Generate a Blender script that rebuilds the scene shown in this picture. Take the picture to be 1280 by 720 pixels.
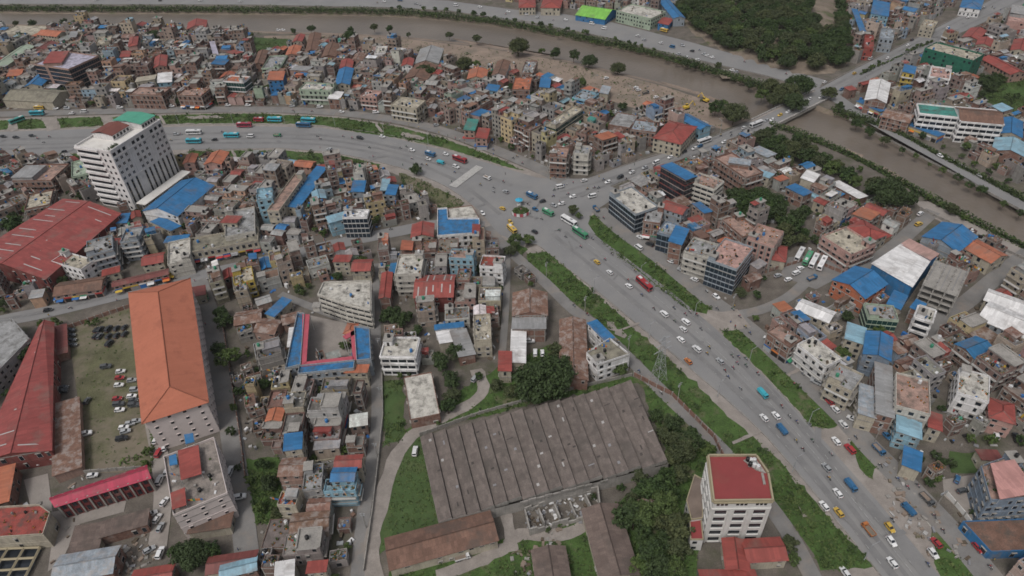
import bpy, math, random
from mathutils import Matrix, Vector

for o in list(bpy.data.objects):
    bpy.data.objects.remove(o)
SC = bpy.context.scene
COL = SC.collection

# ------------------------------------------------------------------ camera
CAM_H, PITCH, ROLL, FOC = 200.0, math.radians(39.4), math.radians(2.6), 853.0
_F = Vector((0, math.cos(PITCH), -math.sin(PITCH)))
_R = Vector((1, 0, 0))
_D = Vector((0, -math.sin(PITCH), -math.cos(PITCH)))
_IR = _R * math.cos(ROLL) + _D * math.sin(ROLL)
_ID = _D * math.cos(ROLL) - _R * math.sin(ROLL)
cam_d = bpy.data.cameras.new('camera')
cam_d.sensor_width = 36.0
cam_d.lens = 36.0 * FOC / 1280.0
cam_d.clip_start, cam_d.clip_end = 1.0, 8000.0
cam = bpy.data.objects.new('camera', cam_d)
COL.objects.link(cam)
_m = Matrix((( _IR.x, -_ID.x, -_F.x, 0), (_IR.y, -_ID.y, -_F.y, 0), (_IR.z, -_ID.z, -_F.z, CAM_H), (0, 0, 0, 1)))
cam.matrix_world = _m
SC.camera = cam

# ------------------------------------------------------------------ sky, sun, exposure (overcast day)
SUN_EL, SUN_AZ = math.radians(58), math.radians(215)      # azimuth clockwise from +Y
world = bpy.data.worlds.new('World')
SC.world = world
world.use_nodes = True
wn = world.node_tree
wn.nodes.clear()
w_out = wn.nodes.new('ShaderNodeOutputWorld')
w_bg = wn.nodes.new('ShaderNodeBackground')
w_sky = wn.nodes.new('ShaderNodeTexSky')
w_sky.sky_type = 'NISHITA'
w_sky.sun_disc = False
w_sky.sun_elevation = SUN_EL
w_sky.sun_rotation = SUN_AZ
w_sky.air_density = 1.0
w_sky.dust_density = 6.0
w_hs = wn.nodes.new('ShaderNodeHueSaturation')
w_hs.inputs['Saturation'].default_value = 0.38
w_bg.inputs['Strength'].default_value = 0.14
wn.links.new(w_sky.outputs[0], w_hs.inputs['Color'])
wn.links.new(w_hs.outputs[0], w_bg.inputs['Color'])
wn.links.new(w_bg.outputs[0], w_out.inputs['Surface'])
sun_d = bpy.data.lights.new('sun', 'SUN')
sun_d.energy = 1.3
sun_d.angle = math.radians(10)
sun_d.color = (1.0, 0.98, 0.95)
sun = bpy.data.objects.new('sun', sun_d)
COL.objects.link(sun)
sdir = Vector((math.sin(SUN_AZ) * math.cos(SUN_EL), math.cos(SUN_AZ) * math.cos(SUN_EL), math.sin(SUN_EL)))
sun.rotation_euler = sdir.to_track_quat('Z', 'Y').to_euler()
sun.location = (0, 300, 400)
vs = SC.view_settings
vs.view_transform = 'Standard'
vs.look = 'None'
vs.exposure = -0.26
vs.gamma = 1.0
vs.use_curve_mapping = False
SC.cycles.pixel_filter_type = 'BLACKMAN_HARRIS'
SC.cycles.filter_width = 1.65
SC.cycles.max_bounces = 4
SC.cycles.diffuse_bounces = 3
SC.cycles.glossy_bounces = 2
SC.cycles.use_denoising = True

# ------------------------------------------------------------------ photo pixel (1280 x 720) <-> world
def at(px, py, z=0.0):
    u, v = (px - 640.0) / FOC, (py - 360.0) / FOC
    d = _F + _IR * u + _ID * v
    t = (z - CAM_H) / d.z
    return (d.x * t, d.y * t)

def proj(x, y, z):
    p = Vector((x, y, z - CAM_H))
    c = p.dot(_F)
    return (640 + FOC * p.dot(_IR) / c, 360 + FOC * p.dot(_ID) / c, c)

def pts(s):
    return [tuple(float(a) for a in t.split(',')) for t in s.split()]

def gp(s, z=0.0):
    return [at(x, y, z) for x, y in (pts(s) if isinstance(s, str) else s)]

# ------------------------------------------------------------------ plane geometry helpers
def area(p):
    return 0.5 * sum(p[i][0] * p[(i + 1) % len(p)][1] - p[(i + 1) % len(p)][0] * p[i][1] for i in range(len(p)))

def ccw(p):
    return list(p) if area(p) > 0 else list(reversed(p))

def inside(x, y, p):
    r = False
    j = len(p) - 1
    for i in range(len(p)):
        if (p[i][1] > y) != (p[j][1] > y) and x < (p[j][0] - p[i][0]) * (y - p[i][1]) / (p[j][1] - p[i][1]) + p[i][0]:
            r = not r
        j = i
    return r

def cen(p):
    return (sum(a[0] for a in p) / len(p), sum(a[1] for a in p) / len(p))

def bbox(p):
    xs = [a[0] for a in p]; ys = [a[1] for a in p]
    return min(xs), min(ys), max(xs), max(ys)

def samples(p):
    out = list(p) + [cen(p)]
    n = len(p)
    for i in range(n):
        a, b = p[i], p[(i + 1) % n]
        L = math.hypot(b[0] - a[0], b[1] - a[1])
        k = max(1, int(L / 5))
        out += [(a[0] + (b[0] - a[0]) * t / (k + 1), a[1] + (b[1] - a[1]) * t / (k + 1)) for t in range(1, k + 1)]
    return out

def overlap(p, ps, pb, q, qs, qb):
    if pb[0] > qb[2] or qb[0] > pb[2] or pb[1] > qb[3] or qb[1] > pb[3]:
        return False
    return any(inside(x, y, q) for x, y in ps) or any(inside(x, y, p) for x, y in qs)

def rectify(p):
    """the rectangle that best follows a four-cornered outline"""
    p = ccw(p)
    e0 = ((p[1][0] - p[0][0] + p[2][0] - p[3][0]) / 2, (p[1][1] - p[0][1] + p[2][1] - p[3][1]) / 2)
    e1 = ((p[3][0] - p[0][0] + p[2][0] - p[1][0]) / 2, (p[3][1] - p[0][1] + p[2][1] - p[1][1]) / 2)
    l0, l1 = math.hypot(*e0), math.hypot(*e1)
    if l0 >= l1:
        ux, uy = e0[0] / l0, e0[1] / l0
    else:
        ux, uy = e1[1] / l1, -e1[0] / l1
    vx, vy = -uy, ux
    a = abs(e0[0] * ux + e0[1] * uy)
    b = abs(e1[0] * vx + e1[1] * vy)
    c = cen(p)
    return [(c[0] + ux * sx * a / 2 + vx * sy * b / 2, c[1] + uy * sx * a / 2 + vy * sy * b / 2) for sx, sy in ((-1, -1), (1, -1), (1, 1), (-1, 1))]

# ------------------------------------------------------------------ materials
M = {}
def _mk(name):
    m = bpy.data.materials.new(name)
    m.use_nodes = True
    nt = m.node_tree
    M[name] = m
    return m, nt, nt.nodes['Principled BSDF']

def _nn(nt, t, **kw):
    n = nt.nodes.new(t)
    for k, v in kw.items():
        setattr(n, k, v)
    return n

def _vec(nt, world_space=False, scale=(1, 1, 1)):
    if world_space:
        s = _nn(nt, 'ShaderNodeNewGeometry').outputs['Position']
    else:
        tc = _nn(nt, 'ShaderNodeTexCoord')
        oi = _nn(nt, 'ShaderNodeObjectInfo')
        ad = _nn(nt, 'ShaderNodeVectorMath', operation='MULTIPLY_ADD')
        ad.inputs[1].default_value = (1, 1, 1)
        mu = _nn(nt, 'ShaderNodeMath', operation='MULTIPLY')
        mu.inputs[1].default_value = 173.0
        nt.links.new(oi.outputs['Random'], mu.inputs[0])
        nt.links.new(tc.outputs['Object'], ad.inputs[0])
        nt.links.new(mu.outputs[0], ad.inputs[2])
        s = ad.outputs[0]
    if scale != (1, 1, 1):
        mp = _nn(nt, 'ShaderNodeVectorMath', operation='MULTIPLY')
        mp.inputs[1].default_value = scale
        nt.links.new(s, mp.inputs[0])
        s = mp.outputs[0]
    return s

def _noise(nt, vec, scale, detail=4.0, rough=0.6):
    n = _nn(nt, 'ShaderNodeTexNoise')
    n.inputs['Scale'].default_value = scale
    n.inputs['Detail'].default_value = detail
    n.inputs['Roughness'].default_value = rough
    nt.links.new(vec, n.inputs['Vector'])
    return n.outputs['Fac']

def _range(nt, fac, a, b, c, d):
    r = _nn(nt, 'ShaderNodeMapRange')
    for k, v in zip((1, 2, 3, 4), (a, b, c, d)):
        r.inputs[k].default_value = v
    nt.links.new(fac, r.inputs[0])
    return r.outputs[0]

def _mix(nt, fac, a, b, mode='MIX'):
    m = _nn(nt, 'ShaderNodeMix', data_type='RGBA', blend_type=mode)
    def put(sock, v):
        if isinstance(v, (tuple, list)):
            sock.default_value = (*v[:3], 1)
        elif isinstance(v, (int, float)):
            sock.default_value = v
        else:
            nt.links.new(v, sock)
    put(m.inputs[0], fac); put(m.inputs[6], a); put(m.inputs[7], b)
    return m.outputs[2]

def _grey(nt, f):
    c = _nn(nt, 'ShaderNodeCombineColor')
    for i in range(3):
        nt.links.new(f, c.inputs[i])
    return c.outputs[0]

def surf(name, col, rough=0.85, var=0.25, scale=0.5, dirt=None, dirt_scale=0.12, dirt_amt=0.6, fine=0.0, streak=False, ws=False, sheets=None, bump=0.0, spec=0.3, dirt_edge=(0.52, 0.66)):
    """col: an rgb, or 'obj' for the object's own colour."""
    m, nt, bs = _mk(name)
    v = _vec(nt, ws)
    if col == 'obj':
        c = _nn(nt, 'ShaderNodeObjectInfo').outputs['Color']
    else:
        rgb = _nn(nt, 'ShaderNodeRGB')
        rgb.outputs[0].default_value = (*col, 1)
        c = rgb.outputs[0]
    f = _range(nt, _noise(nt, v, scale), 0.25, 0.75, 1 - var, 1 + var)
    c = _mix(nt, 1.0, c, _grey(nt, f), 'MULTIPLY')
    if fine:
        f = _range(nt, _noise(nt, v, 2.6, 3.0), 0.3, 0.7, 1 - fine, 1 + fine)
        c = _mix(nt, 1.0, c, _grey(nt, f), 'MULTIPLY')
    if streak:
        vv = _vec(nt, ws, (1.6, 1.6, 0.12))
        f = _range(nt, _noise(nt, vv, 1.0, 3.0), 0.48, 0.72, 1.0, 0.74)
        c = _mix(nt, 1.0, c, _grey(nt, f), 'MULTIPLY')
    if sheets:
        br = _nn(nt, 'ShaderNodeTexBrick')
        br.inputs['Scale'].default_value = 1.0
        br.inputs['Brick Width'].default_value = sheets[0]
        br.inputs['Row Height'].default_value = sheets[1]
        br.inputs['Mortar Size'].default_value = 0.05
        br.inputs['Mortar Smooth'].default_value = 0.6
        br.inputs['Color1'].default_value = (0.84, 0.84, 0.84, 1)
        br.inputs['Color2'].default_value = (1.12, 1.12, 1.12, 1)
        br.inputs['Mortar'].default_value = (0.82, 0.82, 0.82, 1) if sheets[1] < 20 else (0.94, 0.94, 0.94, 1)
        if sheets[1] > 20:
            br.inputs['Color1'].default_value = (0.96, 0.96, 0.96, 1)
            br.inputs['Color2'].default_value = (1.03, 1.03, 1.03, 1)
        nt.links.new(_nn(nt, 'ShaderNodeTexCoord').outputs['Object'], br.inputs['Vector'])
        c = _mix(nt, 1.0, c, br.outputs['Color'], 'MULTIPLY')
    if dirt:
        f = _range(nt, _noise(nt, v, dirt_scale, 6.0, 0.68), dirt_edge[0], dirt_edge[1], 0.0, dirt_amt)
        c = _mix(nt, f, c, dirt)
    nt.links.new(c, bs.inputs['Base Color'])
    bs.inputs['Roughness'].default_value = rough
    bs.inputs['Specular IOR Level'].default_value = spec
    if bump:
        b = _nn(nt, 'ShaderNodeBump')
        b.inputs['Strength'].default_value = bump
        b.inputs['Distance'].default_value = 0.3
        nt.links.new(_noise(nt, v, 1.7, 5.0), b.inputs['Height'])
        nt.links.new(b.outputs[0], bs.inputs['Normal'])
    return m

surf('paint', 'obj', 0.9, 0.16, 0.35, (0.16, 0.14, 0.12), 0.22, 0.55, 0.06, streak=True)
surf('clean', 'obj', 0.9, 0.06, 0.2, (0.34, 0.30, 0.28), 0.2, 0.4)
surf('brick', 'obj', 0.95, 0.30, 0.8, (0.30, 0.27, 0.24), 0.25, 0.5, 0.18, streak=True)
surf('concrete', (0.27, 0.255, 0.235), 0.95, 0.25, 0.4, (0.10, 0.095, 0.09), 0.2, 0.5, 0.1, streak=True)
surf('roofdeck', 'obj', 0.95, 0.32, 0.35, (0.07, 0.066, 0.058), 0.28, 0.8, 0.2, dirt_edge=(0.47, 0.66))
surf('tin', 'obj', 0.55, 0.16, 0.25, (0.15, 0.12, 0.10), 0.10, 0.5, 0.05, sheets=(0.9, 3.4), spec=0.35)
surf('tin_worn', 'obj', 0.8, 0.3, 0.5, (0.30, 0.27, 0.25), 0.35, 0.65, 0.15, sheets=(0.9, 2.6), dirt_edge=(0.48, 0.6))
surf('tile', 'obj', 0.85, 0.10, 0.08, (0.21, 0.075, 0.05), 0.16, 0.5, 0.08, spec=0.2, sheets=(1.1, 40.0))
surf('tin_aged', 'obj', 0.9, 0.22, 0.3, (0.07, 0.062, 0.055), 0.09, 0.6, 0.12, sheets=(1.0, 2.2))
surf('glass', (0.018, 0.022, 0.028), 0.12, 0.3, 0.3, spec=0.5)
surf('glass_blue', (0.018, 0.028, 0.040), 0.1, 0.3, 0.3, spec=0.6)
surf('glass_green', (0.018, 0.05, 0.047), 0.1, 0.3, 0.3, spec=0.6)
surf('dark', (0.02, 0.018, 0.017), 0.9, 0.3, 0.5)
surf('white', (0.52, 0.51, 0.49), 0.8, 0.08, 0.4, (0.3, 0.28, 0.26), 0.2, 0.4)
surf('metal', (0.30, 0.31, 0.32), 0.5, 0.15, 0.6)
surf('gloss', 'obj', 0.3, 0.04, 0.5, spec=0.5)
surf('cloth', 'obj', 0.9, 0.1, 0.9)
surf('tyre', (0.02, 0.02, 0.02), 0.8, 0.1, 1.0)
surf('skin', (0.30, 0.17, 0.11), 0.7, 0.05, 1.0)
surf('bark', (0.09, 0.07, 0.05), 0.95, 0.3, 1.5)
surf('asphalt_worn', (0.158, 0.156, 0.156), 0.85, 0.12, 0.06, (0.195, 0.19, 0.186), 0.12, 0.8, 0.06, ws=True, dirt_edge=(0.42, 0.66))
surf('asphalt_patch', (0.155, 0.153, 0.153), 0.9, 0.15, 0.3, (0.19, 0.185, 0.18), 0.25, 0.7, 0.08, ws=True, dirt_edge=(0.45, 0.65))
surf('asphalt', (0.188, 0.186, 0.186), 0.9, 0.10, 0.035, (0.245, 0.235, 0.222), 0.05, 0.6, 0.05, ws=True, dirt_edge=(0.45, 0.75))
surf('lane', (0.172, 0.166, 0.160), 0.95, 0.2, 0.12, (0.22, 0.19, 0.165), 0.11, 0.7, 0.08, ws=True)
surf('shoulder', (0.23, 0.205, 0.185), 0.95, 0.2, 0.2, (0.29, 0.265, 0.245), 0.10, 0.7, 0.12, ws=True)
surf('earth', (0.112, 0.098, 0.084), 0.95, 0.35, 0.16, (0.06, 0.066, 0.036), 0.07, 0.75, 0.25, ws=True, bump=0.3)
surf('sand', (0.215, 0.168, 0.135), 0.95, 0.25, 0.08, (0.125, 0.115, 0.09), 0.05, 0.7, 0.14, ws=True, bump=0.3)
surf('mud', (0.175, 0.142, 0.112), 0.95, 0.3, 0.15, (0.07, 0.085, 0.035), 0.07, 0.9, 0.2, ws=True, bump=0.3)
surf('lawn', (0.050, 0.082, 0.027), 0.95, 0.25, 0.15, (0.085, 0.10, 0.042), 0.06, 0.8, 0.15, ws=True, bump=0.3)
surf('scrub', (0.050, 0.088, 0.023), 0.95, 0.4, 0.22, (0.13, 0.115, 0.075), 0.09, 0.8, 0.3, ws=True, bump=0.4, dirt_edge=(0.55, 0.66))
surf('meadow', (0.095, 0.094, 0.052), 0.95, 0.35, 0.14, (0.17, 0.142, 0.11), 0.045, 0.85, 0.25, ws=True, bump=0.3, dirt_edge=(0.46, 0.6))
surf('pave', (0.25, 0.225, 0.205), 0.9, 0.15, 0.15, (0.17, 0.15, 0.135), 0.09, 0.6, 0.08, ws=True)
surf('marking', (0.36, 0.36, 0.35), 0.8, 0.3, 0.5, (0.16, 0.155, 0.15), 0.6, 0.85, 0.1, ws=True, dirt_edge=(0.4, 0.62))
surf('stone', (0.22, 0.205, 0.19), 0.95, 0.3, 0.6, (0.09, 0.09, 0.07), 0.2, 0.6, 0.15, ws=True)

m, nt, bs = _mk('water')
v = _vec(nt, True)
c = _mix(nt, _range(nt, _noise(nt, v, 0.02, 5.0), 0.35, 0.65, 0, 1), (0.122, 0.102, 0.084), (0.158, 0.132, 0.108))
nt.links.new(c, bs.inputs['Base Color'])
bs.inputs['Roughness'].default_value = 0.28
bs.inputs['Specular IOR Level'].default_value = 0.4
b = _nn(nt, 'ShaderNodeBump')
b.inputs['Strength'].default_value = 0.5
b.inputs['Distance'].default_value = 0.4
nt.links.new(_noise(nt, v, 0.5, 4.0), b.inputs['Height'])
nt.links.new(b.outputs[0], bs.inputs['Normal'])

def leafmat(name, a, b_, c_):
    m, nt, bs = _mk(name)
    oi = _nn(nt, 'ShaderNodeObjectInfo')
    v = _vec(nt, True)
    n = _noise(nt, v, 0.45, 3.0)
    col = _mix(nt, _range(nt, n, 0.35, 0.65, 0, 1), a, b_)
    col = _mix(nt, _range(nt, oi.outputs['Random'], 0.0, 1.0, 0.0, 0.85), col, c_)
    n2 = _range(nt, _noise(nt, v, 2.2, 2.0), 0.3, 0.7, 0.6, 1.4)
    col = _mix(nt, 1.0, col, _grey(nt, n2), 'MULTIPLY')
    nt.links.new(col, bs.inputs['Base Color'])
    bs.inputs['Roughness'].default_value = 0.75
    bs.inputs['Specular IOR Level'].default_value = 0.2
leafmat('leaf', (0.018, 0.036, 0.013), (0.054, 0.086, 0.026), (0.040, 0.056, 0.024))
leafmat('leaf_olive', (0.035, 0.046, 0.020), (0.078, 0.088, 0.036), (0.05, 0.062, 0.03))
leafmat('leaf_fresh', (0.046, 0.078, 0.021), (0.088, 0.12, 0.034), (0.055, 0.078, 0.028))
leafmat('weed', (0.040, 0.072, 0.019), (0.088, 0.115, 0.036), (0.062, 0.086, 0.028))

# ------------------------------------------------------------------ mesh collector
MESHN, OBJN, TEMPL = [0], {}, {}
class MB:
    def __init__(s):
        s.v, s.f, s.m = [], [], []
    def face(s, p, mat):
        n = len(s.v)
        s.v.extend(p)
        s.f.append(tuple(range(n, n + len(p))))
        s.m.append(mat)
    def hexa(s, c, mat, top=None, bottom=False):
        """c: 4 lower then 4 upper corners, counter-clockwise from above"""
        n = len(s.v)
        s.v.extend(c)
        fs = [(0, 1, 5, 4), (1, 2, 6, 5), (2, 3, 7, 6), (3, 0, 4, 7), (4, 5, 6, 7)]
        if bottom:
            fs.append((3, 2, 1, 0))
        for k, f in enumerate(fs):
            s.f.append(tuple(n + i for i in f))
            s.m.append(top if (top and k == 4) else mat)
    def box(s, x0, x1, y0, y1, z0, z1, mat, top=None, bottom=True):
        s.hexa([(x0, y0, z0), (x1, y0, z0), (x1, y1, z0), (x0, y1, z0), (x0, y0, z1), (x1, y0, z1), (x1, y1, z1), (x0, y1, z1)], mat, top, bottom)
    def rbox(s, cx, cy, w, d, a, z0, z1, mat, top=None):
        ca, sa = math.cos(a), math.sin(a)
        q = [(cx + ca * x * w / 2 - sa * y * d / 2, cy + sa * x * w / 2 + ca * y * d / 2) for x, y in ((-1, -1), (1, -1), (1, 1), (-1, 1))]
        s.hexa([(x, y, z0) for x, y in q] + [(x, y, z1) for x, y in q], mat, top, True)
    def obox(s, fr, a0, a1, z0, z1, d0, d1, mat):
        (ox, oy), (ex, ey), (nx, ny) = fr
        q = [(ox + ex * a + nx * d, oy + ey * a + ny * d) for a, d in ((a0, d1), (a1, d1), (a1, d0), (a0, d0))]
        s.hexa([(x, y, z0) for x, y in q] + [(x, y, z1) for x, y in q], mat, None, True)
    def prism(s, p, z0, z1, mat, top=None, cap=True, bottom=False):
        n = len(p)
        for i in range(n):
            a, b_ = p[i], p[(i + 1) % n]
            mm = mat[i] if isinstance(mat, list) else mat
            s.face([(a[0], a[1], z0), (b_[0], b_[1], z0), (b_[0], b_[1], z1), (a[0], a[1], z1)], mm)
        if cap:
            s.face([(x, y, z1) for x, y in p], top or mat)
        if bottom:
            s.face([(x, y, z0) for x, y in reversed(p)], top or mat)
    def cyl(s, cx, cy, z0, z1, r, n, mat, r2=None):
        r2 = r if r2 is None else r2
        A = [(math.cos(2 * math.pi * i / n), math.sin(2 * math.pi * i / n)) for i in range(n)]
        for i in range(n):
            a, b_ = A[i], A[(i + 1) % n]
            s.face([(cx + a[0] * r, cy + a[1] * r, z0), (cx + b_[0] * r, cy + b_[1] * r, z0), (cx + b_[0] * r2, cy + b_[1] * r2, z1), (cx + a[0] * r2, cy + a[1] * r2, z1)], mat)
        s.face([(cx + a[0] * r2, cy + a[1] * r2, z1) for a in A], mat)
    def bar(s, p, q, r, mat, n=4, r2=None):
        p, q = Vector(p), Vector(q)
        d = (q - p)
        if d.length < 1e-6:
            return
        d.normalize()
        a = d.orthogonal().normalized()
        b_ = d.cross(a)
        r2 = r if r2 is None else r2
        A = [a * math.cos(2 * math.pi * i / n + 0.785) + b_ * math.sin(2 * math.pi * i / n + 0.785) for i in range(n)]
        for i in range(n):
            u, w = A[i], A[(i + 1) % n]
            s.face([tuple(p + u * r), tuple(p + w * r), tuple(q + w * r2), tuple(q + u * r2)], mat)
        s.face([tuple(q + u * r2) for u in A], mat)
        s.face([tuple(p + u * r) for u in reversed(A)], mat)
    def mesh(s, name):
        MESHN[0] += 1
        names = list(dict.fromkeys(s.m))
        key = tuple(names)
        if key not in TEMPL:                     # empty mesh that already carries these materials
            TEMPL[key] = bpy.data.meshes.new('template_%04d' % len(TEMPL))
            for k in names:
                TEMPL[key].materials.append(M[k])
        me = TEMPL[key].copy()
        me.from_pydata(s.v, [], s.f)
        num = {k: i for i, k in enumerate(names)}
        idx = [num[k] for k in s.m]
        me.polygons.foreach_set('material_index', idx)
        me.update()
        return me
    def build(s, name, parent=None, color=None, **props):
        if not s.f:
            return None
        return link(name, s.mesh(name), parent, color, **props)

def link(name, data, parent=None, color=None, loc=None, rz=0.0, **props):
    k = OBJN[name] = OBJN.get(name, -1) + 1        # Blender's own suffix, given at once
    o = bpy.data.objects.new(name if k == 0 else '%s.%03d' % (name, k), data)
    COL.objects.link(o)
    if parent is not None:
        o.parent = parent
    if color is not None:
        o.color = (*color, 1.0)
    if loc is not None:
        o.location = loc
    if rz:
        o.rotation_euler = (0, 0, rz)
    for k, v in props.items():
        o[k] = v
    return o

def copy_tree(src, kids, loc, rz=0.0, scale=None, color=None):
    """a thing and its parts (kids: list of the part objects) once more"""
    r = src.copy()
    COL.objects.link(r)
    r.location = loc
    r.rotation_euler = (0, 0, rz)
    if scale:
        r.scale = scale
    for k in kids:
        c = k.copy()
        COL.objects.link(c)
        c.parent = r
        if color is not None and c.get('tinted'):
            c.color = (*color, 1)
    return r

def frame(a, b_):
    L = math.hypot(b_[0] - a[0], b_[1] - a[1])
    e = ((b_[0] - a[0]) / L, (b_[1] - a[1]) / L)
    return (a, e, (e[1], -e[0])), L

# ================================================================== THE SETTING
ZC = [0.02]
def nz():
    ZC[0] += 0.004
    return ZC[0]

SURF = []         # world polygons of carriageways
ROADS = []        # world polygons that buildings must keep clear of
def sheet(name, poly, mat, z=None, keep=True, **props):
    p = ccw(poly)
    mb = MB()
    z = nz() if z is None else z
    mb.face([(x, y, z) for x, y in p], mat)
    if keep:
        ROADS.append(p)
    if mat in ('asphalt', 'lane', 'pave'):
        SURF.append((p, bbox(p)))
    return mb.build(name, kind='structure', **props)

def smooth(line, k=4):
    """Catmull-Rom through the points"""
    out = []
    n = len(line)
    for i in range(n - 1):
        p0, p1, p2, p3 = line[max(i - 1, 0)], line[i], line[i + 1], line[min(i + 2, n - 1)]
        for j in range(k):
            t = j / k
            out.append(tuple(0.5 * (2 * p1[c] + (p2[c] - p0[c]) * t + (2 * p0[c] - 5 * p1[c] + 4 * p2[c] - p3[c]) * t * t + (3 * p1[c] - p0[c] - 3 * p2[c] + p3[c]) * t ** 3) for c in (0, 1)))
    out.append(tuple(line[-1][:2]))
    return out

def offset(line, d):
    out = []
    n = len(line)
    for i in range(n):
        a, b_ = line[max(i - 1, 0)], line[min(i + 1, n - 1)]
        L = math.hypot(b_[0] - a[0], b_[1] - a[1]) or 1
        out.append((line[i][0] - (b_[1] - a[1]) / L * d, line[i][1] + (b_[0] - a[0]) / L * d))
    return out

rng = random.Random(11)
def strip(name, s, width, mat, keep=True, rag=0.0):
    line = smooth(gp(s))
    l, r = offset(line, width / 2), offset(line, -width / 2)
    if rag:
        l = [(x + rng.uniform(-rag, rag), y + rng.uniform(-rag, rag)) for x, y in l]
        r = [(x + rng.uniform(-rag, rag), y + rng.uniform(-rag, rag)) for x, y in r]
    z = nz()
    mb = MB()
    for i in range(len(line) - 1):
        q = [r[i], r[i + 1], l[i + 1], l[i]]
        mb.face([(x, y, z) for x, y in q], mat)
        if keep:
            ROADS.append(ccw(q))
        if mat in ('asphalt', 'lane', 'shoulder'):
            SURF.append((ccw(q), bbox(q)))
    mb.build(name, kind='structure')
    return line

# people: one skinned body mesh standing, one riding
def body_mesh(joints, edges, radii, split):
    me = bpy.data.meshes.new('person')
    me.from_pydata(joints, edges, [])
    o = bpy.data.objects.new('person_tmp', me)
    COL.objects.link(o)
    sk = o.modifiers.new('skin', 'SKIN')
    ss = o.modifiers.new('sub', 'SUBSURF'); ss.levels = 1; ss.render_levels = 1
    for i, rr in enumerate(radii):
        me.skin_vertices[0].data[i].radius = (rr, rr)
    me.skin_vertices[0].data[0].use_root = True
    dg = bpy.context.evaluated_depsgraph_get()
    ev = bpy.data.meshes.new_from_object(o.evaluated_get(dg))
    bpy.data.objects.remove(o)
    ev.materials.clear()
    for k in ('cloth', 'trousers', 'skin', 'hair'):
        ev.materials.append(M[k])
    for p_ in ev.polygons:
        p_.material_index = split(p_.center)
    ev.name = 'person'
    return ev
surf('trousers', (0.035, 0.04, 0.055), 0.9, 0.1, 1)
surf('hair', (0.012, 0.01, 0.01), 0.8, 0.1, 1)
J = [(0, 0, 0.95), (0, 0, 1.2), (0, 0, 1.42), (0, 0, 1.52), (0.02, 0, 1.62), (0.01, 0, 1.74), (0, 0.2, 1.4), (0.05, 0.27, 1.12), (0.15, 0.27, 0.88), (0, -0.2, 1.4), (-0.03, -0.27, 1.12), (0.03, -0.27, 0.86), (0.02, 0.1, 0.88), (0.12, 0.11, 0.48), (0.05, 0.11, 0.06), (0.18, 0.11, 0.03), (-0.02, -0.1, 0.88), (0.02, -0.11, 0.48), (-0.14, -0.11, 0.08), (-0.02, -0.11, 0.03)]
E = [(0, 1), (1, 2), (2, 3), (3, 4), (4, 5), (2, 6), (6, 7), (7, 8), (2, 9), (9, 10), (10, 11), (0, 12), (12, 13), (13, 14), (14, 15), (0, 16), (16, 17), (17, 18), (18, 19)]
Rr = [0.15, 0.15, 0.14, 0.06, 0.10, 0.09, 0.07, 0.05, 0.04, 0.07, 0.05, 0.04, 0.09, 0.065, 0.05, 0.04, 0.09, 0.065, 0.05, 0.04]
STAND = body_mesh(J, E, Rr, lambda c: 3 if c.z > 1.68 else 2 if c.z > 1.48 else 1 if c.z < 0.95 and abs(c.y) < 0.21 else 2 if c.z < 0.9 else 0)
J2 = [(-0.25, 0, 0.85), (-0.2, 0, 1.08), (-0.1, 0, 1.3), (-0.06, 0, 1.4), (-0.02, 0, 1.5), (-0.02, 0, 1.62), (-0.08, 0.2, 1.28), (0.12, 0.27, 1.08), (0.38, 0.27, 1.03), (-0.08, -0.2, 1.28), (0.12, -0.27, 1.08), (0.38, -0.27, 1.03), (-0.2, 0.12, 0.8), (0.2, 0.24, 0.72), (0.05, 0.24, 0.36), (0.2, 0.24, 0.3), (-0.2, -0.12, 0.8), (0.2, -0.24, 0.72), (0.05, -0.24, 0.36), (0.2, -0.24, 0.3)]
RIDE = body_mesh(J2, E, Rr, lambda c: 3 if c.z > 1.47 else 2 if c.z > 1.36 else 1 if c.z < 0.86 else 0)

# ---- land, river bed and banks
NW = pts('-300,10 0,17 200,18 330,19 480,21 560,27 640,37 760,60 860,85 950,113 990,128 1040,145 1110,168 1180,205 1280,258 1500,375 1700,480')
SW = pts('-300,24 0,29 120,30 250,33 330,38 420,40 520,46 600,55 680,68 760,86 830,103 890,122 940,145 990,160 1050,183 1100,208 1160,242 1210,268 1280,303 1500,415 1700,520')
def ends(l):
    return [(-3500, l[0][1])] + l + [(3500, l[-1][1])]
WZ = -3.0
NWw, SWw = ends(smooth(gp(NW, WZ))), ends(smooth(gp(SW, WZ)))
NTw = ends(smooth(gp([(x, y - 7) for x, y in NW])))
STw = ends(smooth(gp([(x, y + 3.5) for x, y in SW])))
mb = MB(); mb.face([(x, y, 0) for x, y in ccw(NTw + [(3500, 4000), (-3500, 4000)])], 'earth'); mb.build('ground', kind='structure')
mb = MB(); mb.face([(x, y, 0) for x, y in ccw(STw + [(3500, -1500), (-3500, -1500)])], 'earth'); mb.build('ground', kind='structure')
for top, wat, mt in ((NTw, NWw, 'mud'), (STw, SWw, 'sand')):
    mb = MB()
    for i in range(len(top) - 1):
        mb.face([(*top[i], 0), (*top[i + 1], 0), (*wat[i + 1], WZ - 0.6), (*wat[i], WZ - 0.6)], mt)
    mb.build('river_bank', kind='structure')
mb = MB()
mb.face([(x, y, WZ) for x, y in ccw([(x, y + 6) for x, y in NWw] + [(x, y - 6) for x, y in reversed(SWw)])], 'water')
mb.build('river', kind='structure')
ROADS.append(ccw([(x, y + 3) for x, y in NTw] + [(x, y) for x, y in reversed(STw)]))

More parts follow.
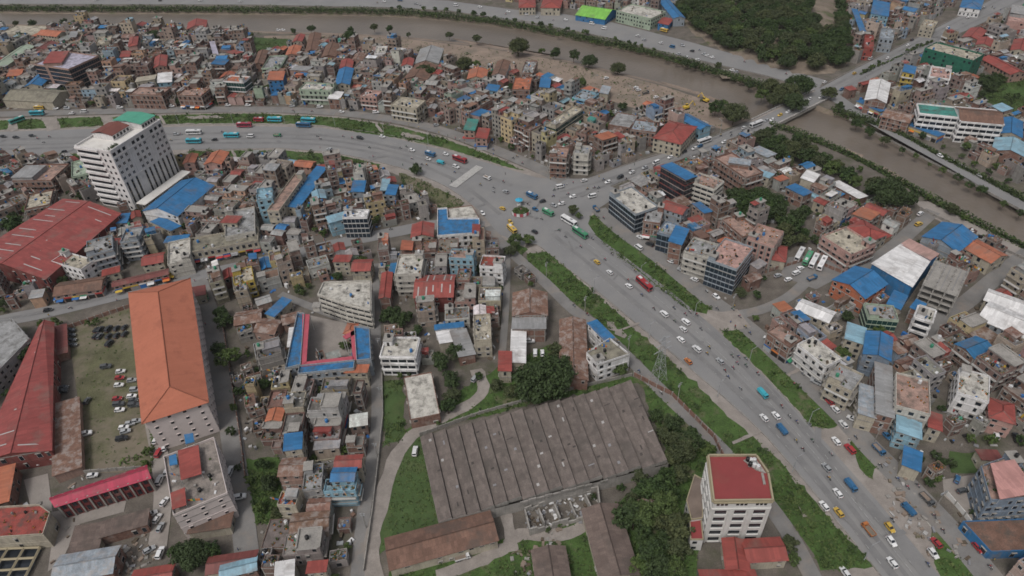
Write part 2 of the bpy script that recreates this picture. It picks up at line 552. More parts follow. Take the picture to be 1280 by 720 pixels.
# ---- wooded hill above the far bank
HILL = gp('842,-60 850,20 880,48 930,72 985,88 1040,92 1062,70 1050,20 1048,-60')
def hill_z(x, y):
    if not inside(x, y, HILL):
        return 0.0
    d = 1e9
    for i in range(len(HILL)):
        a, b_ = HILL[i], HILL[(i + 1) % len(HILL)]
        vx, vy = b_[0] - a[0], b_[1] - a[1]
        t = max(0, min(1, ((x - a[0]) * vx + (y - a[1]) * vy) / (vx * vx + vy * vy)))
        d = min(d, math.hypot(x - a[0] - vx * t, y - a[1] - vy * t))
    return 9.0 * (1 - math.exp(-d / 28.0))
x0, y0, x1, y1 = bbox(HILL)
mb = MB()
N = 34
G = [[(x0 + (x1 - x0) * i / N, y0 + (y1 - y0) * j / N) for i in range(N + 1)] for j in range(N + 1)]
for j in range(N):
    for i in range(N):
        q = [G[j][i], G[j][i + 1], G[j + 1][i + 1], G[j + 1][i]]
        mb.face([(x, y, hill_z(x, y) - 0.05) for x, y in q], 'mud')
mb.build('hill', kind='structure')
ROADS.append(ccw(HILL))

# ---- green strips, lots and yards (lowest sheets first)
def ragged(poly, amp):
    out = []
    for i in range(len(poly)):
        p, q = poly[i], poly[(i + 1) % len(poly)]
        L = math.hypot(q[0] - p[0], q[1] - p[1])
        k = max(1, min(60, int(L / 2.2)))
        for j in range(k):
            t = j / k
            out.append((p[0] + (q[0] - p[0]) * t + rng.gauss(0, amp), p[1] + (q[1] - p[1]) * t + rng.gauss(0, amp)))
    return out
def green(name, s, mat='scrub', keep=True):
    g = gp(s)
    if keep:
        ROADS.append(ccw(g))
    return sheet(name, ragged(g, 0.45), mat, keep=False)
GREEN = {}
def weeds(key, s, mat='scrub', dens=0.9, hgt=0.8, keep=True, name='verge'):
    green(name, s, mat, keep)
    GREEN[key] = (gp(s), dens * 1.7, hgt)
sheet('sandbank', gp('330,45 430,43 520,50 600,59 680,72 760,90 830,108 890,128 935,150 905,162 860,150 800,138 740,118 690,100 620,88 560,76 500,66 430,56 330,53'), 'sand')
sheet('roadside_dirt', gp('-80,151 0,148 130,144 320,140 420,145 500,157 560,172 620,195 690,224 690,232 620,210 560,190 480,171 400,161 330,160 130,163 0,167 -80,170'), 'shoulder')
sheet('roadside_dirt', gp('740,262 765,262 900,378 935,400 1000,455 1060,520 1110,575 1195,665 1245,735 1185,745 1168,716 1020,541 960,476 890,411 752,306 728,275'), 'shoulder')
sheet('roadside_dirt', gp('655,312 676,305 742,360 857,455 962,547 1104,722 1180,830 1150,830 1060,715 960,580 840,470 700,355'), 'shoulder')
sheet('roadside_dirt', gp('-80,194 100,189 240,185 350,183 420,189 500,207 560,231 602,262 628,292 660,300 655,312 620,300 590,266 545,240 490,216 420,197 350,190 100,196 -80,203'), 'shoulder')
weeds('north_median_a', '-80,153 0,151 12,150 8,162 -80,166')
weeds('north_median_b', '22,150 52,149 58,160 18,162')
weeds('north_median_c', '72,148 125,146 130,157 76,160')
weeds('north_median_d', '140,146 240,143 320,142 420,147 500,159 560,175 620,197 655,214 628,207 560,186 500,173 440,164 400,156 330,154 250,154 145,157')
weeds('south_verge', '235,189 350,188 420,193 475,206 462,213 420,206 350,203 240,200', 'scrub', 0.6)
weeds('south_verge_west', '-40,196 10,195 100,192 102,198 10,199 -40,202', 'scrub', 0.6)
weeds('junction_strip', '728,274 746,268 800,312 890,382 885,392 860,389 800,345 752,309', 'scrub', 0.8, 0.9)
weeds('road_strip', '892,407 925,402 985,455 1055,524 1045,535 1014,534 960,472', 'scrub', 0.8, 0.9)
weeds('road_strip_low', '1062,553 1085,552 1098,575 1090,600 1074,585', 'scrub', 0.5)
weeds('road_strip_corner', '1165,664 1182,668 1230,722 1250,760 1190,750 1172,715', 'scrub', 0.6)
weeds('wide_strip', '658,318 684,314 742,366 850,460 905,516 968,570 1008,616 1066,680 1090,708 1060,713 1030,713 1000,668 955,606 905,556 870,521 830,482 790,443 745,398 712,376 664,334', 'scrub', 0.9, 0.9)
weeds('island_green', '622,302 640,300 660,312 650,322 632,316', 'scrub', 0.9, 0.9)
weeds('vacant_lot', '498,216 532,227 581,253 577,259 553,262 528,246 505,232', 'meadow', 0.5, 0.7)
weeds('sand_lawn', '318,47 363,49 358,66 312,66', 'lawn', 0.5)
weeds('east_field', '1228,98 1300,88 1310,148 1262,150 1228,138', 'scrub', 1.0, 0.9)
weeds('tall_grass', '474,478 503,473 508,498 503,520 510,548 480,558', 'lawn', 1.4, 0.8)
green('lawn', '1186,564 1223,565 1222,591 1190,592', 'lawn')
weeds('factory_lawn', '508,556 527,546 552,652 590,648 486,676 474,700 472,650 486,600', 'lawn', 0.5, 0.25)
weeds('factory_yard', '486,716 560,702 640,668 700,660 760,640 800,720 860,740 480,760', 'scrub', 0.5, 0.6)
weeds('wood_floor', '600,470 690,430 735,482 790,470 850,500 900,560 880,600 870,730 790,730 770,630 840,585 800,478 690,500 610,520 560,530 520,545 505,540', 'scrub', 0.5, 0.7)
sheet('parking_ground', gp('84,412 165,384 186,500 192,590 104,592 98,500'), 'meadow')
weeds('vacant_green', '303,575 350,570 352,640 340,655 300,655', 'scrub', 1.6, 1.2)
sheet('courtyard_paving', gp('30,600 60,592 66,640 110,632 158,626 155,640 100,655 78,700 60,715 66,670 40,640'), 'pave')
sheet('school_yard', gp('386,394 432,404 440,414 440,448 384,452'), 'pave')
sheet('river_walk', gp('1142,252 1160,252 1210,275 1290,315 1350,345 1350,360 1280,330 1200,290 1165,272'), 'pave')
sheet('bus_yard', gp('985,322 1030,318 1062,340 1020,362 975,345'), 'lane')
sheet('car_park', gp('1178,600 1225,592 1232,640 1212,650 1180,620'), 'pave')
surf('pale_concrete', (0.33, 0.315, 0.28), 0.9, 0.12, 0.3, (0.2, 0.185, 0.16), 0.2, 0.5, 0.08, ws=True)
sheet('concrete_apron', gp('1124,603 1133,604 1185,668 1166,664'), 'pale_concrete', keep=False)

# ---- roads
sheet('ring_road', gp('-120,169 0,165 130,161 250,158 330,158 400,160 480,170 560,189 620,207 690,228 655,308 640,300 622,292 600,264 560,234 500,209 420,191 350,185 240,187 100,191 0,194 -120,199'), 'asphalt')
sheet('road_junction', gp('600,216 680,223 742,224 775,238 762,252 740,266 735,280 755,308 672,306 645,302 604,266'), 'asphalt')
sheet('ring_road', gp('700,262 752,305 800,345 890,410 960,475 1020,540 1095,625 1170,715 1265,835 1182,835 1102,720 960,547 857,455 742,360 670,305 660,285'), 'asphalt')
sheet('bridge_approach_road', gp('688,227 735,223 800,201 850,186 900,168 946,149 964,160 905,184 850,199 805,216 762,233 720,262'), 'asphalt')
sheet('avenue', gp('1012,117 1070,86 1120,61 1175,33 1245,-3 1360,-62 1440,-62 1290,0 1175,53 1090,98 1034,126'), 'asphalt')
sheet('riverside_road', gp('-300,-14 0,-8 320,-6 480,-3 560,1 640,12 700,17 760,27 860,52 960,80 1030,100 1022,114 960,95 860,72 760,47 640,25 560,13 480,9 320,6 0,5 -300,2'), 'asphalt')
strip('east_bank_road', '1036,116 1068,138 1125,170 1200,211 1280,257 1400,320', 10, 'asphalt')
strip('service_road', '-90,145 0,143 150,139 320,137 420,141 500,151 560,166 620,188 670,209 705,226', 9, 'lane')
strip('service_road', '748,262 776,288 823,322 884,372 925,402 960,432 1005,475 1050,518 1088,560 1140,613 1195,672 1245,732 1310,810', 8.5, 'lane')
strip('service_road', '608,284 635,312 680,352 715,386 745,408 790,452 830,492 870,530 905,565 950,618 985,665 1016,722 1040,760', 5.5, 'lane')
strip('market_road', '-90,425 0,402 60,390 160,366 250,345 330,327 430,303 500,289 548,281 605,283', 9, 'asphalt')
strip('hall_street', '248,350 263,395 273,450 287,530 297,600 305,660 314,745', 7.5, 'lane')
strip('village_lane', '468,330 469,385 470,450 472,520 465,580 455,640 446,735', 4.6, 'lane')
strip('side_lane', '350,368 400,388 466,413', 4.0, 'lane')
strip('dark_lane', '634,305 634,345 632,390 628,440', 3.0, 'lane')
strip('dirt_track', '596,462 604,490 572,514 522,538 492,578 474,640 464,690 474,745', 5.0, 'shoulder', rag=0.5)
strip('dirt_track', '545,722 595,702 632,684 650,668 700,668 735,655', 4.2, 'shoulder', rag=0.5)
strip('dirt_track', '640,690 636,660 632,640', 4.0, 'shoulder', rag=0.5)
strip('east_street', '1066,345 1100,322 1140,288 1166,264', 7, 'lane')
strip('east_street', '1150,425 1172,402 1205,380 1245,347 1290,312', 7, 'lane')
strip('east_lane', '905,396 950,388 985,372 1008,352', 5, 'lane')
strip('parking_lane', '186,500 198,560 204,620 196,690', 6, 'pave')
strip('verge_crossing', '15,149 18,164', 5, 'shoulder', False)
strip('verge_crossing', '64,147 66,163', 7, 'shoulder', False)
strip('road_link', '882,398 905,402 930,398', 12, 'shoulder')
# tyre-worn lanes, repair patches and trodden dirt
for s, w in (('-120,176 0,175 130,171 260,167 400,169 500,186 580,211 640,232', 2.6), ('-120,188 0,187 130,183 260,179 400,181 500,199 570,226 625,268', 2.6), ('-120,183 0,182 130,178 260,174 400,175 500,192 580,218', 1.6),
             ('690,292 780,366 868,440 966,536 1100,700 1170,790', 2.4), ('706,290 796,361 884,437 980,534 1118,702 1190,790', 1.7), ('722,284 810,352 900,428 998,532 1140,700 1215,790', 2.4), ('738,292 822,354 915,434 1012,540 1158,712', 1.6),
             ('700,240 760,224 850,190 945,153', 1.8), ('700,248 760,232 855,196 950,158', 1.8), ('1040,108 1175,38 1290,-20', 2.0), ('1040,118 1175,48 1290,-6', 2.0), ('-90,424 0,401 60,389 160,365 250,344', 2.2)):
    strip('tyre_worn_lane', s, w, 'asphalt_worn', False, 0.35)
for s, n in (('-60,168 400,163 600,212 640,260 600,262 500,206 350,183 -60,194', 14), ('690,285 760,308 890,412 1020,541 1165,712 1105,712 960,545 857,453', 18), ('640,235 735,230 740,262 700,290 650,290', 8), ('1040,116 1180,40 1250,6 1175,46', 8)):
    W = ccw(gp(s)); bb = bbox(W)
    k = 0
    while k < n:
        x, y = rng.uniform(bb[0], bb[2]), rng.uniform(bb[1], bb[3])
        if not inside(x, y, W):
            continue
        k += 1
        t, w_, l_ = rng.uniform(0, 3.14), rng.uniform(0.5, 2.2), rng.uniform(1.5, 8)
        cc = [(x + math.cos(t) * u * l_ / 2 - math.sin(t) * v * w_ / 2, y + math.sin(t) * u * l_ / 2 + math.cos(t) * v * w_ / 2) for u, v in ((-1, -1), (1, -1), (1, 1), (-1, 1))]
        sheet('road_patch', ragged(cc, 0.12), 'asphalt_patch' if rng.random() < 0.6 else 'asphalt_worn', keep=False)
for s, w in (('820,328 832,338', 1.2), ('985,470 1000,462', 1.2), ('770,415 800,404', 1.0), ('915,555 950,540', 1.0), ('200,145 206,156', 1.8), ('470,156 478,166', 1.8), ('290,188 296,200', 1.6)):
    strip('trodden_path', s, w, 'shoulder', False, 0.3)
for s in ('230,146 270,145 280,148 240,150', '500,166 530,173 526,177 505,171', '760,400 782,420 777,422 756,404', '1000,632 1012,646 1006,648 996,636'):
    sheet('bare_patch', ragged(gp(s), 0.7), 'shoulder', keep=False)
for s in ('560,47 610,55 660,63 700,71 690,71 640,63 580,53', '1060,186 1100,206 1140,228 1130,229 1090,207 1056,188', '820,100 860,111 900,124 890,126 850,113'):
    mb = MB(); mb.face([(x, y, WZ + 0.06) for x, y in ccw(ragged(gp(s, WZ), 0.8))], 'sand'); mb.build('silt_bar', kind='structure')
ZTOP = nz() + 0.02

# ---- painted markings
mb = MB()
def dashes(s, n, width, on=0.5, z=ZTOP):
    l = smooth(gp(s), 10)
    cum = [0]
    for i in range(len(l) - 1):
        cum.append(cum[-1] + math.hypot(l[i + 1][0] - l[i][0], l[i + 1][1] - l[i][1]))
    def pos(t):
        t = max(0, min(cum[-1] - 1e-6, t))
        for i in range(len(l) - 1):
            if cum[i + 1] >= t:
                k = (t - cum[i]) / (cum[i + 1] - cum[i] or 1)
                return (l[i][0] + (l[i + 1][0] - l[i][0]) * k, l[i][1] + (l[i + 1][1] - l[i][1]) * k)
        return l[-1]
    step = cum[-1] / n
    for k in range(n):
        a, b_ = pos(k * step), pos(k * step + step * on)
        fr, L = frame(a, b_)
        (ox, oy), (ex, ey), (nx, ny) = fr
        w = width / 2
        mb.face([(ox + nx * w, oy + ny * w, z), (ox + ex * L + nx * w, oy + ey * L + ny * w, z), (ox + ex * L - nx * w, oy + ey * L - ny * w, z), (ox - nx * w, oy - ny * w, z)], 'marking')
dashes('712,288 800,356 888,432 985,530 1130,705 1200,800', 60, 0.16, 0.96)
dashes('690,300 780,372 870,446 968,542 1110,718', 40, 0.15, 0.35)
dashes('735,290 820,356 915,440 1010,545 1150,720', 40, 0.15, 0.35)
dashes('-60,181 100,176 260,172 400,173 500,190 580,216', 60, 0.16, 0.96)
dashes('-60,174 100,168 260,165 400,166 520,185', 40, 0.15, 0.35)
dashes('760,226 850,193 945,156', 30, 0.15, 0.9)
dashes('1040,112 1175,43 1290,-12', 40, 0.15, 0.9)
dashes('0,402 60,390 160,367 250,346', 30, 0.15, 0.5)
mb.build('road_markings', kind='structure')
surf('zebra', (0.46, 0.45, 0.43), 0.8, 0.15, 0.6, (0.25, 0.24, 0.23), 0.8, 0.6, 0.1, ws=True)
# zebra crossing in front of the junction
a, b_ = at(566, 234), at(601, 208)
fr, L = frame(a, b_)
mb = MB()
n = int(L / 1.1)
(ox, oy), (ex, ey), (nx, ny) = fr
for i in range(n):
    t0, t1 = i * 1.1, i * 1.1 + 0.8
    mb.face([(ox + ex * t + nx * d, oy + ey * t + ny * d, ZTOP + 0.012) for t, d in ((t0, 2.6), (t1, 2.6), (t1, -2.6), (t0, -2.6))], 'zebra')
mb.build('zebra_crossing', kind='structure')

# ---- kerbs
def kerb(s, w=0.35, h=0.16):
    l = smooth(gp(s), 3)
    o = offset(l, w)
    mb = MB()
    for i in range(len(l) - 1):
        c = ccw([l[i], l[i + 1], o[i + 1], o[i]])
        mb.hexa([(x, y, 0) for x, y in c] + [(x, y, h + 0.1) for x, y in c], 'stone')
    mb.build('kerb', kind='structure')
kerb('752,307 800,346 890,412'); kerb('890,411 960,476 1020,541')
kerb('674,308 742,362 857,457 960,549 1102,722'); kerb('145,158 250,156 330,156 400,158 480,168 560,187 628,209')
kerb('240,188 350,187 420,192 500,210 560,235 600,265'); kerb('76,161 128,159'); kerb('0,164 12,163')
kerb('737,224 800,200 850,185 900,167 944,149'); kerb('764,234 805,217 850,200 905,185 960,162')
kerb('1014,115 1070,85 1120,60 1175,32 1245,-4'); kerb('1036,126 1090,99 1175,54 1290,1')
kerb('0,6 320,7 480,10 560,14 640,26 760,48 860,73 960,96 1018,115')

# ---- bridge over the river
ba, bb = at(953, 155), at(1026, 119)
fr, L = frame(ba, bb)
bridge = link('bridge', None, None, loc=(*ba, 0), rz=math.atan2(bb[1] - ba[1], bb[0] - ba[0]), label='grey concrete road bridge crossing the brown river on piers', category='bridge')
BW = 7.2
mb = MB(); mb.box(-2, L + 2, -BW, BW, -1.1, 0.42, 'pale_concrete', 'asphalt'); mb.build('deck', bridge)
for s in (-1, 1):
    mb = MB()
    mb.box(-2, L + 2, s * BW - 0.22, s * BW + 0.22, 0.42, 0.75, 'stone')
    k = int(L / 2.5)
    for i in range(k + 1):
        mb.box(i * L / k - 0.12, i * L / k + 0.12, s * BW - 0.12, s * BW + 0.12, 0.75, 1.5, 'white')
    mb.box(-2, L + 2, s * BW - 0.1, s * BW + 0.1, 1.5, 1.68, 'white')
    mb.box(-2, L + 2, s * BW - 0.06, s * BW + 0.06, 1.08, 1.18, 'white')
    mb.build('railing', bridge, kind='stuff')
    mb = MB(); mb.box(-2, L + 2, s * (BW - 1.0) - 0.75, s * (BW - 1.0) + 0.75, 0.43, 0.6, 'pave'); mb.build('footway', bridge)
for i in range(1, 4):
    x = L * i / 4
    mb = MB(); mb.box(x - 0.9, x + 0.9, -BW + 0.6, BW - 0.6, -1.9, -1.1, 'pale_concrete')
    for yy in (-BW + 2.2, 0, BW - 2.2):
        mb.cyl(x, yy, -5, -1.9, 0.85, 12, 'pale_concrete')
    mb.build('pier', bridge)
for x in (-1.5, L + 1.5):
    mb = MB(); mb.box(x - 1.2, x + 1.2, -BW + 0.3, BW - 0.3, -4, -1.1, 'stone'); mb.build('abutment', bridge)

# ================================================================== BUILDINGS
for k, c in (('sign_red', (0.36, 0.04, 0.04)), ('sign_blue', (0.03, 0.12, 0.32)), ('sign_yellow', (0.5, 0.34, 0.05)), ('sign_green', (0.04, 0.22, 0.12)), ('sign_white', (0.55, 0.55, 0.55)), ('sign_orange', (0.5, 0.16, 0.04)), ('sign_grey', (0.2, 0.2, 0.21))):
    surf(k, c, 0.7, 0.15, 0.8)
SIGNS = ['sign_red', 'sign_blue', 'sign_yellow', 'sign_green', 'sign_white', 'sign_white', 'sign_orange', 'sign_grey', 'sign_grey']
surf('tank_black', (0.015, 0.015, 0.016), 0.45, 0.1, 1.0)
surf('tank_blue', (0.03, 0.14, 0.33), 0.45, 0.1, 1.0)
surf('tank_green', (0.04, 0.20, 0.12), 0.45, 0.1, 1.0)
surf('tank_white', (0.5, 0.5, 0.5), 0.45, 0.1, 1.0)

PAL = {'B': (0.030, 0.135, 0.29), 'R': (0.245, 0.058, 0.048), 'O': (0.36, 0.125, 0.07), 'D': (0.155, 0.048, 0.042), 'W': (0.60, 0.59, 0.585), 'G': (0.25, 0.25, 0.25),
       'N': (0.15, 0.088, 0.066), 'T': (0.05, 0.20, 0.17), 'P': (0.38, 0.24, 0.21), 'C': (0.36, 0.325, 0.26), 'K': (0.20, 0.185, 0.145), 'L': (0.21, 0.345, 0.42),
       'Y': (0.45, 0.34, 0.08), 'M': (0.33, 0.02, 0.055), 'S': (0.17, 0.098, 0.072), 'E': (0.17, 0.40, 0.07), 'A': (0.13, 0.098, 0.085), 'U': (0.30, 0.20, 0.165),
       'V': (0.35, 0.33, 0.40), 'H': (0.25, 0.28, 0.31), 'I': (0.17, 0.21, 0.26), 'X': (0.185, 0.105, 0.082), 'J': (0.30, 0.36, 0.28), 'Q': (0.03, 0.13, 0.085), 'F': (0.42, 0.40, 0.36)}
ROOFWORD = {'B': 'blue', 'R': 'red', 'O': 'orange', 'D': 'dark red', 'W': 'white', 'G': 'grey', 'N': 'brown', 'T': 'teal', 'P': 'pink', 'C': 'cream', 'K': 'khaki', 'L': 'pale blue', 'Y': 'yellow',
            'M': 'crimson', 'S': 'rusty', 'E': 'lime green', 'A': 'dull brown', 'U': 'tan', 'V': 'lilac', 'H': 'grey', 'I': 'slate', 'X': 'brick', 'J': 'mint', 'Q': 'green', 'F': 'off-white'}
STOREY = {1: 'one-storey', 2: 'two-storey', 3: 'three-storey', 4: 'four-storey', 5: 'five-storey', 6: 'six-storey', 7: 'seven-storey', 8: 'eight-storey', 9: 'nine-storey', 10: 'ten-storey', 11: 'eleven-storey'}

THINGS = []     # everything that gets an automatic label: [object, description, px, py, kind word]
FOOT = []       # footprints (polygon, samples, bbox) of what is built
COVER = []      # photo points of landmark roofs that nothing may hide: (px, py, depth)

def tank_mesh(mat):
    mb = MB()
    for k in range(4):
        mb.cyl(0, 0, 0.1 + k * 0.32, 0.1 + k * 0.32 + 0.26, 0.62, 10, mat)
        mb.cyl(0, 0, 0.1 + k * 0.32 + 0.26, 0.1 + k * 0.32 + 0.32, 0.58, 10, mat)
    mb.cyl(0, 0, 1.38, 1.62, 0.62, 10, mat, 0.22)
    mb.cyl(0, 0, 1.62, 1.72, 0.22, 8, mat)
    mb.box(-0.6, 0.6, -0.6, 0.6, 0.0, 0.1, 'concrete')
    return mb.mesh('water_tank')
TANKS = {k: tank_mesh('tank_' + k) for k in ('black', 'blue', 'green', 'white')}

def leaf_quad(mb, x, y, z, s, r, mat='leaf', up=0.3):
    n = Vector((r.gauss(0, 1), r.gauss(0, 1), abs(r.gauss(0, 1)) + up)).normalized()
    a = n.orthogonal().normalized()
    t = r.uniform(0, 6.28)
    b_ = n.cross(a)
    u = (a * math.cos(t) + b_ * math.sin(t)) * s
    w = (b_ * math.cos(t) - a * math.sin(t)) * s * r.uniform(0.5, 0.9)
    p = Vector((x, y, z))
    mb.face([tuple(p - u), tuple(p - w), tuple(p + u), tuple(p + w)], mat)

def facade(mw, mg, ms, fr, L, zb, fh, floors, style, r, lod, wall='paint'):
    """windows, ledges, balconies, shops of one outer wall; mw walls' mesh, mg glazing, ms signs"""
    if L < 1.6 or style == 'none':
        return
    n = max(1, int(L / r.uniform(2.6, 3.3)))
    ww = min(1.7, L / n * 0.55)
    glass = 'glass'
    for k in range(floors):
        z = zb + k * fh
        st = style
        if style == 'shop':
            if k == 0:
                m = max(1, int(L / 3.4))
                s = L / m
                for i in range(m):
                    mg.obox(fr, i * s + 0.3, (i + 1) * s - 0.3, z + 0.1, z + 2.3, -0.05, 0.03, r.choice(['dark', 'dark', 'dark', 'sign_grey', 'sign_blue', 'metal']))
                    if ms is not None:
                        ms.obox(fr, i * s + 0.15, (i + 1) * s - 0.15, z + 2.4, z + 3.05, 0.0, 0.16, r.choice(SIGNS))
                        if r.random() < 0.35:
                            (ox, oy), (ex, ey), (nx, ny) = fr
                            a0, a1 = i * s + 0.2, (i + 1) * s - 0.2
                            q = [(ox + ex * a + nx * d, oy + ey * a + ny * d, zz) for a, d, zz in ((a0, 0.1, z + 2.4), (a1, 0.1, z + 2.4), (a1, 1.7, z + 2.1), (a0, 1.7, z + 2.1))]
                            ms.face(q, r.choice(SIGNS))
                continue
            st = 'win'
        if st in ('win', 'balc', 'few'):
            s = L / n
            for i in range(n):
                if r.random() < (0.6 if st == 'few' else 0.13):
                    continue
                a = (i + 0.5) * s
                w = ww * r.uniform(0.5, 1.0) / 2
                zt = z + fh * 0.78
                if lod == 0:
                    mw.obox(fr, a - w - 0.1, a + w + 0.1, z + 0.85, zt + 0.08, -0.02, 0.05, 'white' if r.random() < 0.5 else 'concrete')
                mg.obox(fr, a - w, a + w, z + 0.95, zt, -0.02, 0.09, glass)
                if lod == 0 and r.random() < 0.7:
                    mw.obox(fr, a - w - 0.2, a + w + 0.2, zt + 0.12, zt + 0.2, -0.05, 0.5, 'concrete')
            if st == 'balc' and k > 0:
                mw.obox(fr, 0.2, L - 0.2, z - 0.12, z + 0.06, -0.05, 1.15, 'concrete')
                mw.obox(fr, 0.2, L - 0.2, z + 0.062, z + 0.85, 1.03, 1.12, wall if r.random() < 0.5 else 'white')
        elif st == 'small':
            m = max(1, int(L / 4.2))
            for i in range(m):
                a = (i + 0.5) * L / m
                mg.obox(fr, a - 0.55, a + 0.55, z + 1.1, z + 2.2, -0.02, 0.05, glass)
                mw.obox(fr, a - 0.7, a + 0.7, z + 2.3, z + 2.42, -0.02, 0.3, wall)
        elif st == 'band':
            mg.obox(fr, 0.35, L - 0.35, z + 0.95, z + fh * 0.8, -0.02, 0.05, glass)
            mw.obox(fr, 0.05, L - 0.05, z + fh * 0.84, z + fh + 0.42, -0.05, 0.5, wall)
            m = max(1, int(L / 3.2))
            for i in range(m + 1):
                a = min(max(0.2, i * L / m), L - 0.2)
                mw.obox(fr, a - 0.22, a + 0.22, z, z + fh * 0.82, -0.03, 0.1, wall)
        elif st in ('glass', 'glassb', 'glassg'):
            gm = {'glass': 'glass', 'glassb': 'glass_blue', 'glassg': 'glass_green'}[st]
            m = max(1, int(L / 1.9))
            for i in range(m):
                mg.obox(fr, i * L / m + 0.08, (i + 1) * L / m - 0.08, z + 0.35, z + fh - 0.12, -0.02, 0.08, gm)
        elif st == 'pil':
            m = max(1, int(L / 3.0))
            for i in range(m + 1):
                a = min(max(0.25, i * L / m), L - 0.25)
                mw.obox(fr, a - 0.25, a + 0.25, z, z + fh, -0.03, 0.35, 'concrete')
            for i in range(m):
                mg.obox(fr, (i + 0.5) * L / m - 0.6, (i + 0.5) * L / m + 0.6, z + 0.8, z + fh * 0.8, -0.02, 0.07, glass)

def roof_panels(root, p, z, kind, rise, color, mat, over=0.45, skylights=0, r=None, capcol=None):
    """pitched roofs over a four-cornered outline p (local, ccw): gable, hip or shed; each slope a part"""
    l0 = math.hypot(p[1][0] - p[0][0], p[1][1] - p[0][1])
    l1 = math.hypot(p[2][0] - p[1][0], p[2][1] - p[1][1])
    if l0 < l1:
        p = p[1:] + p[:1]           # edge 0-1 is a long side
        l0, l1 = l1, l0
    c = cen(p)
    q = []
    for i in range(4):
        a, b_, d = p[i - 1], p[i], p[(i + 1) % 4]
        e1 = Vector((b_[0] - a[0], b_[1] - a[1])).normalized(); e2 = Vector((b_[0] - d[0], b_[1] - d[1])).normalized()
        v = Vector(b_) + e1 * over + e2 * over
        q.append((v.x, v.y))
    ze = z - over * rise / max(1.0, min(l0, l1) / 2) if kind != 'shed' else z
    e = lambda i: (q[i][0], q[i][1], ze)
    slopes, ridges = [], []
    if kind == 'shed':
        slopes = [[(q[0][0], q[0][1], z), (q[1][0], q[1][1], z), (q[2][0], q[2][1], z + rise), (q[3][0], q[3][1], z + rise)]]
    else:
        mA = ((q[0][0] + q[3][0]) / 2, (q[0][1] + q[3][1]) / 2)
        mB = ((q[1][0] + q[2][0]) / 2, (q[1][1] + q[2][1]) / 2)
        if kind == 'hip':
            Lr = math.hypot(mB[0] - mA[0], mB[1] - mA[1])
            t = min(0.45, min(l0, l1) * 0.5 / Lr)
            mA, mB = (mA[0] + (mB[0] - mA[0]) * t, mA[1] + (mB[1] - mA[1]) * t), (mB[0] + (mA[0] - mB[0]) * t, mB[1] + (mA[1] - mB[1]) * t)
        A, B = (*mA, z + rise), (*mB, z + rise)
        slopes = [[e(0), e(1), B, A], [e(2), e(3), A, B]]
        ridges = [(A, B)]
        if kind == 'hip':
            slopes += [[e(1), e(2), B], [e(3), e(0), A]]
            ridges += [(A, e(0)), (A, e(3)), (B, e(1)), (B, e(2))]
    for s in slopes:
        mb = MB()
        n = len(s)
        low = [(x, y, zz - 0.12) for x, y, zz in s]
        mb.face(s, mat)
        mb.face(list(reversed(low)), mat)
        for i in range(n):
            j = (i + 1) % n
            mb.face([low[i], low[j], s[j], s[i]], mat)
        o = mb.build('roof_slope', root, color)
        if skylights and r and n == 4:
            mb = MB()
            for k in range(skylights):
                u0 = (k + r.uniform(0.25, 0.7)) / skylights
                t0, t1 = r.uniform(0.05, 0.4), r.uniform(0.6, 0.95)
                du = 0.28 / max(4.0, l0)
                def P(u, t):
                    a = Vector(s[0]).lerp(Vector(s[1]), u); b2 = Vector(s[3]).lerp(Vector(s[2]), u)
                    w = a.lerp(b2, t); return (w.x, w.y, w.z + 0.05)
                mb.face([P(u0 - du, t0), P(u0 + du, t0), P(u0 + du, t1), P(u0 - du, t1)], 'sheet_pale')
            mb.build('skylight_strips', o, kind='stuff')
    for a, b_ in ridges:
        mb = MB()
        mb.bar((a[0], a[1], a[2] + 0.05), (b_[0], b_[1], b_[2] + 0.05), 0.22, mat)
        mb.build('ridge_cap', root, capcol or tuple(x * 0.6 for x in color))
    walls = MB()
    if kind == 'gable':
        for i, j in ((1, 2), (3, 0)):
            a, b_ = p[i], p[j]
            walls.face([(a[0], a[1], z - 0.05), (b_[0], b_[1], z - 0.05), ((a[0] + b_[0]) / 2, (a[1] + b_[1]) / 2, z + rise * 0.96)], 'paint')
    if kind == 'shed':
        walls.face([(p[1][0], p[1][1], z - 0.05), (p[2][0], p[2][1], z - 0.05), (p[2][0], p[2][1], z + rise)], 'paint')
        walls.face([(p[3][0], p[3][1], z - 0.05), (p[0][0], p[0][1], z - 0.05), (p[3][0], p[3][1], z + rise)], 'paint')
        walls.face([(p[2][0], p[2][1], z - 0.05), (p[3][0], p[3][1], z - 0.05), (p[3][0], p[3][1], z + rise), (p[2][0], p[2][1], z + rise)], 'paint')
    return walls
surf('sheet_pale', (0.33, 0.32, 0.31), 0.6, 0.2, 0.5)

def cover_pts(poly, h):
    c = cen(poly)
    cx, cy, d = proj(c[0], c[1], h)
    COVER.append((cx, cy, d))
    for x, y in poly:
        px, py, dd = proj(c[0] + (x - c[0]) * 0.6, c[1] + (y - c[1]) * 0.6, h)
        COVER.append((px, py, dd))

def add_foot(poly, grow=0.0):
    if grow:
        c = cen(poly)
        poly = [(c[0] + (x - c[0]) * (1 + grow), c[1] + (y - c[1]) * (1 + grow)) for x, y in poly]
    FOOT.append((poly, samples(poly), bbox(poly)))

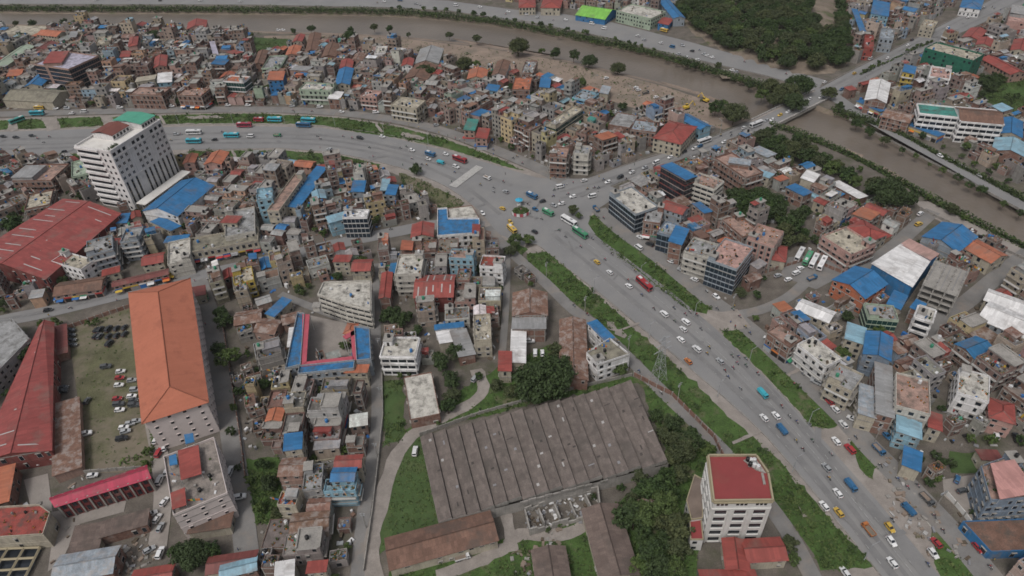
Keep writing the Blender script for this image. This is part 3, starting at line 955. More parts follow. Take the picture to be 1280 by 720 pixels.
def building(name, poly, h, floors, roof='flat', rc=(0.2, 0.19, 0.18), wc=(0.36, 0.3, 0.24), styles='win', wall='paint', side=None, seed=0, lod=0, rise=None,
             parapet=0.9, extras=(), rmat=None, frame_lines=True, skylights=0, base_z=0.0, over=0.45, covercol=None, shopsign=True):
    r = random.Random(seed)
    poly = ccw(poly)
    c = cen(poly)
    n = len(poly)
    k = max(range(n), key=lambda i: math.hypot(poly[(i + 1) % n][0] - poly[i][0], poly[(i + 1) % n][1] - poly[i][1]))
    ang = math.atan2(poly[(k + 1) % n][1] - poly[k][1], poly[(k + 1) % n][0] - poly[k][0])
    ca, sa = math.cos(-ang), math.sin(-ang)
    p = [((x - c[0]) * ca - (y - c[1]) * sa, (x - c[0]) * sa + (y - c[1]) * ca) for x, y in poly]
    root = link(name, None, None, loc=(c[0], c[1], base_z), rz=ang)
    root.empty_display_size = 1.0
    fh = h / floors
    mw, mg, ms = MB(), MB(), MB()
    if not isinstance(styles, (list, tuple)):
        styles = [styles] * n
    wmats = []
    for i in range(n):
        wmats.append(side if (side and styles[i] in ('none', 'few')) else wall)
    mw.prism(p, -0.3, h, wmats, cap=False)
    for i in range(n):
        fr, L = frame(p[i], p[(i + 1) % n])
        if frame_lines and L > 2:
            for f in range(1, floors + 1):
                mw.obox(fr, 0.0, L, f * fh - 0.3, f * fh - 0.02, -0.05, 0.13 + 0.004 * i, 'concrete' if wmats[i] == 'brick' else wmats[i] if r.random() < 0.7 else 'concrete')
            if wmats[i] == 'brick':
                m = max(1, int(L / 3.6))
                for j in range(m + 1):
                    a = min(max(0.16, j * L / m), L - 0.16)
                    mw.obox(fr, a - 0.16, a + 0.16, -0.2, h - 0.32, -0.05, 0.06, 'concrete')
        facade(mw, mg, ms, fr, L, 0.0, fh, floors, styles[i], r, lod, wall)
    # --- roof
    if roof == 'flat':
        rb = MB()
        rb.face([(x, y, h) for x, y in p], 'roofdeck')
        ro = rb.build('roof', root, rc)
        if parapet > 0.2:
            pb = MB()
            for i in range(n):
                fr, L = frame(p[i], p[(i + 1) % n])
                pb.obox(fr, 0.0, L - 0.2, h - 0.05, h + parapet, -0.18, 0.02, wmats[i] if r.random() < 0.7 else wall)
            pb.build('parapet', root, wc)
    elif roof in ('gable', 'hip', 'shed'):
        w2 = min(math.hypot(p[1][0] - p[0][0], p[1][1] - p[0][1]), math.hypot(p[2][0] - p[1][0], p[2][1] - p[1][1]))
        rs = rise if rise is not None else w2 * (0.16 if roof != 'shed' else 0.10)
        gw = roof_panels(root, p, h + 0.02, roof, rs, rc, rmat or 'tin', over, skylights, r)
        mw.v, n0 = mw.v, len(mw.v)
        for f, m_ in zip(gw.f, gw.m):
            mw.f.append(tuple(n0 + t for t in f)); mw.m.append(wall)
        mw.v.extend(gw.v)
    mw.build('wall', root, wc)
    mg.build('glazing', root, kind='stuff')
    ms.build('signboards', root, kind='stuff')
    # --- things grown onto flat roofs
    x0, y0, x1, y1 = bbox(p)
    def spot(m_):
        for _ in range(20):
            x, y = r.uniform(x0 + m_, x1 - m_), r.uniform(y0 + m_, y1 - m_)
            if inside(x, y, p):
                return x, y
        return cen(p)
    w, d = x1 - x0, y1 - y0
    zr = h
    if 'upper' in extras and w > 6 and d > 6 and n == 4:
        t = r.uniform(0.42, 0.66)
        if r.random() < 0.5:
            xa, xb, ya, yb = (x0, x0 + w * t, y0, y1) if r.random() < 0.5 else (x1 - w * t, x1, y0, y1)
        else:
            xa, xb, ya, yb = (x0, x1, y0, y0 + d * t) if r.random() < 0.5 else (x0, x1, y1 - d * t, y1)
        xa, xb, ya, yb = xa + 0.03, xb - 0.03, ya + 0.03, yb - 0.03
        ub = MB()
        uh = r.uniform(2.6, 3.0)
        q4 = [(xa, ya), (xb, ya), (xb, yb), (xa, yb)]
        ub.prism(q4, zr, zr + uh, wall, 'concrete')
        for i in range(4):
            fr, L = frame(q4[i], q4[(i + 1) % 4])
            m_ = max(1, int(L / 3.2))
            for j in range(m_):
                if r.random() < 0.6:
                    a = (j + 0.5) * L / m_
                    ub.obox(fr, a - 0.55, a + 0.55, zr + 0.9, zr + 2.1, -0.02, 0.08, 'glass')
            ub.obox(fr, 0, L - 0.4, zr + uh + 0.003, zr + uh + 0.2 + 0.4 * (i % 2), -0.2, 0.3, 'concrete')
        ub.build('upper_storey', root, wc)
        # keep later additions off the new storey
        if xb - xa < w * 0.9:
            if xa > x0 + 1: x1 = xa
            else: x0 = xb
        else:
            if ya > y0 + 1: y1 = ya
            else: y0 = yb
        w, d = x1 - x0, y1 - y0
        if 'tank' in extras:
            link('water_tank', TANKS[r.choice(['black'] * 5 + ['blue', 'green', 'white'])], root, loc=((xa + xb) / 2 + r.uniform(-1, 1), (ya + yb) / 2, zr + uh))
    if 'stair' in extras and w > 5 and d > 5:
        sw, sd = r.uniform(2.6, min(4.2, w * 0.5)), r.uniform(2.6, min(4.5, d * 0.5))
        sx = r.choice([x0 + sw / 2 + 0.3, x1 - sw / 2 - 0.3]); sy = r.choice([y0 + sd / 2 + 0.3, y1 - sd / 2 - 0.3])
        sb = MB()
        sh = r.uniform(2.4, 2.9)
        sb.box(sx - sw / 2, sx + sw / 2, sy - sd / 2, sy + sd / 2, zr, zr + sh, wall, bottom=False)
        sb.box(sx - sw / 2 - 0.3, sx + sw / 2 + 0.3, sy - sd / 2 - 0.3, sy + sd / 2 + 0.3, zr + sh + 0.004, zr + sh + 0.16, 'concrete')
        sgn = -1 if sy > (y0 + y1) / 2 else 1
        yy = sy + sgn * sd / 2
        sb.box(sx - 0.5, sx + 0.5, yy - 0.05, yy + 0.05, zr, zr + 2.0, 'dark')
        sb.build('stair_room', root, wc)
        if 'tank' in extras:
            link('water_tank', TANKS[r.choice(['black'] * 5 + ['blue', 'green', 'white'])], root, loc=(sx + r.uniform(-0.5, 0.5), sy, zr + sh + 0.17))
    elif 'tank' in extras:
        x, y = spot(1.0)
        link('water_tank', TANKS[r.choice(['black'] * 5 + ['blue', 'green', 'white'])], root, loc=(x, y, zr))
    if 'tank2' in extras:
        x, y = spot(1.0)
        link('water_tank', TANKS[r.choice(['black', 'black', 'blue'])], root, loc=(x, y, zr))
    if 'cover' in extras and w > 4.5 and d > 4.5:
        cw, cd = w * r.uniform(0.45, 0.8), d * r.uniform(0.45, 0.8)
        cx = r.choice([x0 + cw / 2, x1 - cw / 2]); cy = r.choice([y0 + cd / 2, y1 - cd / 2])
        cb = MB()
        h1, h2 = r.uniform(2.3, 2.6), r.uniform(2.7, 3.2)
        a = [(cx - cw / 2, cy - cd / 2, zr + h1), (cx + cw / 2, cy - cd / 2, zr + h1), (cx + cw / 2, cy + cd / 2, zr + h2), (cx - cw / 2, cy + cd / 2, zr + h2)]
        cb.hexa([(x, y, z - 0.1) for x, y, z in a] + a, 'tin' if r.random() < 0.6 else 'tin_worn', None, True)
        for x, y, z in a:
            cb.bar((x * 0.97 + cx * 0.03, y * 0.97 + cy * 0.03, zr), (x * 0.97 + cx * 0.03, y * 0.97 + cy * 0.03, z - 0.1), 0.07, 'metal')
        if r.random() < 0.5:
            cb.box(cx - cw / 2 + 0.2, cx + cw / 2 - 0.2, cy - cd / 2 + 0.2, cy + cd / 2 - 0.25, zr, zr + 2.1, 'tin_worn', bottom=False)
        cb.build('tin_cover', root, covercol or PAL['G'])
    if 'plants' in extras:
        pb = MB()
        for _ in range(r.randint(6, 14)):
            x, y = spot(0.5)
            s = r.uniform(0.3, 0.6)
            pb.cyl(x, y, zr, zr + 0.35, 0.2, 6, 'sign_orange', 0.26)
            for _ in range(7):
                leaf_quad(pb, x + r.gauss(0, s * 0.5), y + r.gauss(0, s * 0.5), zr + 0.4 + r.random() * s, s * 0.55, r, r.choice(['leaf', 'leaf_fresh']))
        pb.build('potted_plants', root, kind='stuff')
    if 'laundry' in extras:
        lb = MB()
        for _ in range(2):
            x, y = spot(1.2)
            t = r.uniform(0, 3.14)
            for j in range(r.randint(3, 6)):
                xx, yy = x + math.cos(t) * j * 0.8, y + math.sin(t) * j * 0.8
                lb.rbox(xx, yy, 0.7, 0.03, t, zr + 0.7, zr + 1.7, r.choice(SIGNS))
        lb.build('laundry', root, kind='stuff')
    if 'stubs' in extras:
        sb = MB()
        for i in range(n):
            a = p[i]
            for t in ((0.0,) if n > 4 else (0.0, 0.5)):
                b_ = p[(i + 1) % n]
                x, y = a[0] + (b_[0] - a[0]) * t, a[1] + (b_[1] - a[1]) * t
                x, y = x * 0.94, y * 0.94
                sb.box(x - 0.15, x + 0.15, y - 0.15, y + 0.15, zr, zr + r.uniform(0.8, 1.9), 'concrete')
        sb.build('column_stubs', root, kind='stuff')
    if 'clutter' in extras:
        cb = MB()
        for _ in range(r.randint(5, 12)):
            x, y = spot(0.6)
            cb.rbox(x, y, r.uniform(0.3, 1.6), r.uniform(0.3, 1.0), r.uniform(0, 3), zr, zr + r.uniform(0.15, 0.9), r.choice(['concrete', 'sign_grey', 'sign_white', 'bark', 'dark', 'bark', 'metal', 'stone', 'concrete', 'sign_grey', 'leaf', 'sign_blue'] ))
        cb.build('roof_clutter', root, kind='stuff')
    return root

# ------------------------------------------------------------------ landmark and accent buildings
# outline of the roof in the photo; roof height in metres; roof type; roof colour; wall colour; wall style; name; label ('' = automatic)
TABLE = '''
56,81 68,65 110,67 100,92;19;flat;V;U;glassb;office_block;tan office block with dark glass front and part red roof
-8,80 28,57 40,59 0,88;6;gable;J;C;few;long_shed;long pale green gabled shed at the photo's upper left edge
56,79 66,65 85,65 75,80;21;shed;R;U;none;rooftop_hall;bright red roof on top of the dark glass office block
32,106 55,87 63,95 50,109;8;gable;B;C;few;storage_hall;bright blue roofed hall beside the dark glass office block
10,125 22,110 80,113 74,128;6;gable;K;C;none;filling_station;broad khaki roofed shed beside the yellow bus
52,43 54,37 79,38 77,47;8;gable;O;C;win;house;
44,61 60,52 70,55 56,64;7;gable;D;U;win;house;
10,94 14,87 28,88 25,97;6;shed;O;X;win;house;
8,43 12,32 55,33 52,44;5;flat;C;C;few;warehouse;long beige flat roofed warehouse beside the far river bend
234,34 236,26 258,27 257,36;9;gable;R;P;win;house;
160,56 163,46 172,46 171,58;13;hip;R;P;balc;house;
263,56 267,48 272,67 268,70;8;shed;V;P;win;house;
285,67 290,62 300,64 298,70;7;shed;R;C;win;house;
192,82 195,69 208,71 208,85;9;gable;R;U;win;house;
170,104 172,97 195,93 194,101;7;shed;C;C;win;house;
196,104 200,93 213,90 216,103;8;shed;W;L;win;house;
163,119 172,110 209,111 207,120;10;flat;U;X;win;brick_block;long brick block with window grid opposite the hotel tower
225,120 230,110 258,112 257,121;10;flat;U;X;shop;brick_block;brick shop block right of the long brick block across from hotel
281,103 286,95 309,97 309,104;13;flat;O;W;glassg;shop_building;green glass shop building with white frame under an orange roof
150,71 154,64 163,64 162,72;9;shed;R;P;win;house;
120,55 124,46 140,47 137,57;9;flat;C;C;win;house;
86,52 92,42 104,43 100,54;8;flat;U;C;win;house;
320,78 322,62 336,65 326,82;6;gable;N;X;win;house;
327,86 340,69 357,72 350,86;8;flat;G;J;band;shop_building;grey building striped with mint ledges near the small lawn
366,51 372,43 380,44 377,53;7;gable;R;C;win;house;
357,68 362,58 376,58 372,70;7;gable;O;U;win;house;
400,72 408,60 425,51 421,70;6;gable;N;X;few;house;
382,66 386,44 402,40 396,62;5;gable;N;U;few;shed;
336,99 338,90 356,90 352,102;14;shed;O;B;win;house;blue walled house with orange roof facing the ring road
365,89 368,82 390,83 386,90;7;shed;G;U;win;house;
418,105 425,86 441,86 437,107;9;gable;B;C;win;house;large blue gabled roof among brown houses near ring road
376,113 380,104 420,106 415,114;10;flat;F;J;balc;apartment_block;long pale block with balconies facing the ring road bend
410,123 417,114 428,116 424,125;7;shed;W;C;few;house;
424,84 428,74 441,76 440,86;7;gable;R;U;win;house;
453,121 456,113 475,115 474,123;9;flat;P;P;balc;house;pink house with balconies facing the service road
521,76 525,60 555,62 545,83;6;gable;G;C;few;storage_hall;broad pale grey gabled hall below the sandbank
505,98 520,79 545,83 533,101;6;gable;N;U;few;shed;
584,98 588,86 609,88 607,99;7;gable;O;C;win;house;
614,93 624,75 636,78 632,95;8;gable;N;W;win;house;
606,113 612,106 624,107 622,114;7;shed;B;L;win;house;
580,161 586,149 597,150 593,165;8;shed;T;U;shop;house;teal roofed shop house beside red roofed one near junction
594,172 600,160 611,162 609,174;8;shed;R;U;shop;house;
502,81 505,73 517,74 515,83;8;gable;R;W;win;house;
492,132 497,122 528,126 525,138;10;flat;C;C;balc;apartment_block;cream balconied block in the row facing the service road
468,66 472,58 484,60 482,69;9;flat;F;W;win;house;
440,74 446,66 456,68 452,77;7;gable;S;U;win;house;
648,9 650,-2 668,-2 670,9;7;hip;R;C;win;house;cream house with red hipped roof beside the far bank road
676,9 680,-2 703,-1 700,10;7;hip;R;C;win;house;
721,20 735,6 766,13 763,24;5;gable;E;B;few;market_hall;lime green roofed hall by the far bank road
775,15 785,5 826,14 820,26;9;flat;F;J;win;school_building;mint green building with dark windows by the far bank road
822,0 832,-6 852,18 846,27;7;gable;B;H;few;storage_hall;long blue gabled roof beside the wooded hill
822,29 830,22 840,24 836,32;5;shed;R;B;few;house;
650,92 659,76 670,78 668,93;8;flat;G;X;win;house;
640,112 644,97 665,98 662,114;9;flat;O;X;win;house;
674,110 677,98 688,98 687,109;8;shed;B;C;win;house;
717,121 730,112 746,118 735,129;8;flat;H;L;band;house;pale blue flat roofed house beside the sandbank
728,113 735,107 749,112 745,119;6;shed;O;C;win;house;
749,116 754,108 763,108 760,118;6;shed;H;C;few;shed;
680,156 720,133 724,139 696,162;11;flat;C;C;glassg;shop_building;narrow building with teal glass side north of the junction
757,158 774,140 796,146 790,158;5;flat;G;C;few;warehouse;
787,161 795,152 829,153 815,168;9;flat;H;X;win;house;
816,176 836,149 872,160 852,176;9;hip;R;C;win;school_building;red hipped roof building near the bridge approach
850,147 858,142 886,155 878,164;7;gable;B;L;few;storage_hall;blue gabled hall beside the red hipped roof near bridge
715,193 722,183 736,184 738,194;13;flat;G;F;balc;apartment_block;white corner block with grey roof overlooking the junction
686,196 692,184 711,186 709,198;13;flat;U;X;balc;brick_block;brick corner block just left of the white corner block
1088,20 1092,3 1112,2 1111,19;9;shed;B;L;win;house;
1066,14 1070,9 1082,38 1076,42;7;shed;B;C;win;house;
1080,60 1081,45 1092,45 1092,61;9;flat;R;R;few;house;red walled cubic house beside the avenue
1099,48 1102,36 1118,38 1117,50;10;flat;H;H;win;house;
1200,9 1205,-3 1230,-3 1226,11;7;hip;B;W;win;house;
1197,49 1214,37 1233,36 1228,47;7;gable;R;C;few;house;
1221,52 1225,46 1241,50 1238,62;7;gable;R;C;win;house;
1158,62 1168,53 1226,68 1220,78;15;flat;C;Q;net;netted_building;block wrapped in dark green netting under construction by the avenue
1082,124 1088,99 1113,105 1107,129;9;gable;W;C;few;storage_hall;large white roofed hall beside the bridge road
1128,91 1131,82 1145,83 1143,92;13;shed;B;Y;balc;house;yellow balconied house with blue roof near the white hall
1160,97 1166,84 1187,87 1188,100;14;flat;P;W;band;apartment_block;white building with red roof edges below the green netting
1196,152 1198,134 1251,139 1248,156;13;gable;N;W;band;college_block;white banded block under a brown roof by east river road
1145,142 1150,131 1197,135 1195,148;13;flat;T;W;band;college_block;white banded block with teal roof edge by east river road
1105,146 1108,135 1142,143 1138,154;8;gable;S;X;win;house;
1074,129 1079,123 1107,135 1103,143;4;shed;B;C;shop;shop_row;
1103,145 1107,139 1178,166 1175,173;4;shed;B;C;shop;shop_row;
1246,167 1250,148 1277,151 1279,171;7;gable;B;C;few;storage_hall;
1240,187 1245,173 1284,179 1282,197;6;gable;L;C;few;storage_hall;
1262,62 1270,48 1287,53 1286,66;7;gable;R;C;win;house;
1231,76 1240,68 1276,88 1270,96;6;gable;R;U;win;house;
1258,27 1264,12 1290,12 1290,30;11;flat;P;P;few;house;
1150,32 1156,26 1172,27 1168,36;8;flat;C;C;win;house;
184,260 231,221 262,237 216,273;8;gable;B;W;few;banquet_hall;large blue roofed hall at the foot of the hotel
191,278 200,271 222,280 217,292;5;shed;B;C;few;shed;
144,277 150,268 161,267 158,281;6;shed;B;H;few;shed;
68,327 80,317 111,322 110,343;9;flat;C;W;win;house;white block with blue cover below the big red hall
106,320 112,301 138,297 145,314;12;flat;G;H;balc;apartment_block;grey balconied block at the red hall's right corner
152,300 160,284 178,288 172,306;11;flat;G;H;balc;apartment_block;grey block with orange cover below the hotel tower
127,346 130,338 148,332 150,341;5;shed;R;C;win;house;
178,331 180,320 203,315 206,327;5;gable;R;C;win;house;
207,333 214,303 235,300 242,325;8;flat;F;F;few;house;flat roofed pinkish white house beside the market road
205,304 210,296 234,293 236,302;6;shed;B;C;few;shed;
279,300 285,264 316,262 322,288;9;flat;G;F;few;house;pale grey blank walled house left of tall blue house
279,279 281,270 300,270 298,280;11;shed;R;C;win;house;
132,360 150,350 209,336 211,342;5;gable;D;U;shop;shop_row;long dark red roofed shop row along the market road
236,316 240,300 322,284 324,302;7;flat;K;C;shop;shop_row;beige flat roofed shop row along the market road
228,204 235,193 246,193 243,204;8;gable;O;P;win;house;
256,203 267,189 284,192 275,207;10;gable;O;P;balc;house;pink balconied house with orange gable right of hotel
22,226 34,208 70,205 82,228;9;flat;U;X;balc;brick_block;
88,224 92,203 110,200 114,216;8;flat;J;J;win;house;
30,262 38,244 66,238 64,258;8;flat;C;X;balc;house;
319,248 324,235 339,237 343,252;15;flat;L;L;win;apartment_block;tall pale blue block left of the diagonal blue roofs
352,255 381,225 394,229 373,263;9;shed;B;C;few;market_hall;long diagonal blue roof in the quarter below ring road
383,224 397,209 408,209 393,229;9;shed;B;C;few;market_hall;upper blue roof joining the long diagonal one
334,262 372,216 379,221 349,268;12;flat;U;C;win;apartment_block;long beige block of windows along the diagonal blue roof
369,208 372,199 391,202 392,209;8;gable;O;U;win;house;
440,240 442,226 457,227 454,240;9;shed;B;H;win;house;
475,238 480,224 486,224 485,238;9;shed;L;H;win;house;
482,243 487,231 497,232 494,244;9;shed;B;H;win;house;
440,216 446,207 455,208 456,218;13;flat;F;F;few;house;pale blank walled tower house beside small blue roofs
428,274 432,263 459,264 462,272;12;flat;W;W;glassb;office_building;dark blue glass building with white frame on market road
409,281 411,270 440,262 440,272;8;shed;L;L;few;house;
q547,262 559,261 560,274 599,274 600,292 547,296;7;flat;B;W;win;market_hall;L-shaped bright blue flat roof at the junction corner
q560,261 590,257 599,273 561,273;5;flat;F;C;few;shop_building;low pale roofed building tucked inside the blue L roof
514,296 516,280 542,280 541,296;9;gable;R;C;win;house;red roofed house left of the L-shaped blue roof
494,342 500,318 530,321 526,346;12;flat;F;F;balc;apartment_block;off-white flat roofed block below the red roof
561,324 565,312 592,314 595,325;12;flat;U;L;win;apartment_block;blue and grey checkered block below the L-shaped blue roof
600,334 603,320 629,322 631,336;11;flat;R;W;win;house;white house with red roof edges right of checkered block
440,338 443,325 464,324 464,338;8;gable;R;C;win;house;
417,328 420,319 438,319 438,328;8;shed;R;C;win;house;
520,371 520,345 567,343 568,371;9;gable;R;D;few;storage_hall;broad red gabled hall in the middle of the photo
474,372 478,342 490,340 487,372;7;gable;R;C;few;house;
758,242 793,236 815,255 802,274;11;flat;F;H;glassb;shop_building;wedge-shaped corner building with long dark glass front at junction
805,273 811,256 830,261 824,286;10;flat;G;X;shop;house;
827,260 832,249 858,259 855,268;12;gable;R;H;win;house;red gabled roof behind the corner building by junction
837,300 847,280 859,290 851,308;12;shed;B;X;win;house;bright blue roof in the row below the red gable
823,288 834,276 848,284 838,301;10;flat;H;I;glassb;house;
826,210 840,202 867,219 861,227;18;shed;B;D;glass;apartment_block;six-storey dark block with blue roof right of junction
866,230 870,215 897,226 900,240;14;flat;U;F;band;apartment_block;beige banded block right of the dark blue-roofed block
868,257 873,251 887,262 883,269;9;shed;B;U;few;house;
889,323 907,294 941,316 916,341;14;flat;P;H;glassb;office_building;large block with pink roof and blue glass front on service road
853,314 869,299 896,306 888,326;12;flat;G;F;balc;apartment_block;grey flat roofed block left of the pink roofed block
906,277 920,268 947,287 931,302;11;flat;U;X;win;brick_block;
930,302 948,282 978,290 970,308;12;flat;U;P;pil;college_block;pinkish block with vertical pilasters right of the pink roof
954,318 967,306 978,307 987,332;5;hip;R;C;few;house;low red hipped roof beside the parked buses
900,200 908,190 946,209 940,232;13;flat;U;X;balc;brick_block;terraced brick block with rooftop garden above the dark trees
909,204 915,197 939,200 936,208;15;shed;H;X;few;house;
942,217 947,211 966,217 962,224;8;shed;L;C;win;house;
938,189 948,182 968,191 961,199;7;shed;H;C;win;house;
1035,349 1072,335 1106,352 1088,373;9;gable;B;O;win;storage_hall;blue roofed hall with orange walls near the white roofed hall
q1090,331 1126,307 1162,326 1140,358;11;shed;W;B;none;storage_hall;big white roofed hall with blue walls
q1126,307 1137,299 1173,317 1162,326;11;shed;P;B;none;storage_hall;pink strip of roof at the back of big white hall
1152,297 1178,277 1222,296 1198,313;9;gable;B;H;few;storage_hall;blue gabled hall by the river walk
1207,311 1220,298 1255,317 1242,330;7;gable;O;C;win;storage_hall;orange gabled roof by the river walk
1036,301 1048,280 1088,303 1070,325;9;flat;C;P;balc;apartment_block;beige block adjoining a red roof above the parked buses
1064,289 1074,270 1106,292 1091,302;7;hip;R;C;win;house;red hipped roof beside the beige block near east street
986,236 991,229 1013,238 1006,248;7;shed;B;C;few;house;
1002,222 1010,213 1023,219 1016,229;7;shed;W;C;few;house;
1040,231 1047,225 1081,243 1076,251;4;shed;W;C;few;shed;long whitish low roof beside the river path
999,389 1000,371 1041,390 1039,403;7;gable;W;C;few;storage_hall;white roofed hall right of the service road
1056,424 1060,407 1082,408 1080,430;9;shed;L;C;win;house;
1080,440 1084,412 1115,424 1113,452;11;gable;B;I;few;storage_hall;
1080,398 1084,381 1121,384 1118,402;8;flat;G;J;glassg;shop_building;
1109,381 1118,364 1134,370 1125,386;8;shed;B;C;few;house;
1139,384 1146,375 1157,380 1149,390;8;shed;B;C;few;house;
1141,399 1150,383 1168,388 1167,402;10;flat;F;W;band;house;white banded house at the east street corner
1223,398 1238,377 1290,398 1285,424;7;gable;W;H;few;greenhouse;whitish roofed hall at the photo's right edge
1228,376 1240,360 1290,382 1286,392;6;gable;W;C;few;shed;
1096,520 1094,456 1114,456 1117,519;10;shed;G;C;few;storage_hall;tall narrow grey corrugated roof near the right service road
1072,520 1076,482 1094,484 1096,519;8;shed;H;C;win;house;
1118,512 1120,470 1160,474 1163,516;12;flat;U;F;win;apartment_block;beige block with tan terrace right of grey corrugated roof
1193,494 1201,465 1234,468 1238,502;10;flat;F;W;win;house;white flat roofed house with rooftop clutter at right
1234,522 1240,500 1263,502 1272,528;8;hip;R;P;win;house;pink house with red hipped roof at right
1160,536 1162,516 1175,518 1178,536;7;shed;R;C;win;house;
1000,434 1012,420 1048,446 1036,464;10;flat;F;W;balc;apartment_block;white balconied block facing the right service road
960,417 973,405 1000,424 990,437;9;flat;U;X;shop;brick_block;brick shop block facing the right service road
1036,472 1052,452 1076,474 1062,496;10;flat;G;C;balc;apartment_block;cream balconied block between service road and grey corrugated roof
1120,540 1122,515 1150,520 1152,548;8;shed;L;L;win;house;
1128,582 1131,560 1152,565 1150,588;6;shed;B;C;few;house;
q1225,584 1266,569 1304,622 1237,627;12;flat;U;I;win;office_building;blue grey banded office block with pink rooftop roof
q1203,652 1280,649 1300,688 1238,690;4;flat;N;B;few;covered_court;low brown court edged with bright blue sheeting
1222,574 1226,563 1249,563 1249,576;5;shed;D;C;few;house;
68,443 68,409 82,406 84,442;4;shed;D;C;few;shed;small dark red roofed shed beside the car yard
q-40,408 16,400 38,425 -40,505;8;flat;G;G;win;warehouse;large grey flat concrete roof at left edge
68,590 68,506 98,498 101,589;4;shed;S;U;none;shed;rusty streaked tin shed between red hall and car yard
70,370 72,353 130,346 128,360;5;gable;N;U;shop;shop_row;brown roofed shop row beside the market road
290,356 294,340 312,334 321,352;9;flat;C;Y;balc;house;yellow and white house beside the hall street
237,370 238,360 255,358 257,370;5;shed;D;C;few;shed;
293,405 296,392 325,385 328,402;5;gable;S;U;none;shed;
q357,462 372,392 381,393 376,457;9;flat;B;H;win;school_wing;
374,468 373,459 443,451 443,462;9;flat;B;H;win;school_wing;
q443,409 462,411 464,450 446,452;9;flat;B;H;win;school_wing;
428,418 436,404 446,405 444,415;8;hip;O;P;few;house;small orange roofed pavilion at the school courtyard's corner
q398,369 405,354 463,352 463,388 430,380;11;flat;F;F;band;apartment_block;curved white banded block with red rooftop covers
478,448 480,422 520,424 523,447;10;flat;F;W;band;apartment_block;white building with wavy black striped front beside lane
331,392 356,372 361,376 344,396;6;shed;B;C;few;house;
320,414 326,398 350,400 346,418;5;gable;S;U;few;shed;
350,404 356,396 375,386 378,402;5;gable;S;U;few;shed;
360,432 363,410 369,410 367,434;7;shed;W;C;none;shed;
432,465 433,458 460,455 459,467;8;shed;O;C;win;house;
504,476 540,462 548,516 515,527;5;flat;F;C;few;house;pale flat concrete roofed house in the green yard
543,412 545,407 578,402 580,409;6;shed;B;W;few;shed;
546,417 561,412 565,426 551,430;5;shed;W;C;few;shed;
563,418 582,408 592,441 576,448;5;shed;G;C;few;storage_hall;pale grey tin roof beside the tree clump
592,427 593,396 612,393 615,426;9;flat;C;C;win;house;
623,463 625,440 638,440 639,464;7;shed;R;C;few;house;
641,394 642,365 683,367 684,394;8;gable;S;X;few;warehouse;rust brown roofed building above white shed in works yard
641,412 641,397 682,397 681,412;7;shed;G;C;few;shed;
639,453 640,413 657,413 656,453;6;shed;W;C;few;storage_hall;narrow white tin shed beside the big round tree
697,389 735,411 731,479 704,470;6;gable;S;X;few;warehouse;rusty brown tin roof left of the white triangular building
735,404 746,401 766,420 757,428;9;shed;B;W;few;house;blue roof beside the wide green strip
q733,442 762,424 787,444 747,457;9;flat;K;W;win;apartment_block;white triangular block with roof terrace by lane
q-20,636 50,632 64,642 55,669 -20,674;7;flat;R;C;few;storage_hall;red flat roof at lower left corner beside paved yard
-20,632 -12,585 18,585 8,630;6;shed;O;C;few;storage_hall;
83,693 100,660 127,653 126,684;4;shed;A;C;few;shed;
127,672 127,653 183,637 186,656;4;shed;A;C;few;shed;long dull brown low roof below the crimson hall
58,726 82,697 146,680 143,718;6;gable;H;C;few;house;grey slate gabled roof at the bottom left
236,666 240,650 288,640 290,660;4;shed;N;C;few;shed;
356,562 357,543 377,542 376,562;12;shed;B;C;win;house;
350,594 352,574 380,572 379,594;8;gable;S;U;win;house;
378,613 383,583 404,581 403,613;9;flat;G;G;win;house;
418,585 421,571 452,568 451,584;9;gable;R;C;win;house;
414,601 417,585 444,585 443,600;11;gable;B;L;win;house;blue gabled roof over pale blue house beside the lane
405,617 408,600 446,600 446,614;8;flat;L;L;balc;house;
350,632 350,616 374,616 372,634;9;flat;O;C;win;house;
344,724 347,703 366,702 367,724;8;shed;W;C;win;house;
384,716 386,703 408,701 407,714;8;shed;R;C;win;house;
482,672 611,640 622,673 488,713;5;gable;N;C;few;storage_hall;long red brown shed beside the curved dirt track
727,640 773,628 796,716 754,727;5;gable;A;C;few;warehouse;long dull brown shed beside the dark woods
666,690 705,682 713,724 671,730;5;gable;A;C;few;shed;short dull brown shed at the bottom beside weeds
776,640 778,632 832,616 832,624;4;shed;S;X;none;shed;thin rusty ruined shed beside the dark woods
907,712 905,676 930,674 938,712;5;gable;R;C;few;shed;red gabled annex below the white tower, lower left one
932,702 930,675 972,672 986,699;5;gable;R;C;few;shed;red gabled annex below the white tower, larger right one
876,735 877,713 944,713 946,735;5;gable;R;C;few;shed;
165,735 166,716 214,704 216,730;5;gable;R;C;few;shed;
262,716 258,698 318,688 322,708;5;gable;D;C;few;shed;
274,722 278,708 318,696 322,712;6;gable;L;C;few;shed;
'''
cover_for = {}
def styles_for(st, n):
    return [st] * n
def parse_row(line):
    a = line.split(';')
    q = a[0].startswith('q')
    P = pts(a[0][1:] if q else a[0])
    h = float(a[1])
    poly = gp(P, h)
    poly = ccw(poly) if (q or len(P) != 4) else rectify(poly)
    return poly, h, a[2], a[3], a[4], a[5], a[6], a[7]
WALLWORD = {'X': 'brick', 'C': 'cream', 'U': 'tan', 'P': 'pink', 'W': 'white', 'H': 'grey', 'G': 'grey', 'F': 'off-white', 'L': 'pale blue', 'B': 'blue', 'J': 'mint', 'Y': 'yellow', 'D': 'dark', 'R': 'red', 'O': 'orange', 'I': 'slate', 'Q': 'green', 'V': 'lilac', 'K': 'khaki'}
surf('net', (0.02, 0.105, 0.07), 0.9, 0.25, 0.5, (0.05, 0.16, 0.11), 0.3, 0.6)
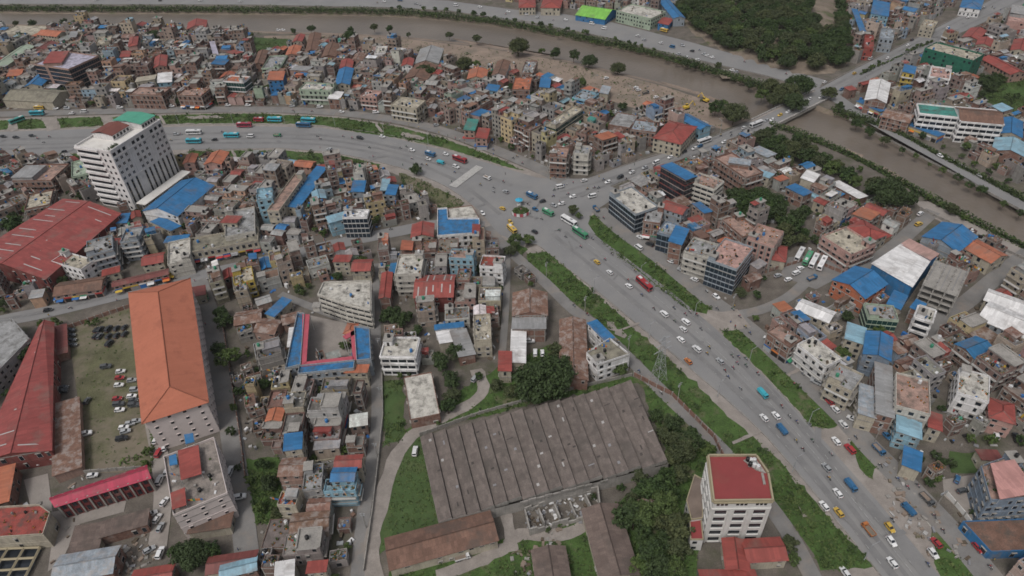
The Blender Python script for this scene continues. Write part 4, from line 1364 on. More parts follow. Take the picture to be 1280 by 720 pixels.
for ti, line in enumerate([l for l in TABLE.strip().splitlines()]):
    poly, h, roof, rc, wc, st, nm, lab = parse_row(line)
    r = random.Random(1000 + ti)
    c = cen(poly)
    depth = proj(c[0], c[1], 0)[2]
    lod = 0 if depth < 400 else 1
    fl = max(1, round(h / 3.1))
    brick = wc == 'X' or (wc in 'UC' and st in ('few', 'none') and r.random() < 0.4)
    wallcol = PAL['X'] if brick else PAL[wc]
    net = st == 'net'
    ex = []
    if roof == 'flat' and rc not in 'BT' and h > 6:
        ex = [e for e, pr in (('stair', 0.75), ('tank', 0.8), ('tank2', 0.5), ('plants', 0.35), ('clutter', 0.9), ('laundry', 0.3), ('stubs', 0.25)) if r.random() < pr]
        if h > 7 and r.random() < 0.15 and lab == '':
            ex.append('cover')
    rmat = {'S': 'tin_worn', 'A': 'tin_aged', 'N': 'tin_aged', 'K': 'tin_aged', 'U': 'tin_worn', 'H': 'tin_worn'}.get(rc, 'tin')
    sty = 'few' if net else st
    o = building(nm, poly, h, fl, roof, PAL[rc], wallcol, sty, 'net' if net else ('brick' if brick else 'paint'), seed=ti, lod=lod, extras=ex, rmat=rmat,
                 parapet=0.9 if h > 6 else 0.4, frame_lines=not net and h > 6 and st != 'none', skylights=(5 if rc in 'R' and nm in ('storage_hall', 'warehouse') else 0), rise=(0.7 if wc == 'B' and rc in 'WP' else None))
    px, py, _ = proj(c[0], c[1], h)
    if lab:
        o['label'] = lab
        o['category'] = nm.split('_')[-1] if nm.split('_')[-1] in ('house', 'shed', 'hall', 'block', 'building', 'warehouse', 'greenhouse') else {'filling_station': 'filling station', 'shop_row': 'shop row', 'covered_court': 'court', 'school_wing': 'building'}.get(nm, 'building')
    else:
        kindw = nm.replace('_', ' ')
        roofw = ('flat ' if roof == 'flat' else '') + ROOFWORD[rc]
        THINGS.append([o, '%s %s %s with %s %s' % (STOREY[fl], 'brick' if brick else WALLWORD.get(wc, 'plain'), kindw, roofw, 'roof' if roof == 'flat' else {'gable': 'gabled roof', 'hip': 'hipped roof', 'shed': 'sloping tin roof'}[roof]), px, py, nm])
        o['category'] = 'house' if nm == 'house' else kindw
    o['group'] = {'house': 'individual roofs of the town', 'shed': 'sheds of the town'}.get(nm, 'large buildings of the town')
    add_foot(poly, 0.03)
    cover_pts(poly, h)

# ------------------------------------------------------------------ hand-made landmarks
def local_root(name, poly, base=0, **props):
    c = cen(poly)
    ang = math.atan2(base[1][1] - base[0][1], base[1][0] - base[0][0])
    ca, sa = math.cos(-ang), math.sin(-ang)
    loc = lambda q: ((q[0] - c[0]) * ca - (q[1] - c[1]) * sa, (q[0] - c[0]) * sa + (q[1] - c[1]) * ca)
    root = link(name, None, None, loc=(c[0], c[1], 0), rz=ang, **props)
    add_foot(poly, 0.02)
    return root, loc

surf('hotel_wall', (0.60, 0.58, 0.57), 0.85, 0.06, 0.2, (0.3, 0.28, 0.27), 0.15, 0.4, streak=True)
surf('ochre', (0.29, 0.25, 0.17), 0.85, 0.1, 0.3)
surf('red_deck', (0.22, 0.045, 0.045), 0.8, 0.12, 0.12, (0.20, 0.06, 0.05), 0.2, 0.6)
surf('green_deck', (0.07, 0.27, 0.19), 0.8, 0.12, 0.3)
surf('white_deck', (0.56, 0.54, 0.51), 0.85, 0.08, 0.15, (0.4, 0.37, 0.33), 0.2, 0.5)

# ---- hotel tower
HH = 36.0
hp = rectify(gp('97,183 135,192 199,153 161,144', HH))
fp = at(135, 192, HH)
k = min(range(4), key=lambda i: math.hypot(hp[i][0] - fp[0], hp[i][1] - fp[1]))
hp = hp[k:] + hp[:k]                      # corner 0 is the near corner; edge 0 runs to the right, edge 3 is the left face
hotel, loc = local_root('hotel_tower', hp, (hp[0], hp[1]), label='tall white hotel tower with green and brown rooftop, beside the ring road', category='hotel', group='large buildings of the town')
p = [loc(q) for q in hp]
cover_pts(hp, HH); cover_pts(hp, HH * 0.5)
mw, mg = MB(), MB()
mw.prism(p, -0.3, HH, 'hotel_wall', cap=False)
fr, L = frame(p[0], p[1])
fh = HH / 10
bays = 11
for k in range(10):
    z = k * fh
    for i in range(bays):
        a = (i + 0.5) * L / bays
        if i == 3 or (i == 7 and k > 4):
            continue
        if k >= 5:
            if k == 9:
                mg.obox(fr, a - 1.0, a + 1.0, z + 0.8, z + 2.6, -0.02, 0.05, 'glass')
                continue
            mg.obox(fr, a - 0.75, a - 0.12, z + 1.1, z + 2.6, -0.02, 0.06, 'glass')
            mg.obox(fr, a + 0.12, a + 0.75, z + 1.1, z + 2.6, -0.02, 0.06, 'glass')
            mw.obox(fr, a - 1.0, a + 1.0, z + 0.82, z + 0.98, -0.02, 0.35, 'hotel_wall')
for i in range(bays):
    if i == 3:
        continue
    a = (i + 0.5) * L / bays
    mg.obox(fr, a - 0.7, a + 0.7, fh * 1.15, fh * 4.75, -0.02, 0.06, 'glass')
    for k in range(1, 5):
        mw.obox(fr, a - 0.7, a + 0.7, k * fh - 0.12 + 0.6, k * fh + 0.12 + 0.6, -0.02, 0.1, 'ochre')
    mw.obox(fr, a - 0.95, a - 0.72, fh * 0.2, fh * 4.9, -0.02, 0.3, 'hotel_wall')
    mw.obox(fr, a + 0.72, a + 0.95, fh * 0.2, fh * 4.9, -0.02, 0.3, 'hotel_wall')
    mw.obox(fr, a - 0.9, a + 0.9, 0.4, fh * 0.95, -0.02, 0.15, 'ochre')
for k in (1, 5, 9):
    mw.obox(fr, 0, L, k * fh - 0.15, k * fh + 0.1, -0.05, 0.4, 'hotel_wall')
for e in (1, 2):
    fr, L = frame(p[e], p[(e + 1) % 4])
    for k in range(10):
        for i in range(int(L / 3)):
            a = (i + 0.5) * L / int(L / 3)
            mg.obox(fr, a - 0.7, a + 0.7, k * fh + 1.0, k * fh + 2.6, -0.02, 0.06, 'glass')
fr, L = frame(p[3], p[0])
for k in range(10):
    z = k * fh
    mg.obox(fr, 0.6, L * 0.62, z + 0.9, z + 2.9, -0.02, 0.05, 'glass')
    mw.obox(fr, 0.1, L * 0.66, z + 3.0, z + 3.6 + 0.5, -0.05, 0.9, 'hotel_wall')
    for a in (0.72, 0.86):
        mg.obox(fr, L * a, L * a + 1.3, z + 1.0, z + 2.5, -0.02, 0.06, 'glass')
mw.build('wall', hotel)
mg.build('glazing', hotel, kind='stuff')
mb = MB(); mb.face([(x, y, HH) for x, y in p], 'white_deck'); mb.build('roof', hotel)
pb = MB()
for i in range(4):
    fr, L = frame(p[i], p[(i + 1) % 4])
    pb.obox(fr, 0, L - 0.3, HH - 0.1, HH + 1.1, -0.3, 0.25, 'hotel_wall')
pb.build('parapet', hotel)
x0, y0, x1, y1 = bbox(p)
W_, D_ = x1 - x0, y1 - y0
for nm, a, b_, c_, d_, z, mt, rs in (('roof_pavilion', 0.30, 0.62, 0.35, 0.92, 3.2, 'red_hut', 1.6), ('roof_pavilion', 0.70, 0.985, 0.10, 0.9, 3.4, 'green_deck', 0.9)):
    if mt not in M:
        surf(mt, (0.15, 0.055, 0.045), 0.8, 0.15, 0.3)
    mb = MB()
    xa, xb, ya, yb = x0 + W_ * a, x0 + W_ * b_, y0 + D_ * c_, y0 + D_ * d_
    mb.box(xa, xb, ya, yb, HH, HH + z, 'hotel_wall', bottom=False)
    ym = (ya + yb) / 2
    e = 0.5
    for s in ([(xa - e, ya - e, HH + z), (xb + e, ya - e, HH + z), (xb + e, ym, HH + z + rs), (xa - e, ym, HH + z + rs)], [(xb + e, yb + e, HH + z), (xa - e, yb + e, HH + z), (xa - e, ym, HH + z + rs), (xb + e, ym, HH + z + rs)]):
        mb.hexa([(x, y, zz - 0.15) for x, y, zz in s] + s, mt, None, True)
    for i in range(5):
        t = xa + (xb - xa) * (i + 0.5) / 5
        mb.box(t - 0.7, t + 0.7, ya - 0.06, ya + 0.06, HH + 0.8, HH + 2.4, 'glass')
    mb.build(nm, hotel)
pb = MB()
r = random.Random(5)
for i in range(26):
    x, y = x0 + W_ * r.uniform(0.02, 0.2), y0 + D_ * r.uniform(0.02, 0.15)
    for j in range(8):
        leaf_quad(pb, x + r.gauss(0, 0.4), y + r.gauss(0, 0.4), HH + 0.4 + r.random() * 1.3, 0.35, r)
pb.build('terrace_plants', hotel, kind='stuff')
# white canopy between tower and blue hall
cq = rectify(gp('172,252 230,211 236,216 179,258', 6.0))
cano, loc = local_root('entrance_canopy', cq, (cq[0], cq[1]), label='long white canopy strip between hotel tower and blue roofed hall', category='canopy')
p = [loc(q) for q in cq]
mb = MB(); mb.prism(p, 5.6, 6.0, 'white_deck', bottom=True); mb.build('roof', cano)
for i in range(7):
    for s in (0, 1):
        a, b_ = (p[0], p[1]) if s == 0 else (p[3], p[2])
        t = (i + 0.5) / 7
        mb = MB(); mb.cyl(a[0] + (b_[0] - a[0]) * t, (a[1] + (b_[1] - a[1]) * t) * 0.8, 0, 5.6, 0.18, 8, 'white'); mb.build('post', cano)

# ---- white tower at the bottom right of the woods
TH = 22.0
tp = ccw(gp('885,570 945,570 960,592 966,626 892,627', TH))
near = at(892, 627, TH)
k = min(range(5), key=lambda i: math.hypot(tp[i][0] - near[0], tp[i][1] - near[1]))
tp = tp[k:] + tp[:k]
tower, loc = local_root('office_tower', tp, (tp[0], tp[1]), label='white tower block with red flat roof beside the wide green strip', category='tower', group='large buildings of the town')
p = [loc(q) for q in tp]
cover_pts(tp, TH); cover_pts(tp, TH / 2)
mw, mg = MB(), MB()
mw.prism(p, -0.3, TH, 'white', cap=False)
fl, fh = 6, TH / 6
for i in range(5):
    fr, L = frame(p[i], p[(i + 1) % 5])
    n = 3 if i == 0 else max(1, int(L / 4.5))
    for k in range(fl):
        for j in range(n):
            a = (j + 0.5) * L / n
            w = L / n * 0.3
            if k < fl - 1:
                mg.obox(fr, a - w, a + w, k * fh + 0.9, k * fh + 2.6, -0.02, 0.05, 'glass')
                mw.obox(fr, a - w - 0.1, a + w + 0.1, k * fh + 0.5, k * fh + 0.85, -0.02, 0.5, 'white')
            else:
                for q in range(3):
                    mg.obox(fr, a - w + q * w * 0.7, a - w + q * w * 0.7 + w * 0.5, k * fh + 1.5, k * fh + 2.8, -0.02, 0.05, 'glass')
    mw.obox(fr, 0, L, TH - 0.5, TH - 0.08, -0.05, 0.5, 'ochre')
    mw.obox(fr, 0, L, TH - fh - 0.2, TH - fh + 0.2, -0.05, 0.35, 'white')
    for a in [L * j / n for j in range(n + 1)]:
        mw.obox(fr, max(0.1, a - 0.5), min(L - 0.1, a + 0.5), 0, TH - fh - 0.25, -0.02, 0.3, 'white')
mw.build('wall', tower)
mg.build('glazing', tower, kind='stuff')
mb = MB(); mb.face([(x, y, TH) for x, y in p], 'red_deck'); mb.build('roof', tower)
pb = MB()
for i in range(5):
    fr, L = frame(p[i], p[(i + 1) % 5])
    pb.obox(fr, 0, L - 0.3, TH - 0.05, TH + 0.8, -0.3, 0.2 + 0.01 * i, 'ochre')
pb.build('parapet', tower)
def tl(px, py, z=TH):
    return loc(at(px, py, z))
mb = MB()
a = [tl(929, 576), tl(944, 574), tl(957, 592), tl(945, 588)]
mb.prism(ccw(a), TH + 0.02, TH + 0.5, 'concrete')
mb.build('equipment_pad', tower)
for i, (px, py) in enumerate(((934, 577), (938, 578), (942, 578), (937, 583), (942, 584), (947, 586))):
    link('water_tank', TANKS['white' if i % 3 else 'black'], tower, loc=(*tl(px, py), TH + 0.5))
mb = MB(); q = ccw([tl(951, 592), tl(954, 592), tl(957, 606), tl(954, 606)]); mb.prism(q, TH + 0.02, TH + 0.4, 'concrete'); mb.build('duct', tower)
for lab, s, h, mt in (('low brown roofed wing on the left side of white tower', '858,626 868,594 879,600 878,648 864,650', 7.0, 'roofbrown'), ('narrow red roofed annex at white tower lower left', '863,675 862,648 876,648 879,675', 6.0, 'red_deck')):
    if mt not in M:
        surf(mt, (0.16, 0.125, 0.105), 0.9, 0.25, 0.3)
    ap = ccw(gp(s, h))
    ann, lc = local_root('tower_annex', ap, (ap[0], ap[1]), label=lab, category='annex')
    q = [lc(t) for t in ap]
    mb = MB(); mb.prism(q, -0.3, h, 'white', cap=False)
    for i in range(len(q)):
        fr, L = frame(q[i], q[(i + 1) % len(q)])
        for k in range(2):
            for j in range(int(L / 3)):
                mb.obox(fr, j * 3 + 0.8, j * 3 + 2.2, k * 3 + 0.9, k * 3 + 2.2, -0.02, 0.05, 'glass')
    mb.build('wall', ann)
    mb = MB(); mb.face([(x, y, h) for x, y in q], mt); mb.build('roof', ann)
    mb = MB()
    for i in range(len(q)):
        fr, L = frame(q[i], q[(i + 1) % len(q)])
        mb.obox(fr, 0, L - 0.2, h - 0.05, h + 0.5, -0.2, 0.1, 'ochre')
    mb.build('parapet', ann)

# ---- long orange hall with hipped roof and its southern block
op = ccw(gp('163,366 235,349 257,501 180,526', 17.0))
o = building('institute_hall', op, 17.0, 5, 'hip', (0.36, 0.128, 0.08), (0.52, 0.46, 0.44), 'small', 'clean', seed=77, rise=3.4, over=1.0, rmat='tile', frame_lines=False)
o['label'] = 'very long hall with orange hipped roof beside the car yard'; o['category'] = 'hall'; o['group'] = 'large buildings of the town'
add_foot(op, 0.03); cover_pts(op, 17.0)
bp = rectify(gp('206,566 268,554 288,622 215,641', 13.0))
o = building('institute_block', bp, 13.0, 4, 'flat', (0.23, 0.20, 0.18), (0.52, 0.46, 0.44), 'small', 'clean', seed=78, extras=('tank', 'clutter', 'tank2', 'laundry'))
o['label'] = 'pinkish block with roof terrace and red covers below orange hall'; o['category'] = 'block'; o['group'] = 'large buildings of the town'
add_foot(bp, 0.03); cover_pts(bp, 13.0)
cb = cen(bp); ang = o.rotation_euler.z
def bl(px, py, z):
    x, y = at(px, py, z)
    ca, sa = math.cos(-ang), math.sin(-ang)
    return ((x - cb[0]) * ca - (y - cb[1]) * sa, (x - cb[0]) * sa + (y - cb[1]) * ca)
for s, cl in (('222,563 248,556 252,592 226,600', PAL['R']), ('213,616 231,609 233,631 215,637', PAL['R']), ('230,543 241,541 243,552 232,555', PAL['B']), ('211,570 220,567 222,580 212,582', PAL['B'])):
    q = ccw([bl(x, y, 15.6) for x, y in pts(s)])
    mb = MB(); mb.prism(q, 15.4, 15.6, 'tin', bottom=True)
    for x, y in q:
        mb.bar((x, y, 13), (x, y, 15.4), 0.08, 'metal')
    mb.build('tin_cover', o, cl)

# ---- big red halls on the left
for lab, s, h, rs, fl in (('huge red gabled hall with pale skylights left of the hotel', '-40,322 78,249 150,267 57,348', 9.0, 3.0, 2), ('long tapering red hall with pale skylights left of car yard', '50,407 66,404 63,562 -28,577', 8.0, 2.2, 2)):
    q = ccw(gp(s, h))
    o = building('red_hall', q, h, fl, 'gable', (0.235, 0.056, 0.05), PAL['D'], 'few', 'paint', seed=int(h), rise=rs, skylights=9, over=0.6)
    o['label'] = lab; o['category'] = 'hall'; o['group'] = 'large buildings of the town'
    add_foot(q, 0.02); cover_pts(q, h)
q = ccw(gp('65,622 181,583 185,596 70,631', 8.0))
o = building('crimson_hall', q, 8.0, 2, 'gable', PAL['M'], (0.14, 0.03, 0.03), 'pil', 'paint', seed=31, rise=1.2, over=0.8)
o['label'] = 'crimson roofed long hall with dark red front below car yard'; o['category'] = 'hall'; o['group'] = 'large buildings of the town'
add_foot(q, 0.02); cover_pts(q, 8.0)

# ---- old factory with many roof bays
fq = [at(525, 546, 6), at(548, 652, 6), at(836, 578, 6), at(790, 476, 6)]   # top-left, bottom-left, bottom-right, top-right
fac, loc = local_root('factory', ccw(fq), (fq[1], fq[2]), label='huge old factory with many dull brown roof bays in the yard', category='factory', group='large buildings of the town')
cover_pts(fq, 7)
p = [loc(q) for q in fq]
def FP(s, t):
    a = Vector(p[0]).lerp(Vector(p[3]), s); b_ = Vector(p[1]).lerp(Vector(p[2]), s)
    return a.lerp(b_, t)
mb = MB(); mb.prism(ccw(p), -0.3, 5.2, 'concrete', cap=False); mb.build('wall', fac)
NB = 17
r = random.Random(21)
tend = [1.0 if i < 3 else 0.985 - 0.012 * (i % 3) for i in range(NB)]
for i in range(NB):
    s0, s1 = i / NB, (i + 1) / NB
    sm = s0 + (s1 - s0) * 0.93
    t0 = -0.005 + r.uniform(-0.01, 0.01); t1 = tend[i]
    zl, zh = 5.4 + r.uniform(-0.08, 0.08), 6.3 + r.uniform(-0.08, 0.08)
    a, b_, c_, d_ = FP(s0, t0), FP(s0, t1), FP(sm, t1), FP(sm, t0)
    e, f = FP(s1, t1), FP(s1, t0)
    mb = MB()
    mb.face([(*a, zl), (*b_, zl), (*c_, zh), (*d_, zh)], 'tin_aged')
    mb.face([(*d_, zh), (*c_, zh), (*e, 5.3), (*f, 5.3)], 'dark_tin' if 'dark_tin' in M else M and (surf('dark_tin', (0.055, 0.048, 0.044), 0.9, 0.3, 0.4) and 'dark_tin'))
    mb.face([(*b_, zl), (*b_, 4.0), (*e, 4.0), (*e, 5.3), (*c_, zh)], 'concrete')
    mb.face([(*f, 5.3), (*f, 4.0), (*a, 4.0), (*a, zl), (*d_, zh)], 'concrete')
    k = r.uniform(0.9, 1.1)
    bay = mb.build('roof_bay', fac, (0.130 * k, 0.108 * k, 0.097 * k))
    mb = MB()
    for _ in range(r.randint(1, 4)):
        ss, tt = r.uniform(0.1, 0.75), r.uniform(0.05, 0.9)
        w, hgt = r.choice([(0.12, 0.05), (0.25, 0.02), (0.5, 0.012), (0.2, 0.03)])
        def Q(u, t):
            v = FP(s0 + (sm - s0) * u, t)
            return (v.x, v.y, zl + (zh - zl) * u + 0.04)
        mb.face([Q(ss, tt), Q(ss, tt + hgt), Q(min(0.98, ss + w), tt + hgt), Q(min(0.98, ss + w), tt)], r.choice(['sheet_pale', 'dark_tin', 'dark_tin', 'sign_grey']))
    mb.build('patched_sheet', bay, kind='stuff')
# pale gutter wall along the south end
fr, L = frame(p[1], p[2])
mb = MB()
for i in range(12):
    if i in (9, 11):
        continue
    mb.obox(fr, L * (0.34 + i * 0.035), L * (0.34 + i * 0.035) + L * 0.033, 4.6, 5.6 + 0.3 * (i % 2), 0.05, 0.5, 'stone')
mb.build('gutter_wall', fac, kind='stuff')
# roofless ruin south of the factory
rp = ccw(gp('655,634 690,620 748,607 752,640 700,652 662,664', 3.0))
ruin, loc = local_root('roofless_ruin', rp, (rp[0], rp[1]), label='roofless grey ruin with broken walls below the old factory', category='ruin')
q = [loc(t) for t in rp]
mb = MB()
for i in range(len(q)):
    fr, L = frame(q[i], q[(i + 1) % len(q)])
    n = max(2, int(L / 2.5))
    for j in range(n):
        mb.obox(fr, j * L / n, (j + 1) * L / n - 0.02, -0.2, r.uniform(1.2, 4.2), -0.5, 0, 'concrete')
mb.build('wall', ruin, kind='stuff')
mb = MB()
x0, y0, x1, y1 = bbox(q)
for k in range(4):
    x = x0 + (x1 - x0) * (k + 1) / 5
    mb.box(x - 0.25, x + 0.25, y0 + 2.5, y1 - 3.0, 0, r.uniform(1.5, 3.2), 'concrete')
mb.build('inner_wall', ruin, kind='stuff')
mb = MB()
for _ in range(160):
    x, y = r.uniform(x0, x1), r.uniform(y0, y1)
    if inside(x, y, q):
        mb.rbox(x, y, r.uniform(0.3, 1.6), r.uniform(0.3, 1.2), r.uniform(0, 3), 0.1, r.uniform(0.2, 0.8), r.choice(['concrete', 'stone', 'sign_grey', 'bark', 'sign_white']))
mb.build('rubble', ruin, kind='stuff')

# ---- unfinished concrete frame
uq = rectify(gp('1155,352 1168,325 1212,340 1195,375', 12.0))
uf, loc = local_root('unfinished_building', uq, (uq[0], uq[1]), label='unfinished grey concrete frame building beside big white roofed hall', category='building', group='large buildings of the town')
cover_pts(uq, 12)
q = [loc(t) for t in uq]
x0, y0, x1, y1 = bbox(q)
for k in range(1, 5):
    mb = MB(); mb.box(x0, x1, y0, y1, k * 3 - 0.25, k * 3, 'concrete'); mb.build('slab', uf)
for i in range(6):
    for j in range(4):
        x, y = x0 + 0.5 + (x1 - x0 - 1) * i / 5, y0 + 0.5 + (y1 - y0 - 1) * j / 3
        mb = MB(); mb.box(x - 0.25, x + 0.25, y - 0.25, y + 0.25, 0, 14.2 if (i + j) % 3 else 13.0, 'concrete'); mb.build('column', uf)
mb = MB()
for k in range(3):
    for i in range(5):
        if r.random() < 0.6:
            mb.box(x0 + 1 + (x1 - x0 - 1) * i / 5, x0 + 0.6 + (x1 - x0 - 1) * (i + 1) / 5, y0 + 0.3, y0 + 0.55, k * 3, k * 3 + r.uniform(1.0, 2.7), 'brick')
for i in range(7):
    mb.box(x0 + r.uniform(0, 0.8) * (x1 - x0), x0 + r.uniform(0.85, 1) * (x1 - x0), y0 + (y1 - y0) * (i + 0.4) / 7, y0 + (y1 - y0) * (i + 0.4) / 7 + 0.2, 12.0, 12.4, 'sign_grey')
mb.build('infill_wall', uf, PAL['X'], kind='stuff')

# ---- pink edged galleries of the courtyard school
gal = link('school_gallery', None, None, loc=(*at(405, 440), 0), label='pink roofed galleries around the courtyard of the blue school', category='gallery')
g0 = at(405, 440)
for s in ('378,392 387,393 383,453 377,458', '377,458 383,452 441,445 443,451', '438,414 444,412 446,450 441,449', '428,420 444,412 444,418 432,424'):
    q = [(x - g0[0], y - g0[1]) for x, y in ccw(gp(s, 9.3))]
    mb = MB(); mb.prism(q, 9.05, 9.3, 'pinkroof' if 'pinkroof' in M else (surf('pinkroof', (0.36, 0.075, 0.10), 0.8, 0.15, 0.3) and 'pinkroof'), bottom=True)
    for x, y in q:
        mb.bar((x, y, 0), (x, y, 9.05), 0.15, 'white')
    mb.build('gallery_roof', gal)

# ---- yellow framed settling tanks, lower left corner
tq = gp('-10,686 50,684 30,724 -40,730', 1.5)
tk, loc = local_root('settling_tank', ccw(tq), (tq[3], tq[2]), label='yellow edged concrete basins at the bottom left corner', category='basin')
a, b_, c_, d_ = [loc(t) for t in tq]
mb = MB()
def TQ(s, t):
    return Vector(a).lerp(Vector(b_), s).lerp(Vector(d_).lerp(Vector(c_), s), t)
for i in range(4):
    mb.bar((*TQ(i / 3, 0), 1.5), (*TQ(i / 3, 1), 1.5), 0.45, 'ochre')
for i in range(4):
    mb.bar((*TQ(0, i / 3), 1.5), (*TQ(1, i / 3), 1.5), 0.44, 'ochre')
mb.build('rim', tk, kind='stuff')
mb = MB(); mb.face([(*TQ(0, 0), 0.35), (*TQ(1, 0), 0.35), (*TQ(1, 1), 0.35), (*TQ(0, 1), 0.35)], 'glass'); mb.build('water_surface', tk)

# ---- rooftop extras on the blue grey office block
oq = gp('1238,579 1268,574 1296,616 1250,624', 15.0)
rt, loc = local_root('rooftop_roof', ccw(oq), (oq[0], oq[1]), label='pink corrugated rooftop roof on the blue grey office block', category='roof')
FOOT.pop()
q = ccw([loc(t) for t in oq])
mb = MB(); mb.prism(q, 14.7, 15.0, 'tin', bottom=True)
o = mb.build('canopy', rt, (0.40, 0.21, 0.19))
for x, y in q:
    mb = MB(); mb.bar((x * 0.96, y * 0.96, 12.02), (x * 0.96, y * 0.96, 14.7), 0.1, 'metal'); mb.build('post', rt)

# ---- lattice pylon in the green strip
px_, py_ = at(823, 474)
pyl = link('power_pylon', None, None, loc=(px_, py_, 0), rz=0.5, label='grey lattice power pylon standing in the wide green strip', category='pylon')
mb = MB()
lev = [(0, 2.4), (4, 1.9), (8, 1.45), (12, 1.05), (16, 0.75), (20, 0.45), (23, 0.2)]
for (z0_, w0), (z1_, w1) in zip(lev, lev[1:]):
    C0 = [(-w0, -w0), (w0, -w0), (w0, w0), (-w0, w0)]; C1 = [(-w1, -w1), (w1, -w1), (w1, w1), (-w1, w1)]
    for i in range(4):
        j = (i + 1) % 4
        mb.bar((*C0[i], z0_), (*C1[i], z1_), 0.08, 'metal')
        mb.bar((*C0[i], z0_), (*C1[j], z1_), 0.04, 'metal')
        mb.bar((*C0[j], z0_), (*C1[i], z1_), 0.04, 'metal')
        mb.bar((*C1[i], z1_), (*C1[j], z1_), 0.04, 'metal')
mb.build('lattice_mast', pyl, kind='stuff')
for z, w in ((16, 4.2), (19, 3.4), (22, 2.6)):
    mb = MB(); mb.bar((-w, 0, z), (w, 0, z), 0.12, 'metal'); mb.bar((-w, 0, z), (0, 0, z + 1.1), 0.07, 'metal'); mb.bar((w, 0, z), (0, 0, z + 1.1), 0.07, 'metal')
    mb.build('cross_arm', pyl)

# ---- traffic island with booth and hoarding
ix, iy = at(651, 266)
isl = link('traffic_island', None, None, loc=(ix, iy, 0.1), label='round planted traffic island with pink hoarding in the junction', category='island')
mb = MB(); mb.cyl(0, 0, 0, 0.35, 5.2, 20, 'stone'); mb.build('kerb', isl)
mb = MB(); mb.cyl(0, 0, 0.352, 0.42, 4.7, 20, 'lawn'); mb.build('planting_bed', isl)
mb = MB()
r = random.Random(3)
for _ in range(500):
    t, d = r.uniform(0, 6.28), 4.5 * math.sqrt(r.random())
    leaf_quad(mb, d * math.cos(t), d * math.sin(t), 0.5 + r.random() * 0.8, 0.4, r, 'leaf_fresh')
mb.build('shrubbery', isl, kind='stuff')
for i in range(7):
    t = -2.6 + i * 0.36
    mb = MB(); mb.rbox(5.0 * math.cos(t), 5.0 * math.sin(t), 1.7, 0.12, t + 1.571, 0.4, 2.2, 'pinkroof' if i % 2 else 'sign_white'); mb.build('hoarding_panel', isl)
bo = link('police_booth', None, None, loc=(*at(649, 257), 0.5), label='traffic booth with bright blue canopy on the junction island', category='booth')
mb = MB(); mb.cyl(0, 0, 0, 1.0, 1.2, 8, 'white'); mb.build('base', bo)
for i in range(4):
    mb = MB(); t = i * 1.571 + 0.785; mb.bar((1.1 * math.cos(t), 1.1 * math.sin(t), 1), (1.1 * math.cos(t), 1.1 * math.sin(t), 3.2), 0.06, 'metal'); mb.build('post', bo)
mb = MB(); mb.cyl(0, 0, 3.2, 4.1, 2.2, 8, 'sign_sky' if 'sign_sky' in M else (surf('sign_sky', (0.04, 0.30, 0.46), 0.7, 0.1, 1) and 'sign_sky'), 0.1); mb.build('canopy', bo)

